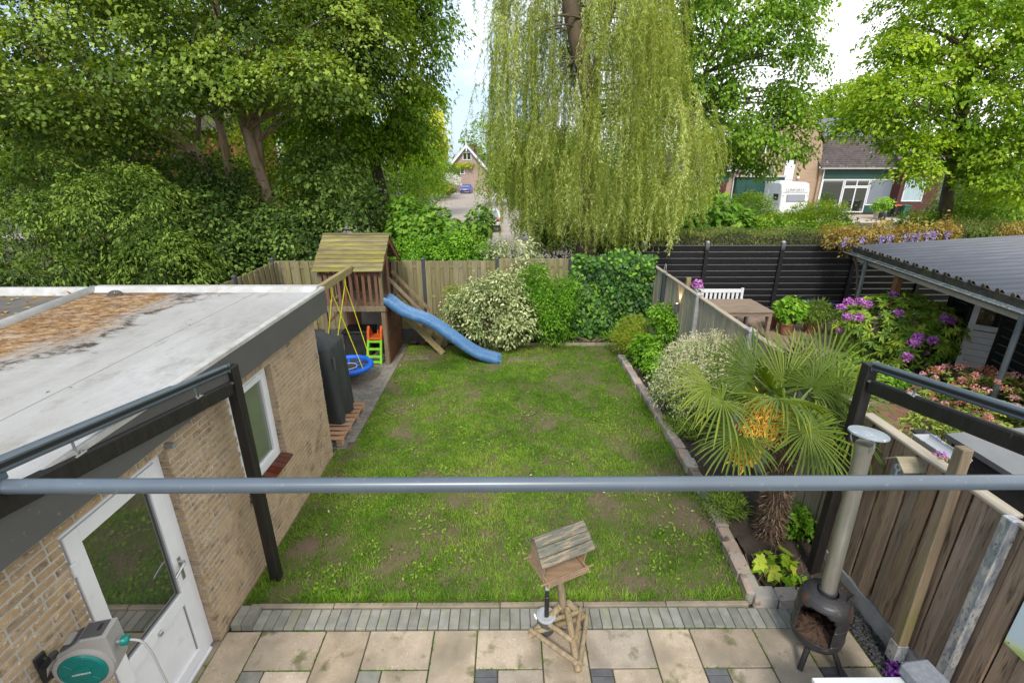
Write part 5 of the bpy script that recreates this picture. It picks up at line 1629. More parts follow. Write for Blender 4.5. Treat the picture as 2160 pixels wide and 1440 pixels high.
# black horizontal board fence
kf = thing("black_fence", "black stained fence of wide horizontal boards across the far side of the next garden", "fence", (8.0, 14.0, 0))
kposts = [3.95, 5.80, 8.02, 10.2, 12.3, 14.4]
for x in kposts:
    p = MB().bb((x - 0.055, 13.93, -0.03), (x + 0.055, 14.04, 2.27), 0.006)
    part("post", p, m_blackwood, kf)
    part("post_cap", MB().lathe([(0.06, 2.272), (0.055, 2.30), (0.03, 2.315)], (x, 13.985, 0), 12), m_zinc, kf)
for a, b in zip(kposts[:-1], kposts[1:]):
    for i in range(11):
        z = 0.14 + i * 0.187 + 0.09
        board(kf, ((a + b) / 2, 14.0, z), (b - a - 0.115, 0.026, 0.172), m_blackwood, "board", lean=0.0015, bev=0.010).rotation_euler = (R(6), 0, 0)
        part("board_edge", MB().bb((a + 0.058, 13.975, z + 0.087), (b - 0.058, 13.99, z + 0.093), 0.001), m_zinc, kf) if False else None
    part("base_plate", MB().bb((a + 0.056, 13.98, -0.05), (b - 0.056, 14.03, 0.13), 0.004), m_conc, kf)

# wooden garden table
tb_ = thing("garden_table", "weathered square wooden garden table in front of the black fence", "table", (6.4, 12.6, 0))
m_teak = mat("weathered_teak", (0.30, 0.225, 0.16), (0.22, 0.165, 0.125), scale=3, stretch=(0.8, 7, 7), rough=0.8, var=0.1, bump=0.4, bscale=12)
t0_, t1_ = (5.55, 12.0), (7.02, 13.35)
for i in range(10):
    w_ = (t1_[1] - t0_[1]) / 10
    board(tb_, ((t0_[0] + t1_[0]) / 2, t0_[1] + w_ * (i + 0.5), 0.735), (t1_[0] - t0_[0], w_ - 0.008, 0.028), m_teak, "top_board", lean=0.001)
for y in (t0_[1] + 0.05, t1_[1] - 0.05):
    part("apron", MB().bb((t0_[0] + 0.06, y - 0.012, 0.615), (t1_[0] - 0.06, y + 0.012, 0.718), 0.003), m_teak, tb_)
for x in (t0_[0] + 0.08, t1_[0] - 0.08):
    for y in (t0_[1] + 0.08, t1_[1] - 0.08):
        part("leg", MB().bb((x - 0.045, y - 0.045, 0), (x + 0.045, y + 0.045, 0.719), 0.005), m_teak, tb_)
# white bench behind it
bn = thing("white_bench", "white slatted garden bench standing behind the wooden table", "bench", (6.3, 13.55, 0))
m_wpaint = mat("white_paint", (0.80, 0.81, 0.83), (0.74, 0.75, 0.77), scale=4, rough=0.45)
B0, B1, BY = 5.62, 6.92, 13.72
for x in (B0, B1):
    part("back_post", MB().bb((x - 0.035, BY - 0.03, 0), (x + 0.035, BY + 0.03, 0.98), 0.005), m_wpaint, bn)
    part("front_leg", MB().bb((x - 0.03, BY - 0.58, 0), (x + 0.03, BY - 0.52, 0.62), 0.005), m_wpaint, bn)
    part("arm", MB().bar((x, BY - 0.62, 0.635), (x, BY - 0.02, 0.66), 0.07, 0.03, 0.006), m_wpaint, bn)
part("back_rail", MB().bb((B0 + 0.036, BY - 0.02, 0.84), (B1 - 0.036, BY + 0.02, 0.95), 0.005), m_wpaint, bn)
part("back_rail", MB().bb((B0 + 0.036, BY - 0.02, 0.48), (B1 - 0.036, BY + 0.02, 0.56), 0.005), m_wpaint, bn)
for i in range(9):
    board(bn, (B0 + 0.13 + i * 0.13, BY, 0.70), (0.075, 0.018, 0.29), m_wpaint, "back_slat", lean=0.0)
for i in range(5):
    board(bn, ((B0 + B1) / 2, BY - 0.52 + i * 0.11, 0.44), (B1 - B0 + 0.02, 0.09, 0.02), m_wpaint, "seat_slat", lean=0.0)

# post with hanging flowers at the fence
vp = AY(1451, 598, 11.9)
po2 = thing("timber_post", "short orange-brown timber post rising just behind the grey fence by the purple flowers", "post", (vp[0], 11.9, 0))
part("post", MB().bb((vp[0] - 0.055, 11.85, 0), (vp[0] + 0.055, 11.95, AY(1451, 585, 11.9)[2]), 0.005), m_beam, po2)

# corrugated canopy and black shed
E0, E1 = G(1800, 521, 2.30), G(2160, 634, 2.30)
ce = unit((E1 - E0) * (1, 1, 0))                    # along the eave, towards the camera
cp = np.array((-ce[1], ce[0], 0.0))                 # up the roof, away from our garden
if cp[0] < 0:
    cp = -cp
ra = _ray(2160, 499)
tt = (E0[0] * ra[1] - E0[1] * ra[0]) / (cp[1] * ra[0] - cp[0] * ra[1])
fp = E0 + cp * tt
zfar = CAM_H + ra[2] * fp[0] / ra[0]
slope = (zfar - 2.30) / tt
EL = np.linalg.norm((E1 - E0)[:2]) + 2.6
def CP(s, p, z=0.0):
    """s metres along the eave from its far end, p metres up the roof, z above/below the roof plane"""
    return E0 + ce * s + cp * p + np.array((0, 0, slope * p + z))
def CG(s, p, z):
    q = E0 + ce * s + cp * p
    return np.array((q[0], q[1], z))
cs = thing("corrugated_canopy", "open canopy with a grey corrugated sheet roof, white fascia and zinc gutter", "canopy", CG(2.5, 1.0, 0))
m_corr = mat("grey_corrugated_sheet", (0.15, 0.155, 0.18), (0.125, 0.13, 0.15), scale=1.5, stretch=(0.5, 3, 1), rough=0.5, bump=0.15, bscale=40, spots=[((0.13, 0.13, 0.14), 3, 0.6, 0.75)])
m_wood_dirty = mat("weathered_dark_board", (0.085, 0.073, 0.055), (0.05, 0.045, 0.036), scale=4, rough=0.9, bump=0.6, bscale=20, spots=[((0.17, 0.14, 0.10), 6, 0.6, 0.72), ((0.09, 0.10, 0.03), 2.5, 0.58, 0.75)])
m_gutter = mat("zinc_gutter", (0.25, 0.28, 0.285), (0.20, 0.225, 0.23), scale=5, rough=0.45, metal=0.4)
m_offw = mat("off_white_fascia", (0.56, 0.54, 0.49), (0.48, 0.46, 0.41), scale=4, rough=0.6)
pitch_ = 0.335
ni = int(EL / pitch_ * 14)
S_ = np.linspace(0.05, EL, ni)
H_ = 0.028 * np.clip(np.cos(S_ / pitch_ * 2 * math.pi) * 1.9, -0.75, 1.0) + 0.025
def corr(p0, p1, dz):
    vv = [CP(s, p, h + dz) for p in (p0, p1) for s, h in zip(S_, H_)]
    return MB().add(vv, [[i, i + 1, ni + i + 1, ni + i] for i in range(ni - 1)])
for p0, p1, dz in ((0.02, 5.6, 0.0),):
    o = part("roof_sheet", corr(p0, p1, dz), m_corr, cs, smooth=True)
    md = o.modifiers.new("thickness", "SOLIDIFY"); md.thickness = 0.004
for k in range(int(EL / pitch_)):
    part("corrugation_end", MB().lathe([(0.045, 0), (0.045, 0.02), (0.0, 0.022)], CP(k * pitch_, -0.012, 0.035), 12, np.stack((ce, np.array((0, 0, 1.0)), -cp), 1)), m_wood_dirty, cs)
part("edge_board", MB().bar(CP(0.0, 0.0, -0.075), CP(EL, 0.0, -0.075), 0.03, 0.17, 0.005), m_wood_dirty, cs)
part("edge_board", MB().bar(CP(0.0, -0.02, -0.01), CP(0.0, 5.6, -0.01), 0.14, 0.05, 0.005), m_wood_dirty, cs)
part("fascia_board", MB().bar(CP(0.05, 0.05, -0.245), CP(EL, 0.05, -0.245), 0.03, 0.20, 0.005), m_offw, cs)
# half round gutter
gt_ = MB()
uu = np.linspace(math.pi, 2 * math.pi, 9)
vv = [CP(s, -0.085, -0.14) + cp * 0.062 * math.cos(a0) + np.array((0, 0, 0.062 * math.sin(a0))) for s in (-0.15, EL) for a0 in uu]
gt_.add(vv, [[i, i + 1, 9 + i + 1, 9 + i] for i in range(8)])
o = part("gutter", gt_, m_gutter, cs, smooth=True)
md = o.modifiers.new("thickness", "SOLIDIFY"); md.thickness = 0.005
for sgn in (0.062, -0.062):
    part("gutter_bead", MB().tube([CP(-0.15, -0.085 + sgn * 1.05, -0.138), CP(EL, -0.085 + sgn * 1.05, -0.138)], 0.009, 6), m_zinc, cs)
for k in range(7):
    part("gutter_bracket", MB().bar(CP(0.55 + k * 0.8, 0.02, -0.14), CP(0.55 + k * 0.8, -0.155, -0.145), 0.02, 0.012), m_gutter, cs)
for s in (0.95, 5.75):
    part("downpipe", MB().tube([CP(s, -0.085, -0.17), CP(s, -0.085, -0.30), CG(s, -0.06, 0.0)], [0.052, 0.045, 0.045], 14), m_gutter, cs, angle=60)
m_orangew = mat("orange_brown_timber", (0.29, 0.135, 0.06), (0.21, 0.10, 0.05), scale=3, stretch=(6, 6, 0.8), rough=0.75, var=0.1, bump=0.4, bscale=12)
part("support_post", MB().bb(CG(1.75, 0.3, 0) - (0.07, 0.07, 0), CG(1.75, 0.3, 2.18) + (0.07, 0.07, 0), 0.006), m_orangew, cs)
part("support_post", MB().bar(CG(2.0, 0.18, 0), CG(1.9, 0.2, 2.16), 0.13, 0.13, 0.006), m_orangew, cs)
part("roof_beam", MB().bar(CP(0.1, 0.25, -0.10), CP(EL, 0.25, -0.10), 0.10, 0.12, 0.005), m_orangew, cs)
part("solar_panel", MB().bar(CP(5.0, 2.6, 0.16), CP(5.0, 4.4, 0.16), 1.0, 0.035, 0.004), mat("dark_solar_glass", (0.02, 0.022, 0.03), rough=0.2, spec=0.6), cs)

sh = thing("black_shed", "black boarded shed under the canopy with a white half-glazed door ajar", "shed", CG(3.4, 1.4, 0))
hinge = G(2012, 771)
hs_, hp_ = float(np.dot(hinge - E0, ce)), float(np.dot(hinge - E0, cp))
for i in range(12):
    z = 0.09 + i * 0.178
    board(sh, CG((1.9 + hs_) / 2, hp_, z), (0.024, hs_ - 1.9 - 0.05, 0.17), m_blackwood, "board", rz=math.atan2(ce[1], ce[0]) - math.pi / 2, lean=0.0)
    if hs_ + 0.90 < EL:
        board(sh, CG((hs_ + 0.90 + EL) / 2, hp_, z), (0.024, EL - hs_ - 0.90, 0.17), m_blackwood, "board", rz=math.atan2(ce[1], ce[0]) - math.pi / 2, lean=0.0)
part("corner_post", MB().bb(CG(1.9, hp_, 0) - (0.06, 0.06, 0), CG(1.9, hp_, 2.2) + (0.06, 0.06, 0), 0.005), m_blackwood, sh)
part("door_post", MB().bb(CG(hs_ - 0.06, hp_ - 0.02, 0) - (0.06, 0.05, 0), CG(hs_ - 0.06, hp_ - 0.02, 2.25) + (0.06, 0.05, 0), 0.005), m_blackwood, sh)
part("door_post", MB().bb(CG(hs_ + 0.87, hp_, 0) - (0.03, 0.04, 0), CG(hs_ + 0.87, hp_, 2.25) + (0.03, 0.04, 0), 0.005), m_blackwood, sh)
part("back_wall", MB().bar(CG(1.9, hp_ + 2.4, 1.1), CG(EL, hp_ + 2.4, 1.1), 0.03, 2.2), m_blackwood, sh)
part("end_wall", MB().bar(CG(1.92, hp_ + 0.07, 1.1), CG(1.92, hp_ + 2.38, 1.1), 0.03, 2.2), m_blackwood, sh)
part("shed_floor", MB().bar(CG(1.95, hp_ + 1.25, 0.0), CG(EL, hp_ + 1.25, 0.0), 2.2, 0.04), m_plate, sh)
dd_ = unit(G(2087, 786) - hinge); dd_[2] = 0
dn = np.array((dd_[1], -dd_[0], 0.0)); dn = dn if dn @ (-hinge) > 0 else -dn
m_door = mat("old_white_door", (0.62, 0.59, 0.54), (0.55, 0.52, 0.47), scale=3, rough=0.55)
DP = lambda x, z, o=0.0: hinge + dd_ * x + dn * o + np.array((0, 0, z))
DW = 0.84
sd = part("door", MB().bar(DP(0.055, 0.03), DP(0.055, 2.06), 0.11, 0.04, up=tuple(dn)).bar(DP(DW - 0.055, 0.03), DP(DW - 0.055, 2.06), 0.11, 0.04, up=tuple(dn))
          .bar(DP(0.11, 0.98), DP(DW - 0.11, 0.98), 0.12, 0.04, up=tuple(dn)).bar(DP(0.11, 2.0), DP(DW - 0.11, 2.0), 0.12, 0.04, up=tuple(dn)), m_door, sh, label="white half-glazed door standing ajar")
for i in range(6):
    p = MB().bar(DP(0.11, 0.105 + i * 0.145, 0.0), DP(DW - 0.11, 0.105 + i * 0.145, 0.0), 0.138, 0.026, 0.008, up=tuple(dn))
    part("door_board", p, m_door, sd)
part("pane", MB().bar(DP(0.11, 1.49), DP(DW - 0.11, 1.49), 0.90, 0.008, 0.0, up=tuple(dn)), m_pane, sd)
part("handle", MB().tube([DP(DW - 0.06, 1.06, 0.02), DP(DW - 0.06, 1.06, 0.06), DP(DW - 0.17, 1.06, 0.065)], 0.010, 8), m_steel, sd)

# things against our fence on the neighbour's side
cb0 = AX(1996, 914, 4.95)
cb = thing("storage_cabinet", "dark cabinet with a grey sloping lid on the neighbour's side of the brown fence", "cabinet", (5.5, 3.8, 0))
m_cab = mat("dark_grey_panel", (0.045, 0.043, 0.042), (0.06, 0.057, 0.055), scale=3, rough=0.45, spots=[((0.2, 0.2, 0.2), 22, 0.72, 0.75)])
zc = cb0[2]
part("cabinet_body", MB().bb((4.99, 2.4, 0), (6.35, cb0[1] - 0.05, zc - 0.07), 0.01), m_cab, cb)
part("cabinet_lid", MB().prism([(4.95, cb0[1], zc - 0.06), (4.95, cb0[1], zc + 0.0), (6.4, cb0[1], zc + 0.13), (6.4, cb0[1], zc - 0.06)], (0, -(cb0[1] - 2.3), 0)), mat("grey_lid", (0.16, 0.165, 0.17), (0.20, 0.205, 0.21), scale=2, rough=0.45), cb)
pc = AX(1951, 912, 4.25)
p3 = thing("timber_post", "square timber post with a black pyramid cap behind the brown fence", "post", (4.25, pc[1], 0))
part("post", MB().bb((4.19, pc[1] - 0.06, 0), (4.31, pc[1] + 0.06, pc[2] - 0.03), 0.005), m_teak, p3)
z = pc[2] - 0.028
part("post_cap", MB().bb((4.17, pc[1] - 0.08, z), (4.33, pc[1] + 0.08, z + 0.02), 0.004)
     .add([(4.17, pc[1] - 0.08, z + .02), (4.33, pc[1] - 0.08, z + .02), (4.33, pc[1] + 0.08, z + .02), (4.17, pc[1] + 0.08, z + .02), (4.25, pc[1], z + 0.06)], [[0, 1, 4], [1, 2, 4], [2, 3, 4], [3, 0, 4]]), m_blk, p3)
tr = AX(1985, 942, 3.98)
pt_ = thing("planter_trough", "light grey half round planter trough hung behind the brown fence", "planter", tr)
uu = np.linspace(math.pi, 2 * math.pi, 11)
vv = [tr + np.array((0.085 * math.cos(a0), yy, 0.085 * math.sin(a0))) for yy in (-0.22, 0.22) for a0 in uu]
tg = MB().add(vv, [[i, i + 1, 12 + i, 11 + i] for i in range(10)] + [list(range(11)), list(range(11, 22))[::-1]])
o = part("trough", tg, mat("light_grey_zinc", (0.50, 0.52, 0.54), rough=0.5), pt_)
md = o.modifiers.new("thickness", "SOLIDIFY"); md.thickness = 0.006
part("trough_rim", MB().tube([tr + (-0.085, -0.22, 0), tr + (-0.085, 0.22, 0)], 0.008, 6).tube([tr + (0.085, -0.22, 0), tr + (0.085, 0.22, 0)], 0.008, 6), m_zinc, pt_)

# pots and a boulder on the terrace
m_pot = mat("terracotta", (0.30, 0.135, 0.075), (0.24, 0.11, 0.065), scale=4, rough=0.8, bump=0.2, bscale=40)
def pot(p, r, h, label, name="plant_pot"):
    t = thing(name, label, "plant pot", p)
    part("pot", MB().lathe([(r * 0.62, 0.0), (r * 0.95, h * 0.86), (r * 1.06, h * 0.86), (r * 1.08, h), (r * 0.95, h), (r * 0.9, h * 0.84), (0, h * 0.84)], p, 22, caps=False), m_pot, t, angle=50)
    return t
P1, P2, P3 = G(1625, 690), G(1708, 700), G(1655, 705)
pot(P1, 0.20, 0.38, "empty brown terracotta pot under the wooden table")
pot(P2, 0.24, 0.40, "wide terracotta pot holding the blue flowered plant")
pot(P3, 0.20, 0.36, "terracotta pot holding the big lime green leafy plant")
bo_ = thing("boulder", "brown rounded boulder on the terrace before the rhododendron", "boulder", G(1757, 702))
part("rock", MB().blob(G(1757, 702) + (0, 0, 0.17), (0.26, 0.2, 0.24), 14, 9, 0.05), m_stone, bo_, smooth=True)


# ================================================================== HOUSES, CARAVAN, CARS beyond the gardens
m_hb = mat("pale_house_brick", (0.46, 0.33, 0.225), (0.40, 0.285, 0.195), scale=1.2, stretch=(1, 1, 5), rough=0.9, bump=0.2, bscale=30)
m_pinkb = mat("pinkish_house_brick", (0.45, 0.335, 0.285), (0.39, 0.29, 0.245), scale=1.0, stretch=(1, 1, 5), rough=0.9)
m_orb = mat("orange_house_brick", (0.46, 0.17, 0.085), (0.38, 0.14, 0.075), scale=2.0, stretch=(1, 1, 5), rough=0.9)
m_tile = mat("brown_roof_tile", (0.125, 0.10, 0.095), (0.085, 0.07, 0.066), scale=1.6, rough=0.85, spots=[((0.33, 0.29, 0.26), 1.7, 0.66, 0.74), ((0.26, 0.13, 0.08), 1.2, 0.68, 0.76)], world_pos=True)
m_green = mat("dark_green_panel", (0.018, 0.075, 0.058), (0.022, 0.085, 0.066), scale=2, rough=0.5)
m_redclad = mat("red_brown_cladding", (0.10, 0.028, 0.024), (0.08, 0.024, 0.02), scale=2, rough=0.6)
m_solar = mat("solar_panel_glass", (0.055, 0.062, 0.095), rough=0.18, spec=0.8)
m_slab2 = mat("grey_roof_slab", (0.48, 0.45, 0.41), rough=0.8)


def tile_roof(name, O, ux, up, W, Hh, parent, pitch=0.30, course=0.34, amp=0.03):
    """stepped wavy courses: O lower left corner, ux along the eave, up the slope"""
    ux, up = unit(ux), unit(up)
    nn = np.cross(ux, up)
    m_ = MB()
    nxp = int(W / pitch) * 6
    xs_ = np.linspace(0, W, nxp)
    h = amp * np.sin(xs_ / pitch * 2 * math.pi)
    rows_ = int(Hh / course)
    for r in range(rows_):
        vv = []
        for q, lift in ((r * course, 0.055), ((r + 1.06) * course, 0.012)):
            vv += [O + ux * x + up * q + nn * (lift + hh) for x, hh in zip(xs_, h)]
        vv += [O + ux * x + up * r * course + nn * (0.0 + hh) for x, hh in zip(xs_, h)]
        f = [[i, i + 1, nxp + i + 1, nxp + i] for i in range(nxp - 1)] + [[2 * nxp + i, 2 * nxp + i + 1, i + 1, i] for i in range(nxp - 1)]
        m_.add(vv, f)
    return part(name, m_, m_tile, parent, kind="stuff")


def win_part(parent, x0, x1, z0, z1, Y, fr=0.07, glass=None, mull=(), name="window"):
    f = MB().bb((x0, Y - 0.05, z0), (x0 + fr, Y + 0.03, z1), 0.004).bb((x1 - fr, Y - 0.05, z0), (x1, Y + 0.03, z1), 0.004)
    f.bb((x0 + fr, Y - 0.05, z1 - fr), (x1 - fr, Y + 0.03, z1), 0.004).bb((x0 + fr, Y - 0.05, z0), (x1 - fr, Y + 0.03, z0 + fr), 0.004)
    for mx_ in mull:
        f.bb((mx_ - fr / 2, Y - 0.05, z0 + fr), (mx_ + fr / 2, Y + 0.03, z1 - fr), 0.004)
    w_ = part(name, f, m_upvc, parent)
    part("pane", MB().bb((x0 + fr, Y - 0.012, z0 + fr), (x1 - fr, Y - 0.002, z1 - fr), 0.0), glass or m_pane, w_)
    return w_


# --- bungalow
BYf = 47.0
ax = lambda x, y, Y=BYf: AY(x, y, Y)[0]
az_ = lambda x, y, Y=BYf: AY(x, y, Y)[2]
X0b = ax(1728, 378); X1b = X0b + 11.0
ze_ = az_(1790, 355)
bg = thing("bungalow", "bungalow with brown tiled roof, solar panels and a wide glazed garden front", "house", (X0b + 5, BYf + 3, 0))
part("wall", MB().bb((X0b, BYf + 0.06, -0.2), (X0b + 0.32, BYf + 8, ze_ - 0.1), 0.0).bb((X0b + 0.321, BYf + 0.35, -0.2), (X1b, BYf + 8, ze_ - 0.15), 0.0), m_hb, bg)
zt1, zt0 = az_(1790, 357), az_(1790, 376)
for i in range(4):
    a_, b_ = zt0 + (zt1 - zt0) * i / 4, zt0 + (zt1 - zt0) * (i + 1) / 4
    part("green_board", MB().bb((X0b + 0.33, BYf - 0.03, a_ + 0.008), (X0b + 7.2, BYf + 0.05, b_ - 0.004), 0.006), m_green, bg)
zd0 = az_(1800, 448); zdt = az_(1800, 394); zw0 = az_(1755, 441)
xd0, xd1 = ax(1783, 378), ax(1836, 378)
win_part(bg, X0b + 0.34, xd0 - 0.05, zw0 + 0.3, zt0 - 0.08, BYf, 0.09, m_pane)
win_part(bg, xd0, xd1, zdt, zt0 - 0.08, BYf, 0.10, m_pane, ((xd0 + xd1) / 2,))
win_part(bg, xd0, xd1, zd0, zdt - 0.02, BYf, 0.10, m_pane, ((xd0 + xd1) / 2,), "patio_door")
win_part(bg, xd1 + 0.05, ax(1893, 378), zw0 + 0.35, zt0 - 0.08, BYf, 0.09, mat("curtained_pane", (0.22, 0.25, 0.29), rough=0.08, spec=0.8))
part("green_board", MB().bb((X0b + 0.34, BYf - 0.02, zd0), (xd0 - 0.06, BYf + 0.05, zw0 + 0.29), 0.004), m_green, bg)
part("green_board", MB().bb((xd1 + 0.06, BYf - 0.02, zd0), (ax(1893, 378), BYf + 0.05, zw0 + 0.34), 0.004), m_green, bg)
k_ = math.tan(R(33))
O = np.array((X0b - 0.25, BYf - 0.45, ze_))
upv = unit((0, 1, k_))
def RPz(y_px, x_px=1790):
    a_, b_, c_ = _ray(x_px, y_px)
    t = (ze_ - k_ * O[1] - CAM_H) / (c_ - k_ * b_)
    return np.array((a_ * t, b_ * t, CAM_H + c_ * t))
Hs = np.linalg.norm((RPz(289) - O)[1:])
tile_roof("roof_tiles", O, (1, 0, 0), upv, 11.4, Hs + 3.2, bg)
part("roof_deck", MB().prism([O, O + (11.4, 0, 0), O + (11.4, 0, 0) + upv * (Hs + 3.2), O + upv * (Hs + 3.2)], (0, 0, -0.08)), m_tile, bg)
s0, s1 = np.linalg.norm((RPz(291) - O)[1:]), np.linalg.norm((RPz(252) - O)[1:])
nnv = np.cross((1, 0, 0), upv)
for i in range(6):
    for j in range(2):
        a_ = O + (0.45 + i * 1.06, 0, 0) + upv * (s0 + j * (s1 - s0) / 2) + nnv * 0.12
        part("solar_panel", MB().prism([a_, a_ + (1.03, 0, 0), a_ + (1.03, 0, 0) + upv * ((s1 - s0) / 2 - 0.03), a_ + upv * ((s1 - s0) / 2 - 0.03)], nnv * 0.035), m_solar, bg)
part("gutter", MB().tube([O + (0, -0.06, -0.03), O + (11.4, -0.06, -0.03)], 0.06, 8), m_slab2, bg)
part("downpipe", MB().tube([(X0b + 0.25, BYf - 0.12, ze_ - 0.1), (X0b + 0.25, BYf - 0.06, 0)], 0.05, 8), m_upvc, bg)
# --- two storey brick house behind the caravan
hs2 = thing("brick_house", "tall pale brick gable house standing between the caravan and the bungalow", "house", (27.5, 49, 0))
Y2 = 47.3
xa, xb = ax(1598, 378, Y2), X0b - 0.02
xm = xb - 0.2
part("wall", MB().prism([(xa, Y2, -0.2), (xb, Y2, -0.2), (xb, Y2, az_(1722, 325, Y2)), (xm, Y2, az_(1722, 300, Y2)), ((xa + xb) / 2 + 0.8, Y2, az_(1660, 235, Y2)), (xa, Y2, az_(1598, 300, Y2))], (0, 7, 0)), m_hb, hs2)
tp_ = az_(1660, 235, Y2)
part("roof", MB().prism([(xa - 0.3, Y2 - 0.15, az_(1598, 300, Y2) - 0.1), ((xa + xb) / 2 + 0.8, Y2 - 0.15, tp_ + 0.12), ((xa + xb) / 2 + 0.8, Y2 - 0.15, tp_ + 0.35), (xa - 0.3, Y2 - 0.15, az_(1598, 300, Y2) + 0.15)], (0, 7.3, 0))
     .prism([((xa + xb) / 2 + 0.802, Y2 - 0.15, tp_ + 0.12), (xm + 0.3, Y2 - 0.15, az_(1722, 300, Y2) - 0.1), (xm + 0.3, Y2 - 0.15, az_(1722, 300, Y2) + 0.15), ((xa + xb) / 2 + 0.802, Y2 - 0.15, tp_ + 0.35)], (0, 7.3, 0)), m_tile, hs2)
x_ = ax(1665, 360, Y2 - 0.1)
for i in range(5):
    part("white_panel", MB().bb((x_ - 0.45, Y2 - 0.12, 0.3 + i * 0.95), (x_ + 0.45, Y2 - 0.01, 0.3 + i * 0.95 + 0.93), 0.006), m_upvc, hs2)
x_ = ax(1612, 330, Y2)
part("downpipe", MB().tube([(x_, Y2 - 0.08, 3.0), (x_, Y2 - 0.08, az_(1600, 290, Y2))], 0.06, 8), m_upvc, hs2)
part("security_lamp", MB().blob((ax(1682, 376, Y2), Y2 - 0.1, az_(1682, 375, Y2)), (0.13, 0.1, 0.16), 10, 7), m_upvc, hs2, smooth=True)
# --- green garage block with flat roof
gg = thing("green_garage", "dark green flat roofed garage behind the caravan", "garage", (22.5, 45, 0))
Yg = 45.0
xa, xb = ax(1552, 400, Yg), ax(1652, 400, Yg)
zg = az_(1600, 374, Yg)
part("wall", MB().bb((xa, Yg + 0.05, -0.2), (xb, Yg + 2.2, zg), 0.0), m_green, gg)
part("roof_slab", MB().bb((xa - 0.15, Yg - 0.15, zg + 0.002), (xb, Yg + 2.2, zg + 0.16), 0.01), m_slab2, gg)
part("garage_door", MB().bb((xa + 0.9, Yg, 0), (xb - 0.6, Yg + 0.04, zg - 0.6), 0.01), m_green, gg)
part("side_door", MB().bb((xa + 0.1, Yg, 0), (xa + 0.75, Yg + 0.04, zg - 0.75), 0.01), m_green, gg)
ac = thing("air_conditioner", "white air conditioning unit standing on the green garage's flat roof", "air conditioner", (ax(1591, 360, Yg + 0.5), Yg + 0.5, zg + 0.16))
x_ = ax(1591, 362, Yg + 0.5)
part("casing", MB().bb((x_ - 0.42, Yg + 0.3, zg + 0.2), (x_ + 0.42, Yg + 0.65, zg + 0.9), 0.02), m_upvc, ac)
part("fan_grille", MB().lathe([(0.26, 0), (0.26, 0.02), (0.2, 0.025), (0.0, 0.02)], (x_ - 0.08, Yg + 0.3, zg + 0.55), 18, rotx(R(90))), m_slab2, ac)
part("foot", MB().bb((x_ - 0.35, Yg + 0.3, zg + 0.162), (x_ - 0.27, Yg + 0.65, zg + 0.198), 0.004).bb((x_ + 0.27, Yg + 0.3, zg + 0.162), (x_ + 0.35, Yg + 0.65, zg + 0.198), 0.004), m_seal, ac)
vp_ = thing("vent_pipe", "dark roof vent pipe on the green garage near the brick wall", "vent", (ax(1627, 364, Yg + 0.6), Yg + 0.6, zg + 0.16))
x_ = ax(1627, 364, Yg + 0.6)
part("pipe", MB().lathe([(0.09, 0), (0.09, 0.45), (0.13, 0.46), (0.13, 0.62), (0.05, 0.72)], (x_, Yg + 0.6, zg + 0.165), 14), m_seal, vp_)
dm = thing("dormer", "small white gabled roof peak behind the green garage", "dormer", (ax(1563, 360, 47), 46.9, 2.5))
c_ = AY(1562, 349, 46.9)
part("gable_wall", MB().prism([c_ + (-1.0, 0.1, -1.5), c_ + (1.0, 0.1, -1.5), c_ + (1.0, 0.1, -0.75), c_ + (0, 0.1, -0.05), c_ + (-1.0, 0.1, -0.75)], (0, 2, 0)), m_redclad, dm)
part("barge_board", MB().bar(c_ + (-0.02, 0, 0), c_ + (1.15, 0, -0.85), 0.1, 0.28), m_upvc, dm)
part("barge_board", MB().bar(c_ + (0.02, 0.003, 0), c_ + (-1.15, 0.003, -0.85), 0.1, 0.28), m_upvc, dm)
# --- next house to the left (tiled, green fascia)
lh = thing("tiled_house", "low house with brown tiles and green fascia half hidden by the willow", "house", (17, 47, 0))
Yl = 45.5
xa, xb = ax(1380, 400, Yl), ax(1546, 400, Yl)
zl = az_(1500, 360, Yl)
part("wall", MB().bb((xa, Yl + 0.1, -0.2), (xb, Yl + 6, zl), 0.0), m_hb, lh)
for i in range(4):
    part("green_board", MB().bb((xa, Yl, zl - 0.98 + i * 0.24), (xb - 0.5, Yl + 0.08, zl - 0.98 + i * 0.24 + 0.232), 0.004), m_green, lh)
for i in range(7):
    part("slat_shutter", MB().bb((xb - 3.4 + i * 0.4, Yl, 0.2), (xb - 3.4 + i * 0.4 + 0.36, Yl + 0.06, zl - 1.0), 0.004), m_redclad, lh)
tile_roof("roof_tiles", np.array((xa - 0.3, Yl - 0.4, zl)), (1, 0, 0), unit((0, 1, 0.45)), xb - xa + 0.6, 4.2, lh)
part("gutter", MB().tube([(xa - 0.3, Yl - 0.46, zl - 0.02), (xb + 0.3, Yl - 0.46, zl - 0.02)], 0.06, 8), m_upvc, lh)
part("downpipe", MB().tube([(xb - 0.1, Yl - 0.1, zl - 0.1), (xb - 0.1, Yl - 0.1, 0)], 0.05, 8), m_upvc, lh)
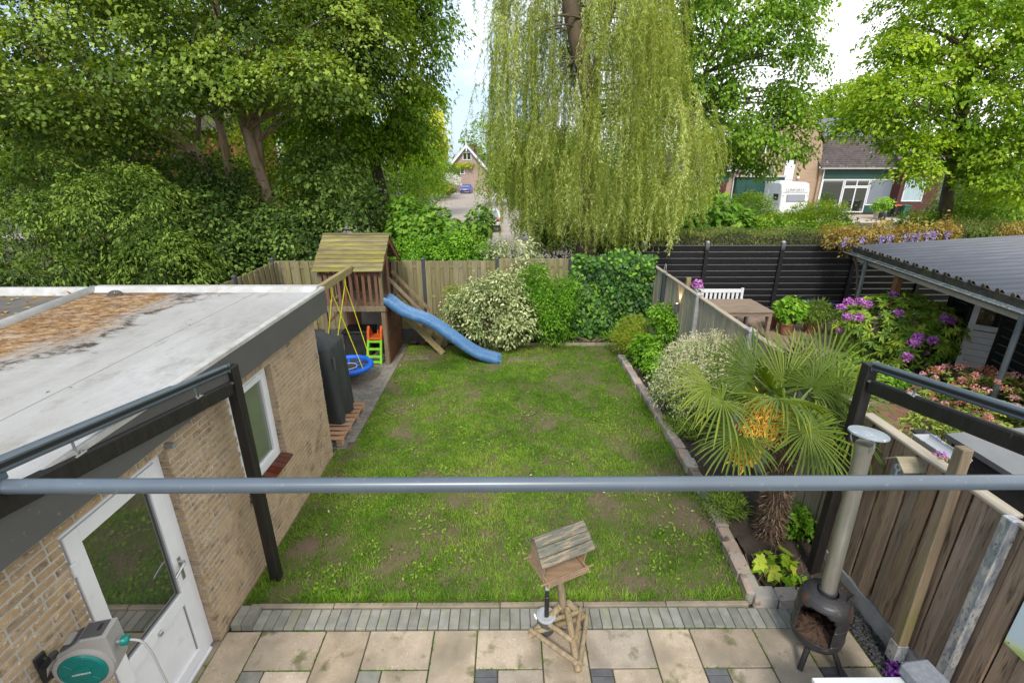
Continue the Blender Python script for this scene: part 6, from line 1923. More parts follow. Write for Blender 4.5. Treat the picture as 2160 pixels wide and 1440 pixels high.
# --- red-brown clad building on the right
rh = thing("clad_house", "red-brown clad house front with a curtained window right of the bungalow", "house", (40.5, 47, 0))
xa, xb = ax(1897, 400, 46.0), ax(1980, 400, 46.0)
zr_ = az_(1920, 352, 46.0)
for i in range(22):
    part("cladding_board", MB().box(((xa + xb) / 2, 46.0, 0.1 + i * 0.19), (xb - xa, 0.05, 0.185), 0.012, rotx(R(-6))), m_redclad, rh)
part("wall", MB().bb((xa, 46.05, -0.2), (xb, 52, zr_), 0.0), m_redclad, rh)
w_ = win_part(rh, ax(1905, 400, 46), ax(1948, 400, 46), az_(1925, 425, 46), az_(1925, 374, 46), 45.93, 0.08, mat("curtain_stripe", (0.42, 0.52, 0.54), (0.30, 0.42, 0.46), scale=3, stretch=(9, 1, 0.2), rough=0.6))
part("roof", MB().prism([(xa - 0.3, 45.6, zr_), (xa - 0.3, 50.0, zr_ + 2.8), (xa - 0.3, 52.5, zr_ + 1.3), (xa - 0.3, 52.4, zr_ - 0.1)], (xb - xa + 4, 0, 0)), m_tile, rh)

# --- gabled house at the end of the road
Yh = 92.0
gh = thing("gabled_house", "pinkish gabled house with white barge boards at the end of the road", "house", AY(984, 403, Yh))
A_ = AY(984, 308, Yh)
eL, eR = A_ + (-4.7, 0, -5.2), A_ + (4.7, 0, -5.2)
part("wall", MB().prism([(eL[0], Yh, -0.2), (eR[0], Yh, -0.2), eR + (0, 0, 0), A_ + (0, 0, 0), eL + (0, 0, 0)], (0, 11, 0)), m_pinkb, gh)
for s_, e_ in ((-1, eL), (1, eR)):
    dv = unit(e_ - A_)
    part("roof", MB().prism([A_ + (0, -0.5, 0.06), A_ + (0, -0.5, 0.28), e_ + dv * 0.7 + (0, -0.5, 0.28), e_ + dv * 0.7 + (0, -0.5, 0.06)], (0, 12, 0)), m_tile, gh)
    part("barge_board", MB().bar(A_ + (s_ * 0.02, -0.56, 0.06), e_ + dv * 0.7 + (0, -0.56, 0.06), 0.08, 0.36), m_upvc, gh)
part("finial", MB().bb(A_ + (-0.12, -0.62, -0.9), A_ + (0.12, -0.5, 1.5), 0.02), m_upvc, gh)
x_, z_ = AY(985, 330, Yh)[0], AY(985, 338, Yh)[2]
win_part(gh, x_ - 0.78, x_ + 0.78, z_, z_ + 1.35, Yh - 0.03, 0.13, m_pane, (x_,))
x_ = AY(971, 360, Yh)[0]; z_ = AY(971, 368, Yh)[2]
win_part(gh, x_ - 0.78, x_ + 0.78, z_, z_ + 1.4, Yh - 0.03, 0.13, m_pane, (x_,))
part("chimney", MB().bb(A_ + (0.9, 5, -1.0), A_ + (1.5, 5.7, 0.6), 0.02), m_redclad, gh)

# --- orange brick house hidden behind the trees on the left
oh = thing("orange_brick_house", "orange brick house glimpsed through the trees on the left", "house", (-17, 33, 0))
Yo = 31.0
xa, xb = AY(30, 300, Yo)[0], AY(470, 300, Yo)[0]
part("wall", MB().bb((xa, Yo, -0.2), (xb, Yo + 7, 6.4), 0.0), m_orb, oh)
part("roof", MB().prism([(xa - 0.4, Yo - 0.5, 6.3), (xa - 0.4, Yo + 3.5, 9.4), (xa - 0.4, Yo + 7.5, 6.3)], (xb - xa + 0.8, 0, 0)), m_tile, oh)
for px_ in (130, 250, 385):
    for y_ in (318, 225):
        c_ = AY(px_, y_, Yo)
        win_part(oh, c_[0] - 0.75, c_[0] + 0.75, c_[2] - 0.6, c_[2] + 0.75, Yo - 0.02, 0.10, m_pane2, (c_[0],))

# --- caravan
Yc = 42.0
cvn = thing("caravan", "white touring caravan parked on the drive before the green garage", "caravan", (ax(1678, 430, Yc), Yc + 2, 0))
m_cw = mat("caravan_white", (0.82, 0.82, 0.80), (0.77, 0.77, 0.75), scale=2, rough=0.35)
xa, xb = ax(1649, 410, Yc), ax(1708, 410, Yc)
zt_ = az_(1680, 385, Yc)
sidep = [(0.0, 0.62), (0.10, 0.45), (0.5, 0.42), (4.3, 0.42), (4.5, 0.6), (4.5, zt_ - 0.5), (4.2, zt_ - 0.06), (3.6, zt_), (0.75, zt_), (0.30, zt_ - 0.12), (0.06, zt_ - 0.75), (0.0, 1.55), (0.0, 0.62)][:-1]
bd = part("body", MB().prism([(xa, Yc + y, z) for y, z in sidep], (xb - xa, 0, 0)), m_cw, cvn)
md = bd.modifiers.new("bevel", "BEVEL"); md.width = 0.09; md.segments = 3; md.limit_method = "ANGLE"; md.angle_limit = R(40)
fw = part("front_window", MB().box(((xa + xb) / 2 + 0.05, Yc - 0.005, 1.78), (1.55, 0.03, 0.60), 0.012), m_seal, cvn)
part("pane", MB().box(((xa + xb) / 2 + 0.05, Yc - 0.024, 1.78), (1.42, 0.012, 0.48), 0.004), mat("grey_blind_pane", (0.36, 0.37, 0.44), rough=0.1, spec=0.7), fw)
sw = part("side_window", MB().box((xa - 0.004, Yc + 0.85, 1.85), (0.03, 0.85, 0.55), 0.012), m_seal, cvn)
part("pane", MB().box((xa - 0.022, Yc + 0.85, 1.85), (0.012, 0.76, 0.46), 0.004), mat("dark_acrylic_pane", (0.05, 0.05, 0.055), rough=0.15), sw)
part("door", MB().box((xa - 0.006, Yc + 2.6, 1.55), (0.03, 0.72, 1.75), 0.01), m_cw, cvn)
part("trim_strip", MB().bb((xa - 0.012, Yc + 0.15, 1.28), (xa - 0.002, Yc + 4.4, 1.32), 0.002).bb((xa + 0.1, Yc - 0.014, 2.28), (xb - 0.1, Yc - 0.002, 2.31), 0.002), m_seal, cvn)
part("roof_hatch", MB().box(((xa + xb) / 2 - 0.5, Yc + 1.5, zt_ + 0.06), (0.8, 0.7, 0.12), 0.03), m_cw, cvn)
for y in (2.2,):
    for x in (xa + 0.12, xb - 0.12):
        part("wheel", MB().cyl((x - 0.09, Yc + y, 0.32), (x + 0.09, Yc + y, 0.32), 0.32, n=22), m_blk, cvn, angle=50)
part("drawbar", MB().bar(((xa + xb) / 2 - 0.5, Yc + 0.1, 0.48), ((xa + xb) / 2, Yc - 1.1, 0.45), 0.08, 0.08).bar(((xa + xb) / 2 + 0.5, Yc + 0.1, 0.48), ((xa + xb) / 2, Yc - 1.1, 0.45), 0.08, 0.08), m_zinc, cvn)
part("jockey_wheel", MB().cyl(((xa + xb) / 2, Yc - 0.95, 0.0), ((xa + xb) / 2, Yc - 0.95, 0.6), 0.03, n=8), m_zinc, cvn)
part("marker_lamp", MB().box((xa + 0.15, Yc - 0.004, 1.98), (0.1, 0.03, 0.05), 0.004), m_orng, cvn)
part("marker_lamp", MB().box((xb - 0.12, Yc - 0.004, 1.98), (0.1, 0.03, 0.05), 0.004), m_orng, cvn)
text_obj("CONFORTA", 0.30, mat("dark_lettering", (0.10, 0.09, 0.10), rough=0.5), ((xa + xb) / 2 - 0.1, Yc + 0.02, 2.47), (1, 0, 0), (0, 0.25, 1), cvn, "lettering", 0.004)


# --- cars
def car(x, y, rz, paint, label, plate=(0.75, 0.55, 0.03), name="parked_car"):
    RZ = rotz(rz)
    P = lambda a, b, c: np.array((x, y, 0)) + RZ @ np.array((a, b, c))
    t = thing(name, label, "car", (x, y, 0))
    low = [(-2.0, 0.32), (-2.03, 0.62), (-1.95, 0.86), (-1.2, 0.95), (1.05, 0.92), (1.85, 0.74), (2.0, 0.55), (1.98, 0.3)]
    b = part("body", MB().prism([P(-0.85, q, z) for q, z in low], RZ @ np.array((1.70, 0, 0))), paint, t)
    m_ = b.modifiers.new("bevel", "BEVEL"); m_.width = 0.09; m_.segments = 3; m_.limit_method = "ANGLE"
    def cab(ins, z0, z1, yr0, yr1, yt0, yt1, grow=0.0):
        m1 = MB()
        v = [P(-0.80 - grow, yr0 - grow, z0), P(0.80 + grow, yr0 - grow, z0), P(0.80 + grow, yr1 + grow, z0), P(-0.80 - grow, yr1 + grow, z0), P(-ins, yt0, z1), P(ins, yt0, z1), P(ins, yt1, z1), P(-ins, yt1, z1)]
        return m1.add(v, [[3, 2, 1, 0], [4, 5, 6, 7], [0, 1, 5, 4], [1, 2, 6, 5], [2, 3, 7, 6], [3, 0, 4, 7]])
    part("window_glass", cab(0.66, 0.90, 1.40, -1.80, 1.05, -1.45, 0.15), m_pane, t)
    r = part("roof", MB().prism([P(-0.665, -1.50, 1.39), P(0.665, -1.50, 1.39), P(0.665, 0.2, 1.39), P(-0.665, 0.2, 1.39)], (0, 0, 0.05)), paint, t)
    for sx2 in (-1, 1):
        for pa, pb_, w1, w2 in (((0.80, -1.80, 0.9), (0.66, -1.46, 1.40), 0.14, 0.08), ((0.80, -0.4, 0.9), (0.665, -0.45, 1.40), 0.05, 0.09), ((0.79, 1.02, 0.9), (0.66, 0.16, 1.40), 0.06, 0.06)):
            part("pillar", MB().bar(P(sx2 * pa[0], pa[1], pa[2]), P(sx2 * pb_[0], pb_[1], pb_[2]), w1, w2), paint, t)
        part("tail_light", MB().box(P(sx2 * 0.66, -1.985, 0.80), (0.30, 0.06, 0.16), 0.015, RZ), mat_red, t)
        part("mirror", MB().box(P(sx2 * 0.92, 0.75, 0.98), (0.16, 0.1, 0.12), 0.02, RZ), paint, t)
        for yy in (-1.28, 1.25):
            w = part("wheel", MB().cyl(P(sx2 * 0.70, yy, 0.31), P(sx2 * 0.87, yy, 0.31), 0.31, n=20), m_blk, t, angle=50)
            part("rim", MB().cyl(P(sx2 * 0.868, yy, 0.31), P(sx2 * 0.876, yy, 0.31), 0.2, n=16), m_steel, w)
    part("number_plate", MB().box(P(0, -2.035, 0.60), (0.52, 0.02, 0.11), 0.003, RZ), mat("plate_yellow", plate, rough=0.5), t)
    part("bumper", MB().box(P(0, -2.01, 0.40), (1.6, 0.10, 0.18), 0.03, RZ), m_blk, t)
    part("rear_window", MB().prism([P(-0.62, -1.79, 0.98), P(0.62, -1.79, 0.98), P(0.55, -1.53, 1.33), P(-0.55, -1.53, 1.33)], RZ @ np.array((0, -0.02, 0.01))), mat_glassbl, t)
    return t


mat_red = mat("red_lens", (0.5, 0.02, 0.015), rough=0.25)
mat_glassbl = mat("sky_lit_glass", (0.10, 0.13, 0.15), rough=0.05, spec=0.9, ior=1.9)
cb_ = AY(982, 398, 84.0)
car(cb_[0], 86.0, R(-3), mat("blue_car_paint", (0.02, 0.10, 0.60), rough=0.35, coat=0.4), "blue hatchback seen from behind on the road by the gabled house")
cw_ = AY(1004, 463, 34.0)
car(cw_[0] + 0.75, 36.0, R(4), mat("white_car_paint", (0.72, 0.74, 0.76), rough=0.3, coat=0.5), "white car half hidden behind the leafy bush and the willow strands")
cg_ = AY(1566, 412, 41.0)
car(cg_[0], 41.5, R(70), mat("blue_grey_car_paint", (0.16, 0.20, 0.26), rough=0.3, coat=0.5), "blue-grey car whose roof shows above the bushes left of the caravan")

# --- wheelie bins, planter
def bin_(x, y, bodyc, lidc, label):
    t = thing("wheelie_bin", label, "wheelie bin", (x, y, 0), "wheelie bins by the bungalow")
    part("bin_body", MB().add([(x - .24, y - .27, 0.06), (x + .24, y - .27, 0.06), (x + .24, y + .27, 0.06), (x - .24, y + .27, 0.06), (x - .30, y - .34, 1.0), (x + .30, y - .34, 1.0), (x + .30, y + .34, 1.0), (x - .30, y + .34, 1.0)],
                          [[3, 2, 1, 0], [4, 5, 6, 7], [0, 1, 5, 4], [1, 2, 6, 5], [2, 3, 7, 6], [3, 0, 4, 7]]), bodyc, t)
    part("bin_lid", MB().box((x, y - 0.02, 1.05), (0.64, 0.76, 0.09), 0.03), lidc, t)
    for s_ in (-1, 1):
        part("wheel", MB().cyl((x + s_ * 0.2, y + 0.27, 0.1), (x + s_ * 0.27, y + 0.27, 0.1), 0.1, n=14), m_blk, t)
m_gbin = mat("green_bin_plastic", (0.03, 0.12, 0.07), rough=0.5)
q = AY(1873, 453, 44.6); bin_(q[0], 44.6, m_blk, m_blk, "black wheelie bin with black lid nearest the bungalow's window")
q = AY(1886, 453, 44.2); bin_(q[0], 44.2, m_blk, m_orng, "black wheelie bin with orange lid between the other two bins")
q = AY(1904, 456, 43.8); bin_(q[0], 43.8, m_gbin, m_gbin, "green wheelie bin outermost from the bungalow's door")
q = AY(1853, 461, 43.0)
pt2 = thing("planter_tub", "pale grey tub with a light green shrub before the bungalow", "planter", (q[0], 43, 0))
part("tub", MB().lathe([(0.36, 0.0), (0.52, 0.75), (0.48, 0.76), (0.45, 0.66), (0, 0.66)], (q[0], 43, 0), 20, caps=False), m_slab2, pt2, angle=50)
q2 = AY(1859, 464, 42.0)
pt3 = thing("black_pot", "small black lidded pot standing before the pale grey tub", "pot", (q2[0], 42, 0))
part("pot_body", MB().lathe([(0.22, 0.0), (0.30, 0.3), (0.27, 0.5), (0.31, 0.52), (0.2, 0.62), (0.05, 0.66), (0.05, 0.74), (0, 0.75)], (q2[0], 42, 0), 18), m_blk, pt3, angle=50)

# --- street lamp
q = AY(838, 350, 30.0)
sl2 = thing("street_lamp", "slim pale grey street lamp post behind the tall green tree", "street lamp", (q[0], 30, 0))
part("pole", MB().tube([(q[0], 30, 0), (q[0], 30, 4), (q[0], 30, 8.2)], [0.09, 0.075, 0.055], 12), m_zinc, sl2, angle=60)
part("lamp_head", MB().bar((q[0], 30, 8.2), (q[0] + 0.8, 29.6, 8.35), 0.16, 0.10, 0.03), m_zinc, sl2)


# ================================================================== VEGETATION
UP = np.array((0, 0, 1.0))
m_bark = mat("grey_brown_bark", (0.17, 0.125, 0.085), (0.11, 0.082, 0.058), scale=3, stretch=(3, 3, 0.8), rough=0.9, bump=0.9, bscale=18, spots=[((0.19, 0.17, 0.06), 1.5, 0.56, 0.75)])
m_bark_p = mat("pale_bark", (0.50, 0.36, 0.26), (0.40, 0.28, 0.20), scale=3, stretch=(3, 3, 0.8), rough=0.9, bump=0.8, bscale=18, spots=[((0.25, 0.2, 0.07), 1.5, 0.58, 0.75)])
m_bark_d = mat("dark_bark", (0.075, 0.058, 0.045), (0.05, 0.04, 0.03), scale=3, stretch=(3, 3, 0.8), rough=0.95, bump=1.0, bscale=16)
m_twig = mat("willow_twig", (0.34, 0.29, 0.07), (0.28, 0.24, 0.06), scale=4, rough=0.7)
L_maple = leafmat("maple_leaf", (0.034, 0.064, 0.010), (0.066, 0.105, 0.014), (0.19, 0.25, 0.045), 0.36, k=1.8)
L_elm = leafmat("elm_leaf", (0.04, 0.09, 0.008), (0.095, 0.185, 0.014), (0.24, 0.33, 0.04), 0.40)
L_willow = leafmat("willow_leaf", (0.085, 0.14, 0.024), (0.215, 0.275, 0.052), (0.50, 0.55, 0.25), 0.52, k=1.55)
L_lime = leafmat("lime_leaf", (0.05, 0.12, 0.010), (0.115, 0.225, 0.018), (0.27, 0.39, 0.05), 0.40, k=1.3)
L_beech = leafmat("bright_leaf", (0.07, 0.15, 0.010), (0.16, 0.28, 0.018), (0.36, 0.46, 0.045), 0.42, k=1.25)
L_yel = leafmat("yellow_green_leaf", (0.10, 0.145, 0.012), (0.22, 0.28, 0.025), (0.42, 0.44, 0.06), 0.42)
L_shrub = leafmat("shrub_leaf", (0.022, 0.048, 0.007), (0.062, 0.112, 0.016), (0.18, 0.26, 0.045), 0.3, k=1.35)
L_dark = leafmat("dark_shrub_leaf", (0.014, 0.034, 0.008), (0.040, 0.078, 0.016), (0.13, 0.20, 0.04), 0.25, k=1.45)
L_big = leafmat("sycamore_leaf", (0.035, 0.09, 0.012), (0.085, 0.185, 0.02), (0.19, 0.30, 0.045), 0.35)
L_var = leafmat("cream_edged_leaf", (0.05, 0.10, 0.025), (0.21, 0.27, 0.09), (0.58, 0.60, 0.33), 0.22, rough=0.45, k=1.1)
L_green = leafmat("fresh_green_leaf", (0.03, 0.09, 0.006), (0.075, 0.185, 0.010), (0.18, 0.32, 0.03), 0.3, rough=0.4)
L_salix = leafmat("dappled_willow_leaf", (0.07, 0.15, 0.025), (0.27, 0.37, 0.12), (0.88, 0.70, 0.52), 0.35, k=1.08)
L_rhodo = leafmat("rhododendron_leaf", (0.045, 0.095, 0.016), (0.135, 0.225, 0.03), (0.36, 0.42, 0.05), 0.28, rough=0.4)
L_azal = leafmat("azalea_leaf", (0.05, 0.10, 0.02), (0.15, 0.215, 0.035), (0.34, 0.37, 0.07), 0.25)
L_purple = leafmat("purple_petal", (0.27, 0.055, 0.30), (0.47, 0.15, 0.46), (0.70, 0.40, 0.64), 0.35, k=1.1)
L_pink = leafmat("pink_petal", (0.42, 0.17, 0.07), (0.62, 0.30, 0.20), (0.78, 0.42, 0.48), 0.35, k=1.1)
L_wist = leafmat("wisteria_petal", (0.24, 0.19, 0.52), (0.42, 0.36, 0.74), (0.66, 0.60, 0.86), 0.35, k=1.1)
L_wleaf = leafmat("bronze_young_leaf", (0.20, 0.135, 0.03), (0.40, 0.27, 0.06), (0.56, 0.46, 0.13), 0.35, k=0.8)
L_hedge = leafmat("clipped_hedge_leaf", (0.045, 0.075, 0.018), (0.105, 0.145, 0.034), (0.27, 0.25, 0.08), 0.25)
L_ivy = leafmat("ivy_leaf", (0.018, 0.060, 0.014), (0.06, 0.155, 0.02), (0.20, 0.36, 0.035), 0.25, rough=0.45, spec=0.25, k=1.2)
L_palm = leafmat("palm_leaflet", (0.035, 0.075, 0.012), (0.115, 0.18, 0.022), (0.34, 0.37, 0.05), 0.32, rough=0.45, spec=0.22, k=0.97)
L_blue = leafmat("blue_petal", (0.05, 0.06, 0.36), (0.10, 0.12, 0.55), (0.25, 0.28, 0.72), 0.3)
L_wht = leafmat("white_petal", (0.5, 0.5, 0.42), (0.68, 0.66, 0.58), (0.8, 0.8, 0.75), 0.3, k=1.0)


def plant(name, label, cat, base, ells, lm, ncl, per, rad, L, W, stems=None, bark=None, sr=0.03, group=None, crown="foliage", trunk="stem", **kw):
    t = thing(name, label, cat, base, group)
    C, D = crown_points(ells, ncl, kw.pop("inner", 0.72))
    v, tr, c = sprays(C, D, per, rad, L, W, **kw)
    zmin = kw.get("zmin", 0.02)
    v[:, 2] = np.maximum(v[:, 2], 0.02)
    tri_mesh(crown, v, tr, c, lm, t)
    mb = MB()
    if stems is not None:
        tw = MB()
        for p, d in zip(C[::3], D[::3]):
            q0 = p - d * rad * 1.5 - UP * 0.1 + rng.normal(0, 0.12, 3)
            tw.tube([q0, (q0 + p) / 2 + UP * 0.06, p + d * rad * 0.4], [0.010, 0.007, 0.003], 4, caps=False)
        part("twigs", tw, m_bark_d, t, smooth=True, kind="stuff")
    b = np.asarray(base, float)
    if stems is None:
        tg = [np.asarray(e[0], float) + rng.normal(0, 0.25, 3) * np.asarray(e[1]) for e in ells for _ in range(4)]
        for q in tg:
            limbs(mb, b + rng.normal(0, 0.05, 3) * (1, 1, 0), [q], sr, 5)
    else:
        for pts, r in stems:
            pts = smooth_path(pts, 14)
            mb.tube(pts, np.linspace(r[0], r[1], 14), 10, caps=False)
        for e in ells:
            for _ in range(6):
                tg = np.asarray(e[0], float) + rand_dir(1)[0] * np.asarray(e[1]) * 0.7
                allp = np.concatenate([smooth_path(k[0], 14)[5:] for k in stems])
                dz = tg[2] - allp[:, 2]
                sc_ = np.linalg.norm((allp - tg)[:, :2], axis=1) + np.abs(dz - 0.8)
                limbs(mb, allp[int(np.argmin(sc_))], [tg], stems[0][1][1] * 0.45, 6)
    part(trunk, mb, bark or m_bark, t, smooth=True)
    return t


def ell(px, py, Y, r):
    return (AY(px, py, Y), np.asarray(r, float))


def pxs(pts, Y):
    return [AY(x, y, Y + (dy if False else 0)) for x, y in pts]


# ---- big maple on the left
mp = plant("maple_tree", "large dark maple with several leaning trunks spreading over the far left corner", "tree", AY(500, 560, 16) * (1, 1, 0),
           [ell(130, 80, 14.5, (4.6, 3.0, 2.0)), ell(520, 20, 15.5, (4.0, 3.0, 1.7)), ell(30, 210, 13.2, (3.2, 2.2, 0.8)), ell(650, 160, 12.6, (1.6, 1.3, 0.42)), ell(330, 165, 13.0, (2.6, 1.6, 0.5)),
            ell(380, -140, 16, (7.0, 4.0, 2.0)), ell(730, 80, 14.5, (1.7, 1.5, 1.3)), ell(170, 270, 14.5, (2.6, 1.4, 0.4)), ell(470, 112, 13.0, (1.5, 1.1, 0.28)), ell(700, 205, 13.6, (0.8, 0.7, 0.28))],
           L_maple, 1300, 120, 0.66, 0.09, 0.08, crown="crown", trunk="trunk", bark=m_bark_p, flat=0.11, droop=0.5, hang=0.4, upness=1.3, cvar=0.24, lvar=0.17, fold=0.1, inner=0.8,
           stems=[(pxs([(590, 560), (570, 430), (558, 390), (535, 330), (516, 260), (492, 185), (470, 100), (450, -20)], 16), (0.22, 0.10)),
                  (pxs([(575, 560), (556, 400), (547, 320), (540, 250), (530, 190), (524, 120), (520, 20)], 16.2), (0.13, 0.07)),
                  (pxs([(480, 560), (452, 430), (440, 370), (412, 320), (375, 285), (320, 268), (240, 262)], 16), (0.22, 0.09)),
                  (pxs([(500, 560), (490, 400), (470, 280), (440, 190), (420, 80)], 17), (0.16, 0.08))])
# ivy climbing its trunks
C = np.concatenate([AY(x, y, 15.7)[None] + rng.normal(0, 1, (60, 3)) * (0.28, 0.2, 0.3) for x, y in ((560, 500), (555, 450), (530, 480), (500, 440), (470, 480), (470, 420), (505, 400), (520, 540), (480, 540), (425, 380))])
v, tr, c = sprays(C, unit(rng.normal(0, 1, C.shape) * (1, 0.4, 0.6) + (0, -0.8, 0.2)), 26, 0.26, 0.085, 0.075, flat=0.3, hang=0.6)
ivt = thing("ivy", "dark ivy wrapped round the lower trunks of the leaning maple", "ivy", AY(510, 560, 15.7) * (1, 1, 0))
tri_mesh("foliage", v, tr, c, L_dark, ivt)

# ---- tall elm-like tree left of the sky gap
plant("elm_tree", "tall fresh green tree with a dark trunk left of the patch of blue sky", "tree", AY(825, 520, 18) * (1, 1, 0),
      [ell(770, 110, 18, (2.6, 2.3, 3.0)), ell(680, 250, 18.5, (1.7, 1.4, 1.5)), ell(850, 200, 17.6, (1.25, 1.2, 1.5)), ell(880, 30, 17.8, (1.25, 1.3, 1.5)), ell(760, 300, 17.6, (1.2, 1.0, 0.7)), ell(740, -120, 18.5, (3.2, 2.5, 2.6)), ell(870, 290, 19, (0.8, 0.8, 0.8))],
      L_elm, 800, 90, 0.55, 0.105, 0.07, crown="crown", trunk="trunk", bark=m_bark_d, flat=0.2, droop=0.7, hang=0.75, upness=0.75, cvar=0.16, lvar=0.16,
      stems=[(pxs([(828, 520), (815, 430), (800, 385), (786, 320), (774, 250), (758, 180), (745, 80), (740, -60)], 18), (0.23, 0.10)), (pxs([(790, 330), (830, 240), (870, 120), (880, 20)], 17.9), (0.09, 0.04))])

# ---- weeping willow
wil = thing("willow_tree", "weeping willow trailing long yellow-green strands down to the back fence", "tree", AY(1230, 560, 15.6) * (1, 1, 0))
wt_ = MB()
wt_.tube(smooth_path(pxs([(1232, 560), (1238, 430), (1246, 320), (1250, 220), (1228, 130), (1208, 50), (1196, -40), (1180, -160)], 15.6), 20), np.linspace(0.30, 0.20, 20), 12, caps=False)
wt_.tube(smooth_path(pxs([(1250, 230), (1258, 120), (1290, 20), (1330, -80)], 15.4), 10), np.linspace(0.14, 0.08, 10), 10, caps=False)
part("trunk", wt_, m_bark, wil, smooth=True)
arc = MB()
SP, SD, SL, SC = [], [], [], []
lo_x = lambda y: np.interp(y, [-300, 0, 120, 260, 420], [1085, 1068, 1045, 1018, 1012])
hi_x = lambda y: np.interp(y, [-300, 0, 150, 230, 280, 420], [1400, 1415, 1440, 1490, 1502, 1500])
for k in range(175):
    ty = rng.uniform(-330, 330) if k % 3 else rng.uniform(-120, 200)
    if k % 15 == 0:
        ty = rng.uniform(225, 300)
    xx = rng.uniform(lo_x(ty), hi_x(ty)) if k % 15 else rng.uniform(1425, 1502)
    Yk = 15.2 + rng.uniform(-1.9, 1.4)
    if ty < 110 and 1180 < xx < 1262:
        Yk = 16.4
    a_ = AY(xx, ty, Yk)
    endy = np.interp(xx, [1010, 1040, 1080, 1150, 1250, 1350, 1420, 1470, 1505], [425, 490, 510, 545, 552, 548, 520, 490, 460]) + rng.normal(0, 14)
    zmin_ = AY(xx, endy, Yk)[2]
    full = a_[2] - zmin_
    mean = min(full, rng.uniform(0.9, 3.2) if rng.random() < 0.62 else full)
    src = AY(np.interp(ty, [-300, 300], [1195, 1248]), max(-150, ty - 40), 15.5)
    d_ = unit((a_ - src) * (1, 1, 0) + rng.normal(0, 0.2, 3) * (1, 1, 0))
    if k % 3 == 0:
        limbs(arc, src, [a_ + (0, 0, 0.12)], 0.030, 5, seg=7)
    ccol = rng.normal(0, 0.20) + 0.05 * (15.2 - Yk)
    wdt = rng.uniform(0.08, 0.36)
    for _ in range(rng.integers(7, 12)):
        s0_ = a_ + rng.normal(0, 1, 3) * (wdt, wdt, 0.10)
        ln = np.clip(mean * rng.uniform(0.55, 1.12), 0.5, max(0.6, s0_[2] - zmin_ + 0.25 * rng.normal()))
        SP.append(s0_); SD.append(unit(d_ + rng.normal(0, 0.45, 3) * (1, 1, 0))); SL.append(ln); SC.append(ccol + rng.normal(0, 0.06))
for k in range(26):
    xx, ty, Yk = rng.uniform(1110, 1440), rng.uniform(330, 440), rng.uniform(13.3, 14.3)
    a_ = AY(xx, ty, Yk)
    ccol = rng.normal(0.05, 0.18)
    zl_ = AY(xx, rng.uniform(515, 562), Yk)[2]
    for _ in range(9):
        s0_ = a_ + rng.normal(0, 1, 3) * (0.24, 0.2, 0.25)
        SP.append(s0_); SD.append(unit(rng.normal(0, 1, 3) * (1, 1, 0) + (0, -0.5, 0))); SL.append(max(0.5, (s0_[2] - zl_) * rng.uniform(0.6, 1.1))); SC.append(ccol + rng.normal(0, 0.06))
# thin stray strands left of the crown
for xx, ty, ey_ in ((1012, -60, 60), (1017, -50, 65), (1042, -40, 60), (1046, -40, 55), (1040, 110, 320), (1046, 100, 330), (1036, 120, 300), (1050, 90, 420), (1055, 80, 400)):
    s0_ = AY(xx, ty, 14.4)
    SP.append(s0_); SD.append(np.array((-0.4, 0, 0.0))); SL.append(s0_[2] - AY(xx, ey_, 14.4)[2]); SC.append(-0.1)
SP, SD, SL, SC = np.array(SP), np.array(SD), np.array(SL), np.array(SC)
m_ = len(SP)
sway = rng.normal(0, 0.09, (m_, 2))
def strand_pt(i, q):
    """q: distance along the strand"""
    o = 0.34 * (1 - np.exp(-q / 0.6))
    ph_ = SC[i] * 40
    p = SP[i] + SD[i] * o[:, None]
    p[:, 0] += sway[i, 0] * q * 0.5 + 0.055 * np.sin(q * 2.2 + ph_) + 0.02 * np.sin(q * 6.1 + 2 * ph_)
    p[:, 1] += sway[i, 1] * q * 0.5 + 0.055 * np.cos(q * 2.5 + ph_)
    p[:, 2] -= np.maximum(0, q - 0.42 * (1 - np.exp(-q / 0.5))) - 0.08 * np.exp(-((q - 0.2) / 0.2) ** 2)
    return p
tot = (SL / 0.0235).astype(int)
ii = np.repeat(np.arange(m_), tot)
q = rng.random(len(ii)) ** 0.9 * SL[ii]
P = strand_pt(ii, q)
az = rng.random(len(ii)) * 2 * math.pi
A = np.stack((np.cos(az) * 0.75, np.sin(az) * 0.75, -0.62 + 0 * az), 1) + rng.normal(0, 0.28, (len(ii), 3))
Nn = unit(np.stack((np.cos(az), np.sin(az), 0.7 + 0 * az), 1) + rng.normal(0, 0.4, (len(ii), 3)))
v, tr = leaf_arrays(P, A, Nn, 0.100 * (0.55 + 0.8 * rng.random(len(ii))), 0.0185, 0.15, 0.15, 0.4)
tri_mesh("crown", v, tr, np.repeat(0.46 + SC[ii] + 0.16 * rng.normal(0, 1, len(ii)), 4), L_willow, wil)
tw = MB()
for k in range(0, m_):
    qs = np.linspace(0, SL[k], 7)
    tw.tube(strand_pt(np.full(7, k), qs), np.linspace(0.0042, 0.002, 7), 3, caps=False)
part("strand", tw, m_twig, wil, kind="stuff")
part("branch", arc, m_bark, wil, smooth=True)

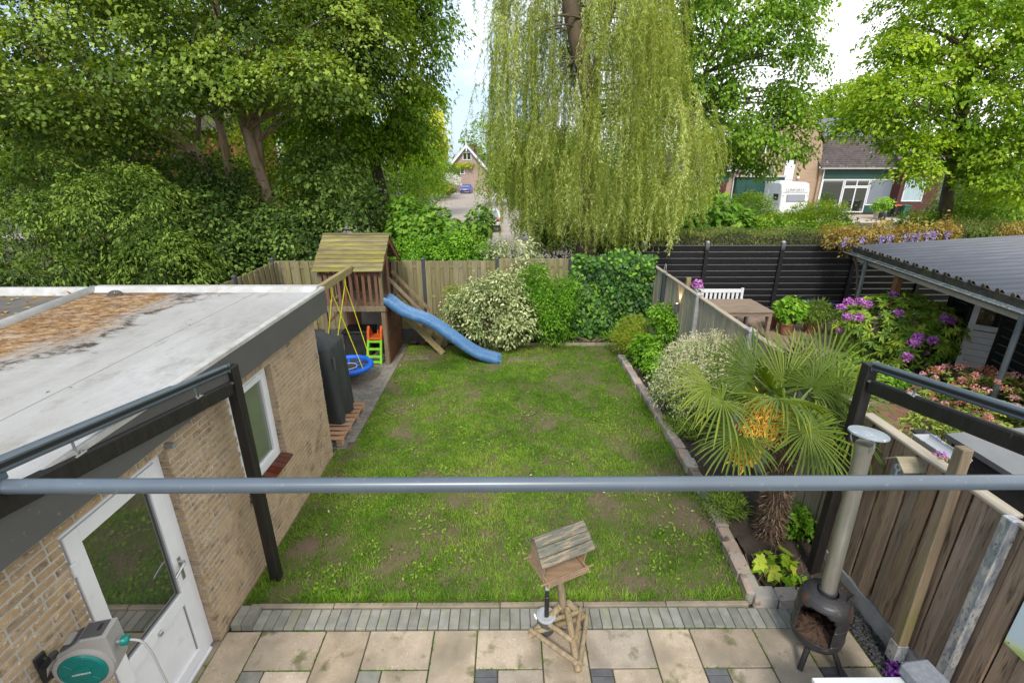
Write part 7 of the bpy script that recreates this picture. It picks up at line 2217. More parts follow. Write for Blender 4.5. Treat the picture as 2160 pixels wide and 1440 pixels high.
# ---- tree right of the willow
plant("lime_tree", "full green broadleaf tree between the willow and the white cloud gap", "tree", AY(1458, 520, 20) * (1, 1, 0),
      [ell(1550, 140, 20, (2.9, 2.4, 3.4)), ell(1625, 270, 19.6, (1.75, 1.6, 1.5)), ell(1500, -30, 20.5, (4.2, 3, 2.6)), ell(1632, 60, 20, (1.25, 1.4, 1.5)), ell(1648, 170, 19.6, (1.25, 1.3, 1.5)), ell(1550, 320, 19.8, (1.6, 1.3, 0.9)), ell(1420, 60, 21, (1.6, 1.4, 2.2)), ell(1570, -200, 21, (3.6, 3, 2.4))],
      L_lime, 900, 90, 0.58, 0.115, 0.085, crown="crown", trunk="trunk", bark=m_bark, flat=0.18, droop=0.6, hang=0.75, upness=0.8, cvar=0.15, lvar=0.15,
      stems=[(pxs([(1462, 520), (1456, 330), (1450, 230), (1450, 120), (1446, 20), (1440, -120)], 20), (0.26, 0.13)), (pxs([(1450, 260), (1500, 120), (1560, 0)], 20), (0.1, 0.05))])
# ---- tree at the right edge
plant("beech_tree", "bright yellow-green tree with layered drooping sprays at the right edge", "tree", AY(1985, 520, 20) * (1, 1, 0),
      [ell(2010, 160, 19, (2.7, 2.4, 3.2)), ell(1890, 205, 18, (1.75, 1.6, 1.0)), ell(2140, 315, 18, (1.6, 1.6, 1.2)), ell(1855, 238, 18, (1.2, 1.2, 0.5)), ell(2080, -20, 19.5, (3.3, 3, 2.6)), ell(2140, 400, 17.6, (0.9, 1.0, 0.6)), ell(1925, 350, 17.5, (0.5, 0.6, 0.4)),
       ell(1895, 100, 18.5, (0.7, 0.9, 0.6)), ell(1915, 298, 17.8, (1.0, 0.9, 0.42)), ell(2040, 262, 18.5, (1.5, 1.4, 0.7)), ell(2150, 200, 18.5, (2, 2, 2))],
      L_beech, 800, 95, 0.62, 0.115, 0.085, crown="crown", trunk="trunk", bark=m_bark, flat=0.10, droop=0.75, hang=0.6, upness=1.1, cvar=0.15, lvar=0.14,
      stems=[(pxs([(1985, 520), (1992, 450), (2002, 390), (2016, 330), (2030, 250), (2040, 120), (2050, 0)], 20), (0.27, 0.12))])

# ---- background trees
bgs = [("yellow_tree", "pale yellow-green tree further back seen through the gap between the maple and the elm", ell(640, 270, 25, (3.0, 2.5, 4.2)), L_yel, 0.15, AY(640, 500, 25)),
       ("dark_tree", "dark tree behind the maple at the far left of the photo", ell(90, 130, 24, (6.0, 4.0, 4.5)), L_maple, 0.16, AY(90, 520, 24)),
       ("dark_tree", "dark green tree behind the maple's trunks left of the yellow-green tree", ell(420, 190, 26, (5.0, 4.0, 5.0)), L_maple, 0.16, AY(400, 480, 26)),
       ("yellow_tree", "yellowish tree over the road left of the gabled house", ell(872, 275, 44, (2.6, 3.0, 4.0)), L_yel, 0.2, AY(890, 420, 44)),
       ("yellow_tree", "feathery yellow-green tree just left of the gabled house's roof", ell(897, 335, 66, (2.4, 3.0, 4.2)), L_yel, 0.26, AY(920, 395, 66)),
       ("green_tree", "green tree behind the gabled house's right side", ell(1050, 325, 110, (8, 5, 8)), L_elm, 0.34, AY(1040, 395, 104)),
       ("green_tree", "green tree behind the bungalow, right of the solar panels", ell(1800, 225, 60, (4.0, 4.0, 3.0)), L_beech, 0.26, AY(1800, 400, 60)),
       ("dark_tree", "dark rounded tree behind the willow's left strands beyond the road", ell(1150, 350, 60, (6.0, 4.0, 4.0)), L_elm, 0.26, AY(1110, 420, 60)),
       ("green_tree", "green tree beyond the lime tree's trunk over the tiled house", ell(1360, 280, 55, (9.0, 4.0, 5.5)), L_lime, 0.24, AY(1360, 420, 55)),
       ("dark_tree", "dark bushy tree at the right edge under the layered sprays", ell(2120, 420, 26, (3.4, 2.5, 2.0)), L_shrub, 0.13, AY(2110, 500, 26))]
for nm, lb, e, lm, L_, b in bgs:
    plant(nm, lb, "tree", b * (1, 1, 0), [e, (e[0] + (e[1][0] * 0.5, 0, e[1][2] * 0.3), e[1] * 0.6), (e[0] + (-e[1][0] * 0.6, -0.5, -e[1][2] * 0.35), e[1] * 0.6)], lm, 230, 60, 0.24 * e[1][0], L_ * 1.15, L_ * 0.85, crown="crown", trunk="trunk",
          stems=[([b * (1, 1, 0), (b * (1, 1, 0) + e[0]) / 2, e[0]], (0.22, 0.1))], droop=0.5, hang=0.5, tint0=0.5)
C, D = crown_points([((x, 140 + rng.uniform(-15, 25), 4.0), (13, 8, rng.uniform(6.5, 9.0))) for x in range(-170, 230, 14)], 1100)
v, tr, c = sprays(C, D, 30, 2.6, 0.9, 0.7, flat=0.4)
tri_mesh("far_woods", v, tr, c, L_elm, kind="stuff", label="belt of trees along the horizon")

# ---- shrubs behind the fences
def shrub(label, ells, lm, ncl, per, rad, L, W, name="shrub", **kw):
    b = np.mean([e[0] for e in ells], 0) * (1, 1, 0)
    return plant(name, label, "shrub", b, ells, lm, ncl, per, rad, L, W, **kw)


shrub("feathery mid green shrub behind the flat roofs at the photo's left edge", [ell(90, 470, 12.0, (2.2, 1.1, 1.7)), ell(40, 560, 11, (1.6, 1, 1.2))], L_shrub, 240, 90, 0.42, 0.095, 0.04, hang=0.7, droop=0.9, cvar=0.26, inner=0.85, flat=0.14)
shrub("feathery mid green shrub behind the white roof, second from the left edge", [ell(270, 480, 12.4, (1.7, 1.1, 1.6)), ell(350, 560, 11.6, (1.1, 0.8, 1.0))], L_shrub, 220, 90, 0.42, 0.095, 0.04, hang=0.7, droop=0.9, tint0=0.56, cvar=0.26, inner=0.85, flat=0.14)
shrub("dark ivy covered shrub left of the back fence's corner post", [ell(430, 500, 13.4, (1.1, 0.9, 1.4)), ell(480, 570, 12.9, (0.8, 0.6, 0.8))], L_dark, 170, 50, 0.36, 0.10, 0.08, cvar=0.26, inner=0.85)
shrub("dark dense shrub behind the fence left of the playhouse roof", [ell(575, 510, 14.2, (1.2, 0.9, 1.3)), ell(640, 520, 13.8, (0.9, 0.7, 1.0))], L_dark, 190, 50, 0.36, 0.10, 0.075, tint0=0.55, cvar=0.26, inner=0.85)
shrub("dense green shrub rising directly behind the playhouse roof", [ell(690, 440, 15, (1.5, 1.0, 2.0)), ell(760, 500, 14.4, (1.1, 0.8, 1.3))], L_dark, 230, 54, 0.40, 0.11, 0.07, tint0=0.6, cvar=0.26, inner=0.85)
shrub("upper green thicket behind the first shrubs at the left edge", [ell(70, 350, 17.5, (4.0, 1.6, 1.7)), ell(200, 420, 16.5, (2.6, 1.3, 2.0))], L_shrub, 270, 60, 0.55, 0.14, 0.085, tint0=0.6, hang=0.6, cvar=0.26, inner=0.85)
shrub("green thicket under the maple's long left limb", [ell(330, 390, 18, (3.2, 1.6, 1.5)), ell(400, 440, 17, (1.8, 1.2, 1.8))], L_shrub, 250, 60, 0.52, 0.14, 0.075, hang=0.6, cvar=0.26, inner=0.85)
shrub("sunny yellow-green thicket right of the maple's pale trunk", [ell(630, 360, 20, (2.2, 1.4, 2.4)), ell(700, 360, 19, (1.4, 1.2, 1.9))], L_elm, 300, 64, 0.5, 0.10, 0.065, tint0=0.6, hang=0.6)
shrub("clipped tall hedge of light green shrubs along the road's left side", [ell(850, 380, 26, (2.0, 2.2, 2.4)), ell(895, 370, 36, (1.8, 4, 2.2)), ell(820, 440, 22, (1.6, 1.6, 1.8))], L_lime, 330, 64, 0.55, 0.12, 0.07, tint0=0.42)
# sycamore saplings: large lobed leaves
LOBE = np.array([(0, 0), (0.22, -0.08), (0.50, 0.05), (0.34, 0.22), (0.56, 0.52), (0.26, 0.52), (0.20, 0.72), (0.0, 1.0), (-0.20, 0.72), (-0.26, 0.52), (-0.56, 0.52), (-0.34, 0.22), (-0.50, 0.05), (-0.22, -0.08)])
IVY = np.array([(0, 0.05), (0.32, -0.10), (0.42, 0.22), (0.30, 0.36), (0.36, 0.50), (0.0, 0.95), (-0.36, 0.50), (-0.30, 0.36), (-0.42, 0.22), (-0.32, -0.10)])


def polyleaves(P, A, Nn, size, poly, cup=0.12, droop=0.15):
    n, k = len(P), len(poly)
    A = unit(A); S = unit(np.cross(A, Nn)); Nn = np.cross(S, A)
    size = np.broadcast_to(size, (n,))[:, None]
    pts = [P + A * 0.34 * size]
    for x, y in poly:
        w = P + S * (x * size) + A * (y * size) + Nn * (cup * abs(x) * size)
        w[:, 2] -= (droop * size[:, 0] * y * y)
        pts.append(w)
    V = np.stack(pts, 1).reshape(-1, 3)
    b = np.arange(n)[:, None] * (k + 1)
    T = np.concatenate([b + np.array([[0, 1 + j, 1 + (j + 1) % k]]) for j in range(k)], 1).reshape(-1, 3)
    return V, T


def lobed_bush(name, label, ells, lm, n, size, base=None, poly=LOBE, tint0=0.5, cat="shrub"):
    b = np.mean([e[0] for e in ells], 0) * (1, 1, 0) if base is None else np.asarray(base, float)
    t = thing(name, label, cat, b)
    C, D = crown_points(ells, n, 0.6)
    n = len(C)
    A = unit(D * (1, 1, 0.3) + rng.normal(0, 0.5, (n, 3)) - 0.45 * UP)
    Nn = unit(UP + 0.7 * D + rng.normal(0, 0.35, (n, 3)))
    V, T = polyleaves(C, A, Nn, size * (0.6 + 0.7 * rng.random(n)), poly)
    k = len(poly) + 1
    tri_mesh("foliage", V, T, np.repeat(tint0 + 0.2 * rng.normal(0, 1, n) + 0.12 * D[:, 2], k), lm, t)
    mb = MB()
    for e in ells:
        limbs(mb, b, [np.asarray(e[0]) + rand_dir(1)[0] * np.asarray(e[1]) * 0.6 for _ in range(6)], 0.018, 5)
    part("stem", mb, m_bark, t, smooth=True)
    return t


lobed_bush("sycamore_bush", "bright green bush of big lobed leaves behind the fence above the slide", [ell(875, 490, 14.2, (0.9, 0.6, 0.62)), ell(955, 505, 14.0, (0.75, 0.6, 0.62)), ell(855, 440, 15.0, (0.55, 0.6, 0.4)), ell(1012, 470, 14.4, (0.42, 0.5, 0.55)), ell(920, 462, 14.7, (0.5, 0.5, 0.42))], L_big, 2600, 0.15, tint0=0.5)
shrub("leafy green shrub low behind the fence between the playhouse and the white flowered bush", [ell(890, 540, 13.2, (1.0, 0.5, 0.6)), ell(980, 535, 13.3, (0.8, 0.5, 0.6))], L_green, 200, 60, 0.26, 0.07, 0.045)
lobed_bush("sycamore_bush", "green bush of big lobed leaves behind the black fence right of the willow", [ell(1480, 450, 17.5, (1.4, 0.9, 1.0)), ell(1420, 480, 16.6, (0.8, 0.7, 0.7)), ell(1540, 470, 18, (1.0, 0.8, 0.8))], L_big, 2000, 0.19, tint0=0.48)
shrub("dark green bush behind the ivy under the willow's trailing ends", [ell(1230, 490, 19, (2.0, 0.9, 1.0)), ell(1340, 480, 19.5, (1.5, 0.9, 1.1))], L_shrub, 260, 60, 0.4, 0.10, 0.06, tint0=0.45)
shrub("green bush by the road kerb behind the willow's left strands", [ell(1130, 430, 30, (1.7, 1.2, 1.7)), ell(1170, 470, 27, (1.5, 1.0, 1.2))], L_shrub, 200, 60, 0.45, 0.12, 0.07, tint0=0.55)
shrub("green bush closing the view right of the trunk of the willow", [ell(1300, 420, 30, (2.6, 1.2, 1.6)), ell(1400, 430, 30, (2.4, 1.2, 1.6))], L_lime, 240, 60, 0.5, 0.13, 0.08, tint0=0.4)
shrub("bright green bush in front of the caravan", [ell(1640, 485, 24, (2.0, 1.2, 1.0)), ell(1580, 450, 24, (1.2, 1.0, 1.0))], L_beech, 260, 60, 0.42, 0.09, 0.06, hang=0.2, tint0=0.42)
shrub("bright green spreading bush between the caravan and the bungalow's door", [ell(1730, 458, 25, (1.6, 1.2, 0.85)), ell(1700, 480, 24, (1.6, 1.0, 0.7))], L_beech, 240, 60, 0.42, 0.09, 0.06, hang=0.1, tint0=0.5)
shrub("low green bush just above the hedge behind the black fence", [ell(1580, 490, 18, (2.4, 0.9, 0.6)), ell(1740, 495, 18, (1.5, 0.8, 0.45))], L_lime, 240, 56, 0.36, 0.09, 0.06, tint0=0.35)
shrub("bushes of fresh green under the yellow-green tree at the right edge", [ell(2080, 450, 20, (1.9, 1.1, 1.1)), ell(1950, 470, 20.5, (1.1, 0.9, 0.5))], L_lime, 260, 60, 0.42, 0.10, 0.06, tint0=0.45)
shrub("yellow flowering bush at the left verge of the road", [ell(931, 392, 72, (0.9, 0.8, 0.9))], L_yel, 40, 40, 0.35, 0.2, 0.15, tint0=0.8)
shrub("white flowering shrub on the verge before the gabled house", [ell(945, 383, 78, (1.9, 1.2, 1.2))], L_wht, 60, 40, 0.45, 0.22, 0.17, tint0=0.4)
shrub("green shrub against the gabled house's left wall", [ell(950, 366, 88, (1.6, 1.2, 1.8))], L_shrub, 60, 40, 0.5, 0.25, 0.18, tint0=0.6)
shrub("low verge planting of green and ochre right of the yellow bush", [ell(944, 396, 74, (1.2, 0.9, 0.7))], L_hedge, 50, 40, 0.4, 0.2, 0.15, tint0=0.8)
shrub("small light green shrub growing in the pale grey tub", [(np.array((AY(1853, 461, 43.0)[0], 43, 1.25)), np.array((0.75, 0.7, 0.6)))], L_green, 40, 30, 0.25, 0.15, 0.1, tint0=0.8)
vine = thing("climbing_vine", "green vine strung across the gabled house front between its windows", "vine", AY(975, 345, 91.8))
C = np.stack([AY(x, 347 + 1.5 * math.sin(x * 0.5), 91.7) for x in np.linspace(950, 996, 40)])
v, tr, c = sprays(C, np.tile((0, -1.0, 0), (40, 1)), 24, 0.5, 0.22, 0.16)
tri_mesh("foliage", v, tr, c + 0.15, L_yel, vine)

# clipped hedge behind the black fence
hd_ = thing("hedge", "flat topped clipped hedge, browning on top, behind the black fence", "hedge", (7.5, 14.9, 0))
n = 30000
fx = rng.uniform(4.0, 10.9, n)
top = rng.random(n) < 0.62
fy = np.where(top, rng.uniform(14.3, 15.5, n), 14.32 + 0.05 * rng.normal(0, 1, n))
fz = np.where(top, 2.45 + 0.03 * rng.normal(0, 1, n) + 0.04 * np.sin(fx * 3), rng.uniform(1.2, 2.45, n))
dn_ = np.where(top[:, None], (0, 0, 1.0), (0, -1.0, 0.2))
v, tr = leaf_arrays(np.stack((fx, fy, fz), 1), unit(dn_ * 0.7 + rng.normal(0, 0.7, (n, 3))), unit(rng.normal(0, 1, (n, 3)) + dn_), 0.06 * (0.6 + 0.8 * rng.random(n)), 0.022)
tri_mesh("foliage", v, tr, np.repeat(np.clip(0.42 + 0.25 * np.sin(fx * 2.3 + fy * 4) * np.sin(fx * 5.7) + 0.2 * rng.normal(0, 1, n), 0, 1), 4), L_hedge, hd_)
stm = MB()
for x in np.arange(4.3, 10.8, 0.5):
    stm.tube([(x, 14.9, 0), (x + 0.05, 14.9, 1.2), (x, 14.9, 2.3)], [0.03, 0.02, 0.01], 5)
part("stem", stm, m_bark_d, hd_)
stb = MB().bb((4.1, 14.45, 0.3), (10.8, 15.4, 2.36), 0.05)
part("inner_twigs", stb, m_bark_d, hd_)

# ---- garden shrubs
shrub("big cream variegated shrub beside the blue slide in front of the fence", [ell(1035, 648, 11.3, (0.90, 0.6, 0.80)), ell(985, 650, 11.3, (0.6, 0.45, 0.5)), ell(1085, 670, 11.2, (0.55, 0.5, 0.65)), ell(1060, 600, 11.4, (0.5, 0.35, 0.3))], L_var, 420, 36, 0.20, 0.075, 0.04, flat=0.35, hang=0.35, tint0=0.55, lvar=0.22, cvar=0.14)
shrub("wispy variegated shrub peeping over the back fence", [ell(1085, 530, 12.9, (0.75, 0.4, 0.4)), ell(1060, 560, 12.8, (0.35, 0.3, 0.35)), ell(1110, 570, 12.1, (0.4, 0.1, 0.3))], L_var, 110, 26, 0.2, 0.08, 0.04, flat=0.5, tint0=0.5, lvar=0.2)
shrub("bright glossy green rounded shrub between the variegated bush and the ivy", [ell(1160, 660, 11.45, (0.55, 0.45, 0.8)), ell(1130, 600, 11.5, (0.4, 0.35, 0.5)), ell(1190, 620, 11.6, (0.3, 0.3, 0.5))], L_green, 380, 42, 0.17, 0.062, 0.022, flat=0.4, tint0=0.45, hang=0.2)
shrub("thin light green spiky shoot beside the variegated bush near the fence", [ell(965, 625, 11.9, (0.28, 0.2, 0.4))], L_beech, 50, 24, 0.15, 0.055, 0.022, tint0=0.5)
shrub("small yellow-green conifer-like bush in the bed's far corner", [ell(1335, 700, 10.9, (0.40, 0.36, 0.40)), ell(1320, 715, 10.7, (0.3, 0.28, 0.3))], L_yel, 220, 44, 0.13, 0.04, 0.010, flat=0.5, tint0=0.34, hang=-0.3)
shrub("airy green climber on the grey fence under the black lamp", [ell(1415, 685, 10.1, (0.36, 0.22, 0.30)), ell(1395, 660, 10.4, (0.2, 0.15, 0.25))], L_green, 70, 26, 0.17, 0.07, 0.045, tint0=0.7)
shrub("leafy green perennial at the bed's edge left of the pink-white bush", [ell(1362, 735, 10.0, (0.32, 0.28, 0.30)), ell(1385, 770, 9.3, (0.22, 0.22, 0.22))], L_green, 110, 30, 0.16, 0.075, 0.045, tint0=0.55)
shrub("low pale ground plant with tiny white flowers behind the kerb", [ell(1440, 885, 7.2, (0.28, 0.45, 0.14))], L_shrub, 120, 34, 0.11, 0.03, 0.012, tint0=0.8)
shrub("grey-green tufted herb spilling over the kerb by the palm", [ell(1530, 1055, 5.1, (0.20, 0.25, 0.12))], L_shrub, 90, 36, 0.11, 0.06, 0.008, tint0=0.75, hang=-0.5)
shrub("small green plant at the foot of the palm by the metal post", [ell(1680, 1100, 4.75, (0.16, 0.2, 0.22))], L_green, 60, 20, 0.11, 0.05, 0.035, tint0=0.6)
shrub("dark purple bellflower clump at the base of the zinc post shoe", [(np.array((3.56, 2.98, 0.05)), np.array((0.08, 0.1, 0.05)))], leafmat("dark_violet_petal", (0.03, 0.005, 0.05), (0.06, 0.015, 0.11), (0.12, 0.03, 0.2), 0.2), 30, 18, 0.05, 0.03, 0.025)
shrub("low strappy green plant at the foot of the ivy", [ell(1210, 712, 11.75, (0.25, 0.12, 0.08)), ell(1290, 712, 11.75, (0.3, 0.12, 0.08))], L_green, 40, 16, 0.14, 0.12, 0.02, hang=-0.3, tint0=0.55)

# dappled willow: green-cream ball with pink-white upright tips
sx0 = ell(1490, 786, 7.5, (0.78, 0.60, 0.54))
dwl = shrub("round pink and cream dappled willow bush beside the palm", [sx0, (sx0[0] + (0.35, 0.1, -0.1), sx0[1] * 0.75), (sx0[0] + (-0.3, -0.1, -0.2), sx0[1] * 0.75)], L_salix, 760, 56, 0.14, 0.040, 0.017, flat=0.55, hang=0.0, tint0=0.52, lvar=0.26, name="dappled_willow", inner=0.85)
C, D = crown_points([(sx0[0] + (0.08, 0, 0.04), sx0[1] * 1.02)], 900, 0.97)
k_ = D[:, 2] > 0.15
C, D = C[k_], D[k_]
ii = np.repeat(np.arange(len(C)), 14)
q = rng.random(len(ii)) * 0.17
P = C[ii] + unit(D[ii] * 0.55 + UP) * q[:, None]
v, tr = leaf_arrays(P, unit(UP * 0.5 + D[ii] * 0.5 + rng.normal(0, 0.7, (len(ii), 3))), unit(UP + rand_dir(len(ii))), 0.034, 0.014)
tri_mesh("pink_tips", v, tr, np.repeat(0.82 + 0.14 * rng.normal(0, 1, len(ii)), 4), L_salix, dwl)

# ivy panel on the fence (the 300 nearest the eye as single leaves, the rest together)
iv = thing("ivy", "glossy ivy covering the fence panel at the right end of the back fence", "ivy", (2.6, 12.1, 0))
part("trellis", MB().bb((1.64, 12.16, 0.05), (3.62, 12.20, 2.05), 0.002), m_plate, iv)
n = 3000
X = rng.uniform(1.60, 3.66, n); Z = 0.12 + 2.22 * rng.random(n) ** 0.95
Z = Z * (0.93 + 0.13 * vnoise(X, 0 * X, 2.6, 9)) 
X = X + (X - 2.63) * 0.06 * (vnoise(Z, 0 * Z, 2.0, 4) - 0.3)
bul = 0.12 + 0.10 * np.sin(X * 3.3 + 1) * np.sin(Z * 2.9) + 0.05 * np.sin(X * 9 + Z * 7) + 0.10 * np.clip((Z - 1.6) / 0.4, 0, 1)
P = np.stack((X, 12.10 - bul - 0.13 * rng.random(n), Z), 1)
A = unit(np.stack((rng.normal(0, 0.65, n), -0.5 + rng.normal(0, 0.3, n), -0.7 + rng.normal(0, 0.4, n)), 1))
Nn = unit(np.stack((rng.normal(0, 0.5, n), -0.9 + 0 * X, 0.65 + rng.normal(0, 0.2, n)), 1))
sz = 0.10 * (0.4 + 0.95 * rng.random(n))
front = np.argsort(P[:, 1] - sz)[:300]
mask = np.zeros(n, bool); mask[front] = True
ivt_ = np.where(rng.random(n) < 0.20 + 0.14 * np.sin(X * 2.1 + Z * 3.3), 0.80, 0.24) + 0.13 * rng.normal(0, 1, n)
V, T = polyleaves(P[~mask], A[~mask], Nn[~mask], sz[~mask], IVY)
tri_mesh("leaf", V, T, np.repeat(ivt_[~mask], len(IVY) + 1), L_ivy, iv, kind="stuff")
protos = []
for tq in np.linspace(0.12, 0.95, 7):
    V, T = polyleaves(np.zeros((1, 3)), np.array([(0, 1.0, 0)]), np.array([(0, 0, 1.0)]), 1.0, IVY, droop=0.0)
    me = bpy.data.meshes.new("leaf"); me.from_pydata(V.tolist(), [], T.tolist())
    a = me.attributes.new("tint", "FLOAT", "POINT"); a.data.foreach_set("value", np.full(len(V), tq, np.float32))
    me.materials.append(L_ivy); protos.append(me)
for i in front:
    a_, n_ = unit(A[i]), Nn[i]
    s_ = unit(np.cross(a_, n_)); n_ = np.cross(s_, a_)
    tq = float(np.clip(ivt_[i] + 0.12, 0, 1))
    link("leaf", protos[min(6, int(tq * 7))], P[i], iv, rot=Matrix(np.stack((s_, a_, n_), 1).tolist()).to_euler(), scale=(sz[i],) * 3)
part("stem", MB().tube(smooth_path([(2.0, 12.08, 0), (2.1, 12.05, 0.8), (2.4, 12.08, 1.7)], 8), 0.02, 6).tube(smooth_path([(3.0, 12.08, 0), (2.9, 12.05, 0.9), (3.2, 12.08, 1.8)], 8), 0.02, 6), m_bark, iv, smooth=True)

# acer seedling in the front of the bed
sd_ = G(1640, 1222)
lobed_bush("maple_seedling", "small maple seedling with large yellow-green lobed leaves behind the kerb corner", [(sd_ + (0.0, 0.0, 0.20), np.array((0.25, 0.2, 0.13)))], leafmat("young_maple_leaf", (0.06, 0.14, 0.01), (0.15, 0.27, 0.02), (0.36, 0.40, 0.05), 0.3), 34, 0.15, base=sd_, cat="plant")
dry = MB()
for _ in range(90):
    p = np.array((sd_[0] + rng.normal(0, 0.16), sd_[1] + rng.normal(0, 0.13), 0.075))
    dry.tube([p, p + rng.normal(0, 0.05, 3) * (1, 1, 0) + (0, 0, rng.uniform(0.05, 0.2))], [0.004, 0.002], 4)
dp = thing("dry_stems", "tuft of dry cut brown stems around the maple seedling", "plant stems", sd_)
part("stem", dry, mat("dry_stem", (0.30, 0.20, 0.11), rough=0.9), dp, kind="stuff")

# ---- palm
pm_ = thing("fan_palm", "fan palm with a shaggy trunk, spiky fronds and hanging yellow flowers by the fence", "palm", (3.20, 4.66, 0))
pc = np.array((3.13, 4.70, 1.70))
tk = smooth_path([(3.20, 4.66, 0.0), (3.19, 4.66, 0.5), (3.16, 4.68, 1.1), pc], 24)
tb = MB().tube(tk, 0.115 + 0.02 * np.sin(np.arange(24) * 1.9) + rng.normal(0, 0.006, 24), 16, caps=False)
part("trunk", tb, mat("shaggy_palm_trunk", (0.16, 0.10, 0.062), (0.085, 0.055, 0.036), scale=14, stretch=(1, 1, 0.3), rough=0.95, bump=1.0, bscale=60), pm_, smooth=True)
n = 2600
a0 = rng.random(n) * 2 * math.pi; zz = rng.uniform(0.03, 1.66, n)
cx = np.interp(zz, tk[:, 2], tk[:, 0]); cy = np.interp(zz, tk[:, 2], tk[:, 1])
dr_ = np.stack((np.cos(a0), np.sin(a0), 0 * a0), 1)
v, tr = leaf_arrays(np.stack((cx, cy, zz), 1) + dr_ * 0.108, unit(dr_ * 0.55 + np.stack((rng.normal(0, 0.4, n), rng.normal(0, 0.4, n), rng.uniform(-1.0, 0.9, n)), 1)), dr_, 0.05 + 0.09 * rng.random(n), 0.006 + 0.012 * rng.random(n), 0.1)
tri_mesh("trunk_fibre", v, tr, np.repeat(rng.random(n), 4), leafmat("palm_fibre", (0.07, 0.042, 0.026), (0.17, 0.11, 0.07), (0.34, 0.26, 0.18), 0.05, k=1.0), pm_, kind="stuff")
m_pet = mat("palm_petiole", (0.15, 0.20, 0.05), (0.11, 0.15, 0.035), scale=3, rough=0.5)


def frond(hub, axis, normal, Rr, nl=36, spread=R(150), cup=0.28, droop=0.30, tint0=0.5, ragged=0.1, pet=True):
    nl = int(nl * 1.05)
    a = unit(axis)
    nn = unit(np.asarray(normal, float) - a * np.dot(normal, a))
    s = np.cross(nn, a)
    st = np.array((0.0, 0.22, 0.48, 0.78, 1.0))
    V, T, Cc = [], [], []
    k = 0
    for j in range(nl):
        ph_ = -spread + 2 * spread * (j + 0.5) / nl + rng.normal(0, 0.012)
        ln = Rr * (0.80 + 0.20 * math.cos(ph_ * 0.8)) * (1 + rng.normal(0, ragged * 0.6))
        d0 = math.cos(ph_) * a + math.sin(ph_) * s
        d0 = unit(d0 + nn * cup * (0.6 + 0.4 * math.cos(ph_)))
        tn = unit(np.cross(nn, d0))
        half = math.tan(spread / nl) * 1.05
        dr = droop * (0.55 + 0.9 * rng.random())
        brk = rng.uniform(0.3, 0.9) if rng.random() < 0.22 else 0.0
        old = 0.5 if rng.random() < 0.3 else 0.15
        w_ = [0.002, min(0.16 * ln * half, 0.0075), min(0.36 * ln * half, 0.0105), 0.0108, 0.0012]
        tw_ = rng.normal(0, 0.3)
        for q, w in zip(st, w_):
            c_ = hub + d0 * ln * q
            c_ = c_ - UP * (dr * ln * q ** 3 + brk * ln * max(0.0, q - 0.6) * 0.8) - d0 * brk * ln * max(0.0, q - 0.6) * 0.4
            up_ = np.cross(d0, tn)
            side = tn * math.cos(tw_ * q) + nn * math.sin(tw_ * q)
            V += [c_ - side * w + nn * w * 0.9, c_ - nn * w * 0.25, c_ + side * w + nn * w * 0.9]
            Cc += [tint0 + 0.10 * math.sin(j * 2.4) + old * (q > 0.95)] * 3
        for i in range(4):
            b_ = k + i * 3
            for u_, w_2 in ((0, 1), (1, 2)):
                T += [(b_ + u_, b_ + w_2, b_ + 3 + w_2), (b_ + u_, b_ + 3 + w_2, b_ + 3 + u_)]
        k += 15
    f = tri_mesh("frond", np.array(V), np.array(T), np.array(Cc) + rng.normal(0, 0.05, len(Cc)), L_palm, pm_)
    if pet:
        mid = (pc + hub) / 2 + UP * 0.06
        part("petiole", MB().tube(smooth_path([pc + unit(hub - pc) * 0.05, mid, hub], 8), np.linspace(0.014, 0.008, 8), 6), m_pet, f, smooth=True)
    return f


def F(px, py, Y, axis, normal, Rr, **kw):
    frond(AY(px, py, Y), np.array(axis, float), np.array(normal, float), Rr, **kw)


F(1704, 907, 4.12, (0.12, -0.55, -0.62), (0.10, -0.65, 0.72), 0.52, spread=R(172), cup=0.12, droop=0.12, nl=42, tint0=0.50)
F(1641, 842, 4.35, (-0.15, -0.75, 0.12), (0.0, -0.15, 1.0), 0.58, spread=R(140), cup=0.20, droop=0.35, nl=40, tint0=0.50)
F(1524, 846, 4.40, (-0.85, -0.35, -0.25), (-0.35, -0.45, 0.8), 0.50, spread=R(150), cup=0.1, droop=0.30, nl=30, tint0=0.58)
F(1558, 917, 4.25, (-0.80, -0.50, -0.50), (-0.45, -0.45, 0.75), 0.50, spread=R(125), cup=0.15, droop=0.22, nl=34, tint0=0.42)
F(1590, 792, 4.75, (-0.85, 0.25, 0.45), (-0.2, -0.75, 0.6), 0.62, spread=R(75), cup=0.1, droop=0.12, nl=26, tint0=0.34)
F(1500, 815, 4.55, (-0.95, 0.0, 0.02), (0, -0.5, 0.85), 0.48, spread=R(70), cup=0.15, droop=0.18, nl=22, tint0=0.62)
F(1652, 815, 4.95, (-0.10, 0.50, 0.80), (0.05, -0.85, 0.5), 0.72, spread=R(95), cup=0.10, droop=0.06, nl=36, tint0=0.60)
F(1735, 800, 4.95, (0.55, 0.45, 0.65), (-0.25, -0.8, 0.5), 0.72, spread=R(95), cup=0.10, droop=0.10, nl=34, tint0=0.50)
F(1783, 866, 4.50, (0.80, -0.25, -0.15), (0.30, -0.6, 0.75), 0.52, spread=R(165), cup=0.15, droop=0.22, nl=40, tint0=0.46)
F(1765, 830, 4.75, (0.85, 0.1, 0.35), (-0.1, -0.6, 0.8), 0.58, spread=R(130), cup=0.2, droop=0.35, nl=34, tint0=0.55)
F(1600, 850, 4.75, (-0.65, -0.2, 0.35), (0.1, -0.5, 0.85), 0.55, spread=R(130), cup=0.2, droop=0.35, nl=34, tint0=0.44)
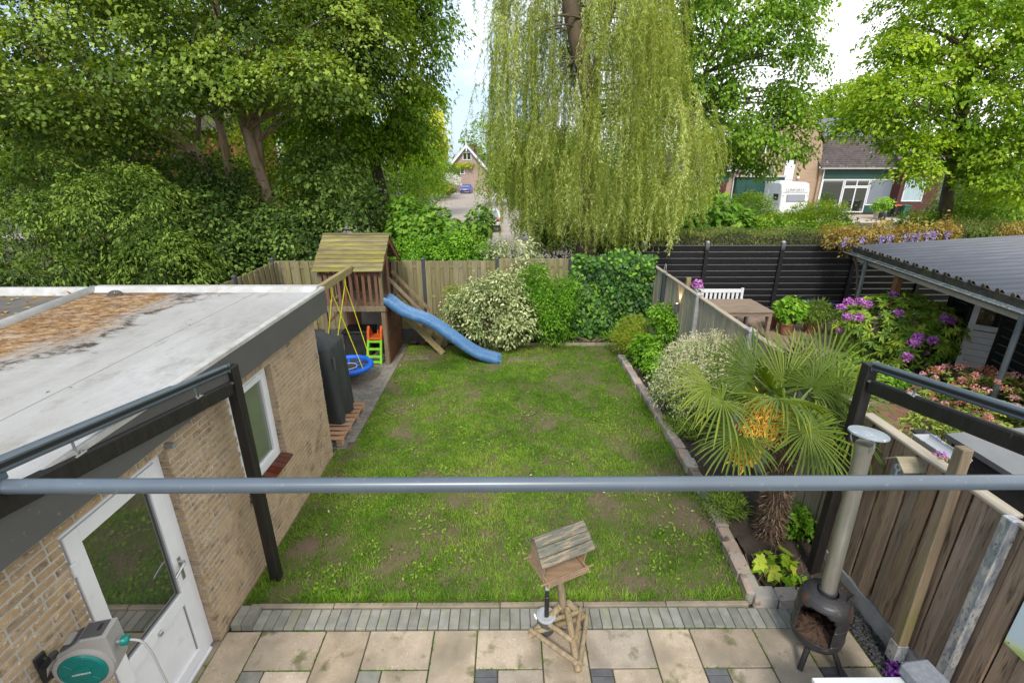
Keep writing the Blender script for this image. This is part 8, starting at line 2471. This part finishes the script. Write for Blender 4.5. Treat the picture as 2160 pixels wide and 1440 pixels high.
F(1800, 905, 4.25, (0.85, -0.45, -0.25), (0.25, -0.55, 0.8), 0.50, spread=R(150), cup=0.12, droop=0.25, nl=36, tint0=0.48)
F(1740, 930, 4.30, (0.45, -0.5, -0.65), (0.2, -0.7, 0.65), 0.46, spread=R(120), cup=0.12, droop=0.2, nl=30, tint0=0.4)
F(1690, 790, 5.05, (0.15, 0.65, 0.70), (0, -0.8, 0.6), 0.66, spread=R(110), cup=0.15, droop=0.15, nl=34, tint0=0.46)
for k in range(9):
    a0 = k * 2 * math.pi / 9 + 0.25
    e_ = R(rng.uniform(-5, 60))
    d_ = np.array((math.cos(a0) * math.cos(e_), math.sin(a0) * math.cos(e_), math.sin(e_)))
    if d_[1] < -0.35:
        continue
    frond(pc + d_ * rng.uniform(0.42, 0.6), d_, UP + 0.3 * rng.normal(0, 1, 3), rng.uniform(0.45, 0.58), nl=32, spread=R(135), cup=0.2, droop=0.35, tint0=0.38)
# young upright spear leaves
for px_, py_, R_ in ((1795, 760, 0.42), (1815, 770, 0.40)):
    frond(AY(px_, 830, 4.55), (0.1, -0.1, 1.0), (0.2, -1.0, 0), R_, nl=7, spread=R(14), cup=0.02, droop=0.02, tint0=0.66, pet=False)
m_yf = mat("yellow_palm_flower", (0.66, 0.37, 0.04), (0.76, 0.47, 0.07), scale=30, rough=0.7)
for tgt, r_, nq in ((AY(1600, 862, 4.40), 0.14, 420), (AY(1612, 905, 4.32), 0.15, 480), (AY(1572, 950, 4.26), 0.14, 460), (AY(1588, 905, 4.3), 0.13, 380), (AY(1640, 880, 4.4), 0.13, 240), (AY(1765, 935, 4.40), 0.10, 130)):
    fb_ = MB()
    fb_.tube(smooth_path([pc + (0, 0, -0.02), (pc + tgt) / 2 + UP * 0.06, tgt + (0, 0, 0.02)], 8), 0.014, 6)
    dirn = unit(tgt - pc)
    for _ in range(nq):
        u_ = rng.random()
        p = tgt + dirn * (u_ - 0.6) * 0.16 + rng.normal(0, r_ * 0.42, 3)
        d_ = unit(dirn * 0.4 - UP * 0.8 + rng.normal(0, 0.55, 3))
        fb_.tube([p, p + d_ * 0.028, p + d_ * 0.062], [0.0055, 0.0085, 0.0035], 4)
    part("flower_cluster", fb_, m_yf, pm_)

# ---- rhododendron and azalea next door
def rosettes(C, D, nl, L, W, tint0, up=0.25, jit=0.12):
    m_ = len(C)
    s = unit(np.cross(D, rand_dir(m_))); t = np.cross(D, s)
    i = np.repeat(np.arange(m_), nl)
    j = np.tile(np.arange(nl), m_)
    a0 = j * 2 * math.pi / nl + rng.normal(0, 0.25, len(i))
    A = np.cos(a0)[:, None] * s[i] + np.sin(a0)[:, None] * t[i] + D[i] * (up + rng.normal(0, 0.2, len(i)))[:, None]
    Nn = unit(D[i] * 1.0 + UP * 0.5 + rng.normal(0, 0.2, (len(i), 3)))
    v, tr = leaf_arrays(C[i], A, Nn, L * (0.7 + 0.5 * rng.random(len(i))), W, 0.18, 0.18, 0.5)
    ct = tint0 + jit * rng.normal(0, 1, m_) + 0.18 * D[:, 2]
    return v, tr, np.repeat(ct[i] + 0.1 * rng.normal(0, 1, len(i)), 4)


def truss(parent, c, r, lm, n, name="flower", tint0=0.5):
    d = rand_dir(n)
    d[:, 2] = np.where(d[:, 2] < -0.45, -d[:, 2], d[:, 2])
    P = c + d * r * (0.55 + 0.3 * rng.random((n, 1)))
    t_ = unit(np.cross(d, rand_dir(n)))
    v, tr = leaf_arrays(P, unit(d * 0.45 + t_ + rng.normal(0, 0.25, (n, 3))), d, r * 0.55, r * 0.42, 0.35, 0.0, 0.6)
    return tri_mesh(name, v, tr, np.repeat(tint0 + 0.28 * rng.normal(0, 1, n), 4), lm, parent)


rh_e = [ell(1890, 690, 10.9, (1.25, 0.9, 0.85)), ell(1960, 700, 10.6, (0.65, 0.7, 0.7)), ell(1815, 690, 11.2, (0.6, 0.6, 0.65)), ell(1930, 740, 10.1, (0.75, 0.6, 0.5))]
rho = thing("rhododendron", "big rhododendron with purple flower heads before the black shed", "shrub", np.array((rh_e[0][0][0], 10.8, 0)))
C, D = crown_points(rh_e, 900, 0.88)
k_ = C[:, 2] > 0.12
v, tr, c = rosettes(C[k_], unit(D[k_] + UP * 0.45), 9, 0.165, 0.052, 0.46, jit=0.18)
tri_mesh("foliage", v, tr, c, L_rhodo, rho)
mb = MB()
for e in rh_e:
    limbs(mb, np.array((e[0][0], e[0][1], 0)), [np.asarray(e[0]) + rand_dir(1)[0] * e[1] * 0.7 for _ in range(7)], 0.025, 5)
part("stem", mb, m_bark, rho, smooth=True)
for x_, y_, Y_ in ((1774, 650, 11.0), (1790, 637, 11.1), (1812, 637, 11.1), (1829, 643, 11.0), (1883, 623, 11.2), (1786, 670, 10.7), (1812, 671, 10.6), (1896, 661, 10.5), (2004, 678, 10.3), (1994, 672, 10.3), (1933, 716, 9.7), (1937, 712, 9.75), (1928, 724, 9.65), (1967, 719, 9.7), (1914, 754, 9.45)):
    truss(rho, AY(x_, y_, Y_ - 0.25), 0.105, L_purple, 110)
pf_ = thing("purple_perennial", "low purple flower head by the boulder in front of the rhododendron", "flower", G(1770, 705))
truss(pf_, AY(1771, 700, 11.0), 0.09, L_purple, 50)
part("stem", MB().tube([G(1771, 712), AY(1771, 702, 11.0)], 0.008, 5), m_pet, pf_)

az_e = [ell(2050, 830, 7.9, (0.85, 0.7, 0.42)), ell(2120, 860, 7.2, (0.85, 0.7, 0.5)), ell(1985, 850, 8.0, (0.6, 0.5, 0.3)), ell(2140, 930, 6.4, (0.7, 0.6, 0.45)), ell(2050, 900, 7.0, (0.6, 0.5, 0.3))]
azl = thing("azalea", "spreading azalea with fading pink and orange flowers behind the awning rail", "shrub", np.array((az_e[0][0][0], 7.5, 0)))
C, D = crown_points(az_e, 800, 0.85)
k_ = (C[:, 2] > 0.05)
v, tr, c = rosettes(C[k_], unit(D[k_] + UP * 0.6), 8, 0.10, 0.036, 0.45)
tri_mesh("foliage", v, tr, c, L_azal, azl)
mb = MB()
for e in az_e:
    limbs(mb, np.array((e[0][0], e[0][1], 0)), [np.asarray(e[0]) + rand_dir(1)[0] * e[1] * 0.7 for _ in range(6)], 0.018, 5)
part("stem", mb, m_bark, azl, smooth=True)
C, D = crown_points(az_e, 420, 0.97)
k_ = D[:, 2] > 0.25
C, D = C[k_][:130], D[k_][:130]
for p in C:
    truss(azl, p + UP * 0.06, 0.07, L_pink, 34, tint0=0.45 + 0.3 * rng.normal())
fpt = leaf_arrays(np.stack((rng.uniform(4.6, 6.6, 260), rng.uniform(5.6, 6.9, 260), np.full(260, 0.02)), 1), unit(np.c_[rng.normal(0, 1, (260, 2)), np.full(260, 0.2)]), np.tile((0, 0, 1.0), (260, 1)), 0.05, 0.04, 0.3)
tri_mesh("fallen_petals", fpt[0], fpt[1], np.repeat(rng.random(260), 4), leafmat("fallen_petal", (0.35, 0.08, 0.12), (0.6, 0.18, 0.35), (0.75, 0.45, 0.55), 0.2, k=1.0), kind="stuff", label="fallen pink petals on the soil behind the brown fence")
shrub("small green plants on the soil beyond the brown fence below the awning rail", [ell(1955, 890, 6.6, (0.3, 0.2, 0.18)), ell(2010, 900, 6.3, (0.22, 0.2, 0.15))], L_azal, 40, 16, 0.13, 0.075, 0.04, tint0=0.5)
shrub("leafy green ground cover behind the right awning post", [ell(1850, 800, 8.8, (0.8, 0.6, 0.3)), ell(1800, 770, 9.2, (0.5, 0.5, 0.25))], L_green, 150, 26, 0.18, 0.07, 0.045, tint0=0.55)
wp = thing("water_bowl", "dark low bowl with a blue rim half hidden under the rhododendron", "bowl", G(1955, 800))
part("bowl", MB().lathe([(0.15, 0.0), (0.26, 0.16), (0.245, 0.165), (0.14, 0.03), (0, 0.03)], G(1955, 800), 22, caps=False), m_blk, wp, angle=50)

# wisteria over the canopy's far edge
ws = thing("wisteria", "wisteria with bronze young leaves and lilac clusters along the canopy's far edge", "climber", CG(-0.2, 0.5, 0))
cw = []
for p_ in np.linspace(-0.3, 2.6, 60):
    cw.append(CP(-0.35 - 0.5 * rng.random(), p_, 0.05 + 0.33 * rng.random() ** 1.2))
for p_ in np.linspace(4.0, 6.3, 26):
    cw.append(CP(-0.35 - 0.4 * rng.random(), p_, 0.02 + 0.16 * rng.random()))
cw = np.array(cw)
C = np.repeat(cw, 3, 0) + rng.normal(0, 0.10, (len(cw) * 3, 3))
v, tr, c = sprays(C, unit(rng.normal(0, 0.5, C.shape) + (0, -0.5, 0.5)), 46, 0.20, 0.075, 0.033, flat=0.35, hang=0.7, tint0=0.5)
tri_mesh("foliage", v, tr, c, L_wleaf, ws)
mb = MB()
for k in range(7):
    p0, p1 = CP(-0.3, -0.35 + 0.1 * k, 0.0), CP(-0.6, 0.5 + 0.4 * k, 0.25)
    mb.tube(smooth_path([p0, (p0 + p1) / 2 + rng.normal(0, 0.15, 3), p1], 8), 0.014, 5)
mb.tube(smooth_path([CG(0.5, 0.1, 0), CG(0.55, 0.12, 1.0), CG(0.5, 0.0, 1.8), CP(-0.2, 0.0, 0.05)], 14), 0.03, 7).tube(smooth_path([CG(0.6, 0.15, 0), CG(0.45, 0.1, 1.0), CG(0.6, 0.1, 1.8), CP(-0.2, 0.3, 0.05)], 14), 0.022, 7)
part("stem", mb, m_bark, ws, smooth=True)
for p_ in (-0.15, 0.28, 0.75, 0.95, 1.35, 1.5, 1.62, 1.85, 2.0, 2.3, 4.25, 5.9):
    n = 80
    u_ = rng.random(n)
    P = CP(-0.22, p_, 0.16) + np.stack((rng.normal(0, 0.06, n) * (1.1 - u_), rng.normal(0, 0.05, n) * (1.1 - u_), -0.26 * u_ + 0.08), 1)
    v, tr = leaf_arrays(P, unit(rng.normal(0, 1, (n, 3)) - 0.4 * UP), rand_dir(n), 0.04, 0.034, 0.3)
    tri_mesh("flower_cluster", v, tr, np.repeat(0.5 + 0.22 * rng.normal(0, 1, n), 4), L_wist, ws)
shrub("olive green juniper spreading beyond the wisteria", [ell(2030, 478, 16.5, (0.9, 0.6, 0.35)), ell(2110, 480, 16.8, (0.9, 0.6, 0.3))], L_hedge, 140, 40, 0.25, 0.06, 0.014, tint0=0.35)
# potted plants on the terrace
lobed_bush("potted_plant", "lime green leafy plant in a terracotta pot against the black fence", [(P3 + (0, 0, 0.72), np.array((0.42, 0.35, 0.38)))], L_green, 420, 0.12, base=P3 + (0, 0, 0.3), tint0=0.75, cat="plant")
bp_ = shrub("green plant with small blue flowers in the wide terracotta pot", [(P2 + (0, 0, 0.62), np.array((0.38, 0.34, 0.27)))], L_shrub, 130, 26, 0.18, 0.11, 0.016, hang=0.1, tint0=0.65, name="potted_plant")
for _ in range(14):
    truss(bp_, P2 + (rng.normal(0, 0.26), rng.normal(0, 0.22), 0.80 + 0.12 * rng.random()), 0.04, L_blue, 16)
truss(bp_, AY(1724, 645, P2[1]), 0.05, L_blue, 30); truss(bp_, AY(1733, 648, P2[1]), 0.045, L_blue, 30)
hb_ = thing("hanging_pansies", "purple and white pansies in a pot hung on the post behind the grey fence", "flowers", AY(1470, 605, 11.7))
q0 = AY(1470, 606, 11.7)
truss(hb_, q0 + (0.0, 0, 0.06), 0.14, L_purple, 90); truss(hb_, q0 + (0.05, -0.03, -0.06), 0.11, L_wht, 50)
part("pot", MB().lathe([(0.07, -0.22), (0.12, -0.08), (0.10, -0.08)], q0, 16), mat("teal_pot", (0.03, 0.12, 0.12), rough=0.4), hb_, angle=50)
part("hook", MB().tube([q0 + (-0.1, 0.1, 0.05), q0 + (-0.1, 0.15, 0.05)], 0.01, 6), m_steel, hb_)
th_ = thing("trough_flowers", "small purple pansies under the light grey trough on the fence", "flowers", tr_pos if False else AY(1985, 962, 3.6))
truss(th_, AY(1983, 962, 3.55), 0.05, L_purple, 40); truss(th_, AY(1988, 968, 3.5), 0.035, L_yel, 16)
tf = thing("trough_flowers", "lilac flowers showing just above the light grey trough's rim", "flowers", AY(1975, 930, 4.1))
truss(tf, AY(1972, 931, 4.1), 0.06, L_wist, 40)
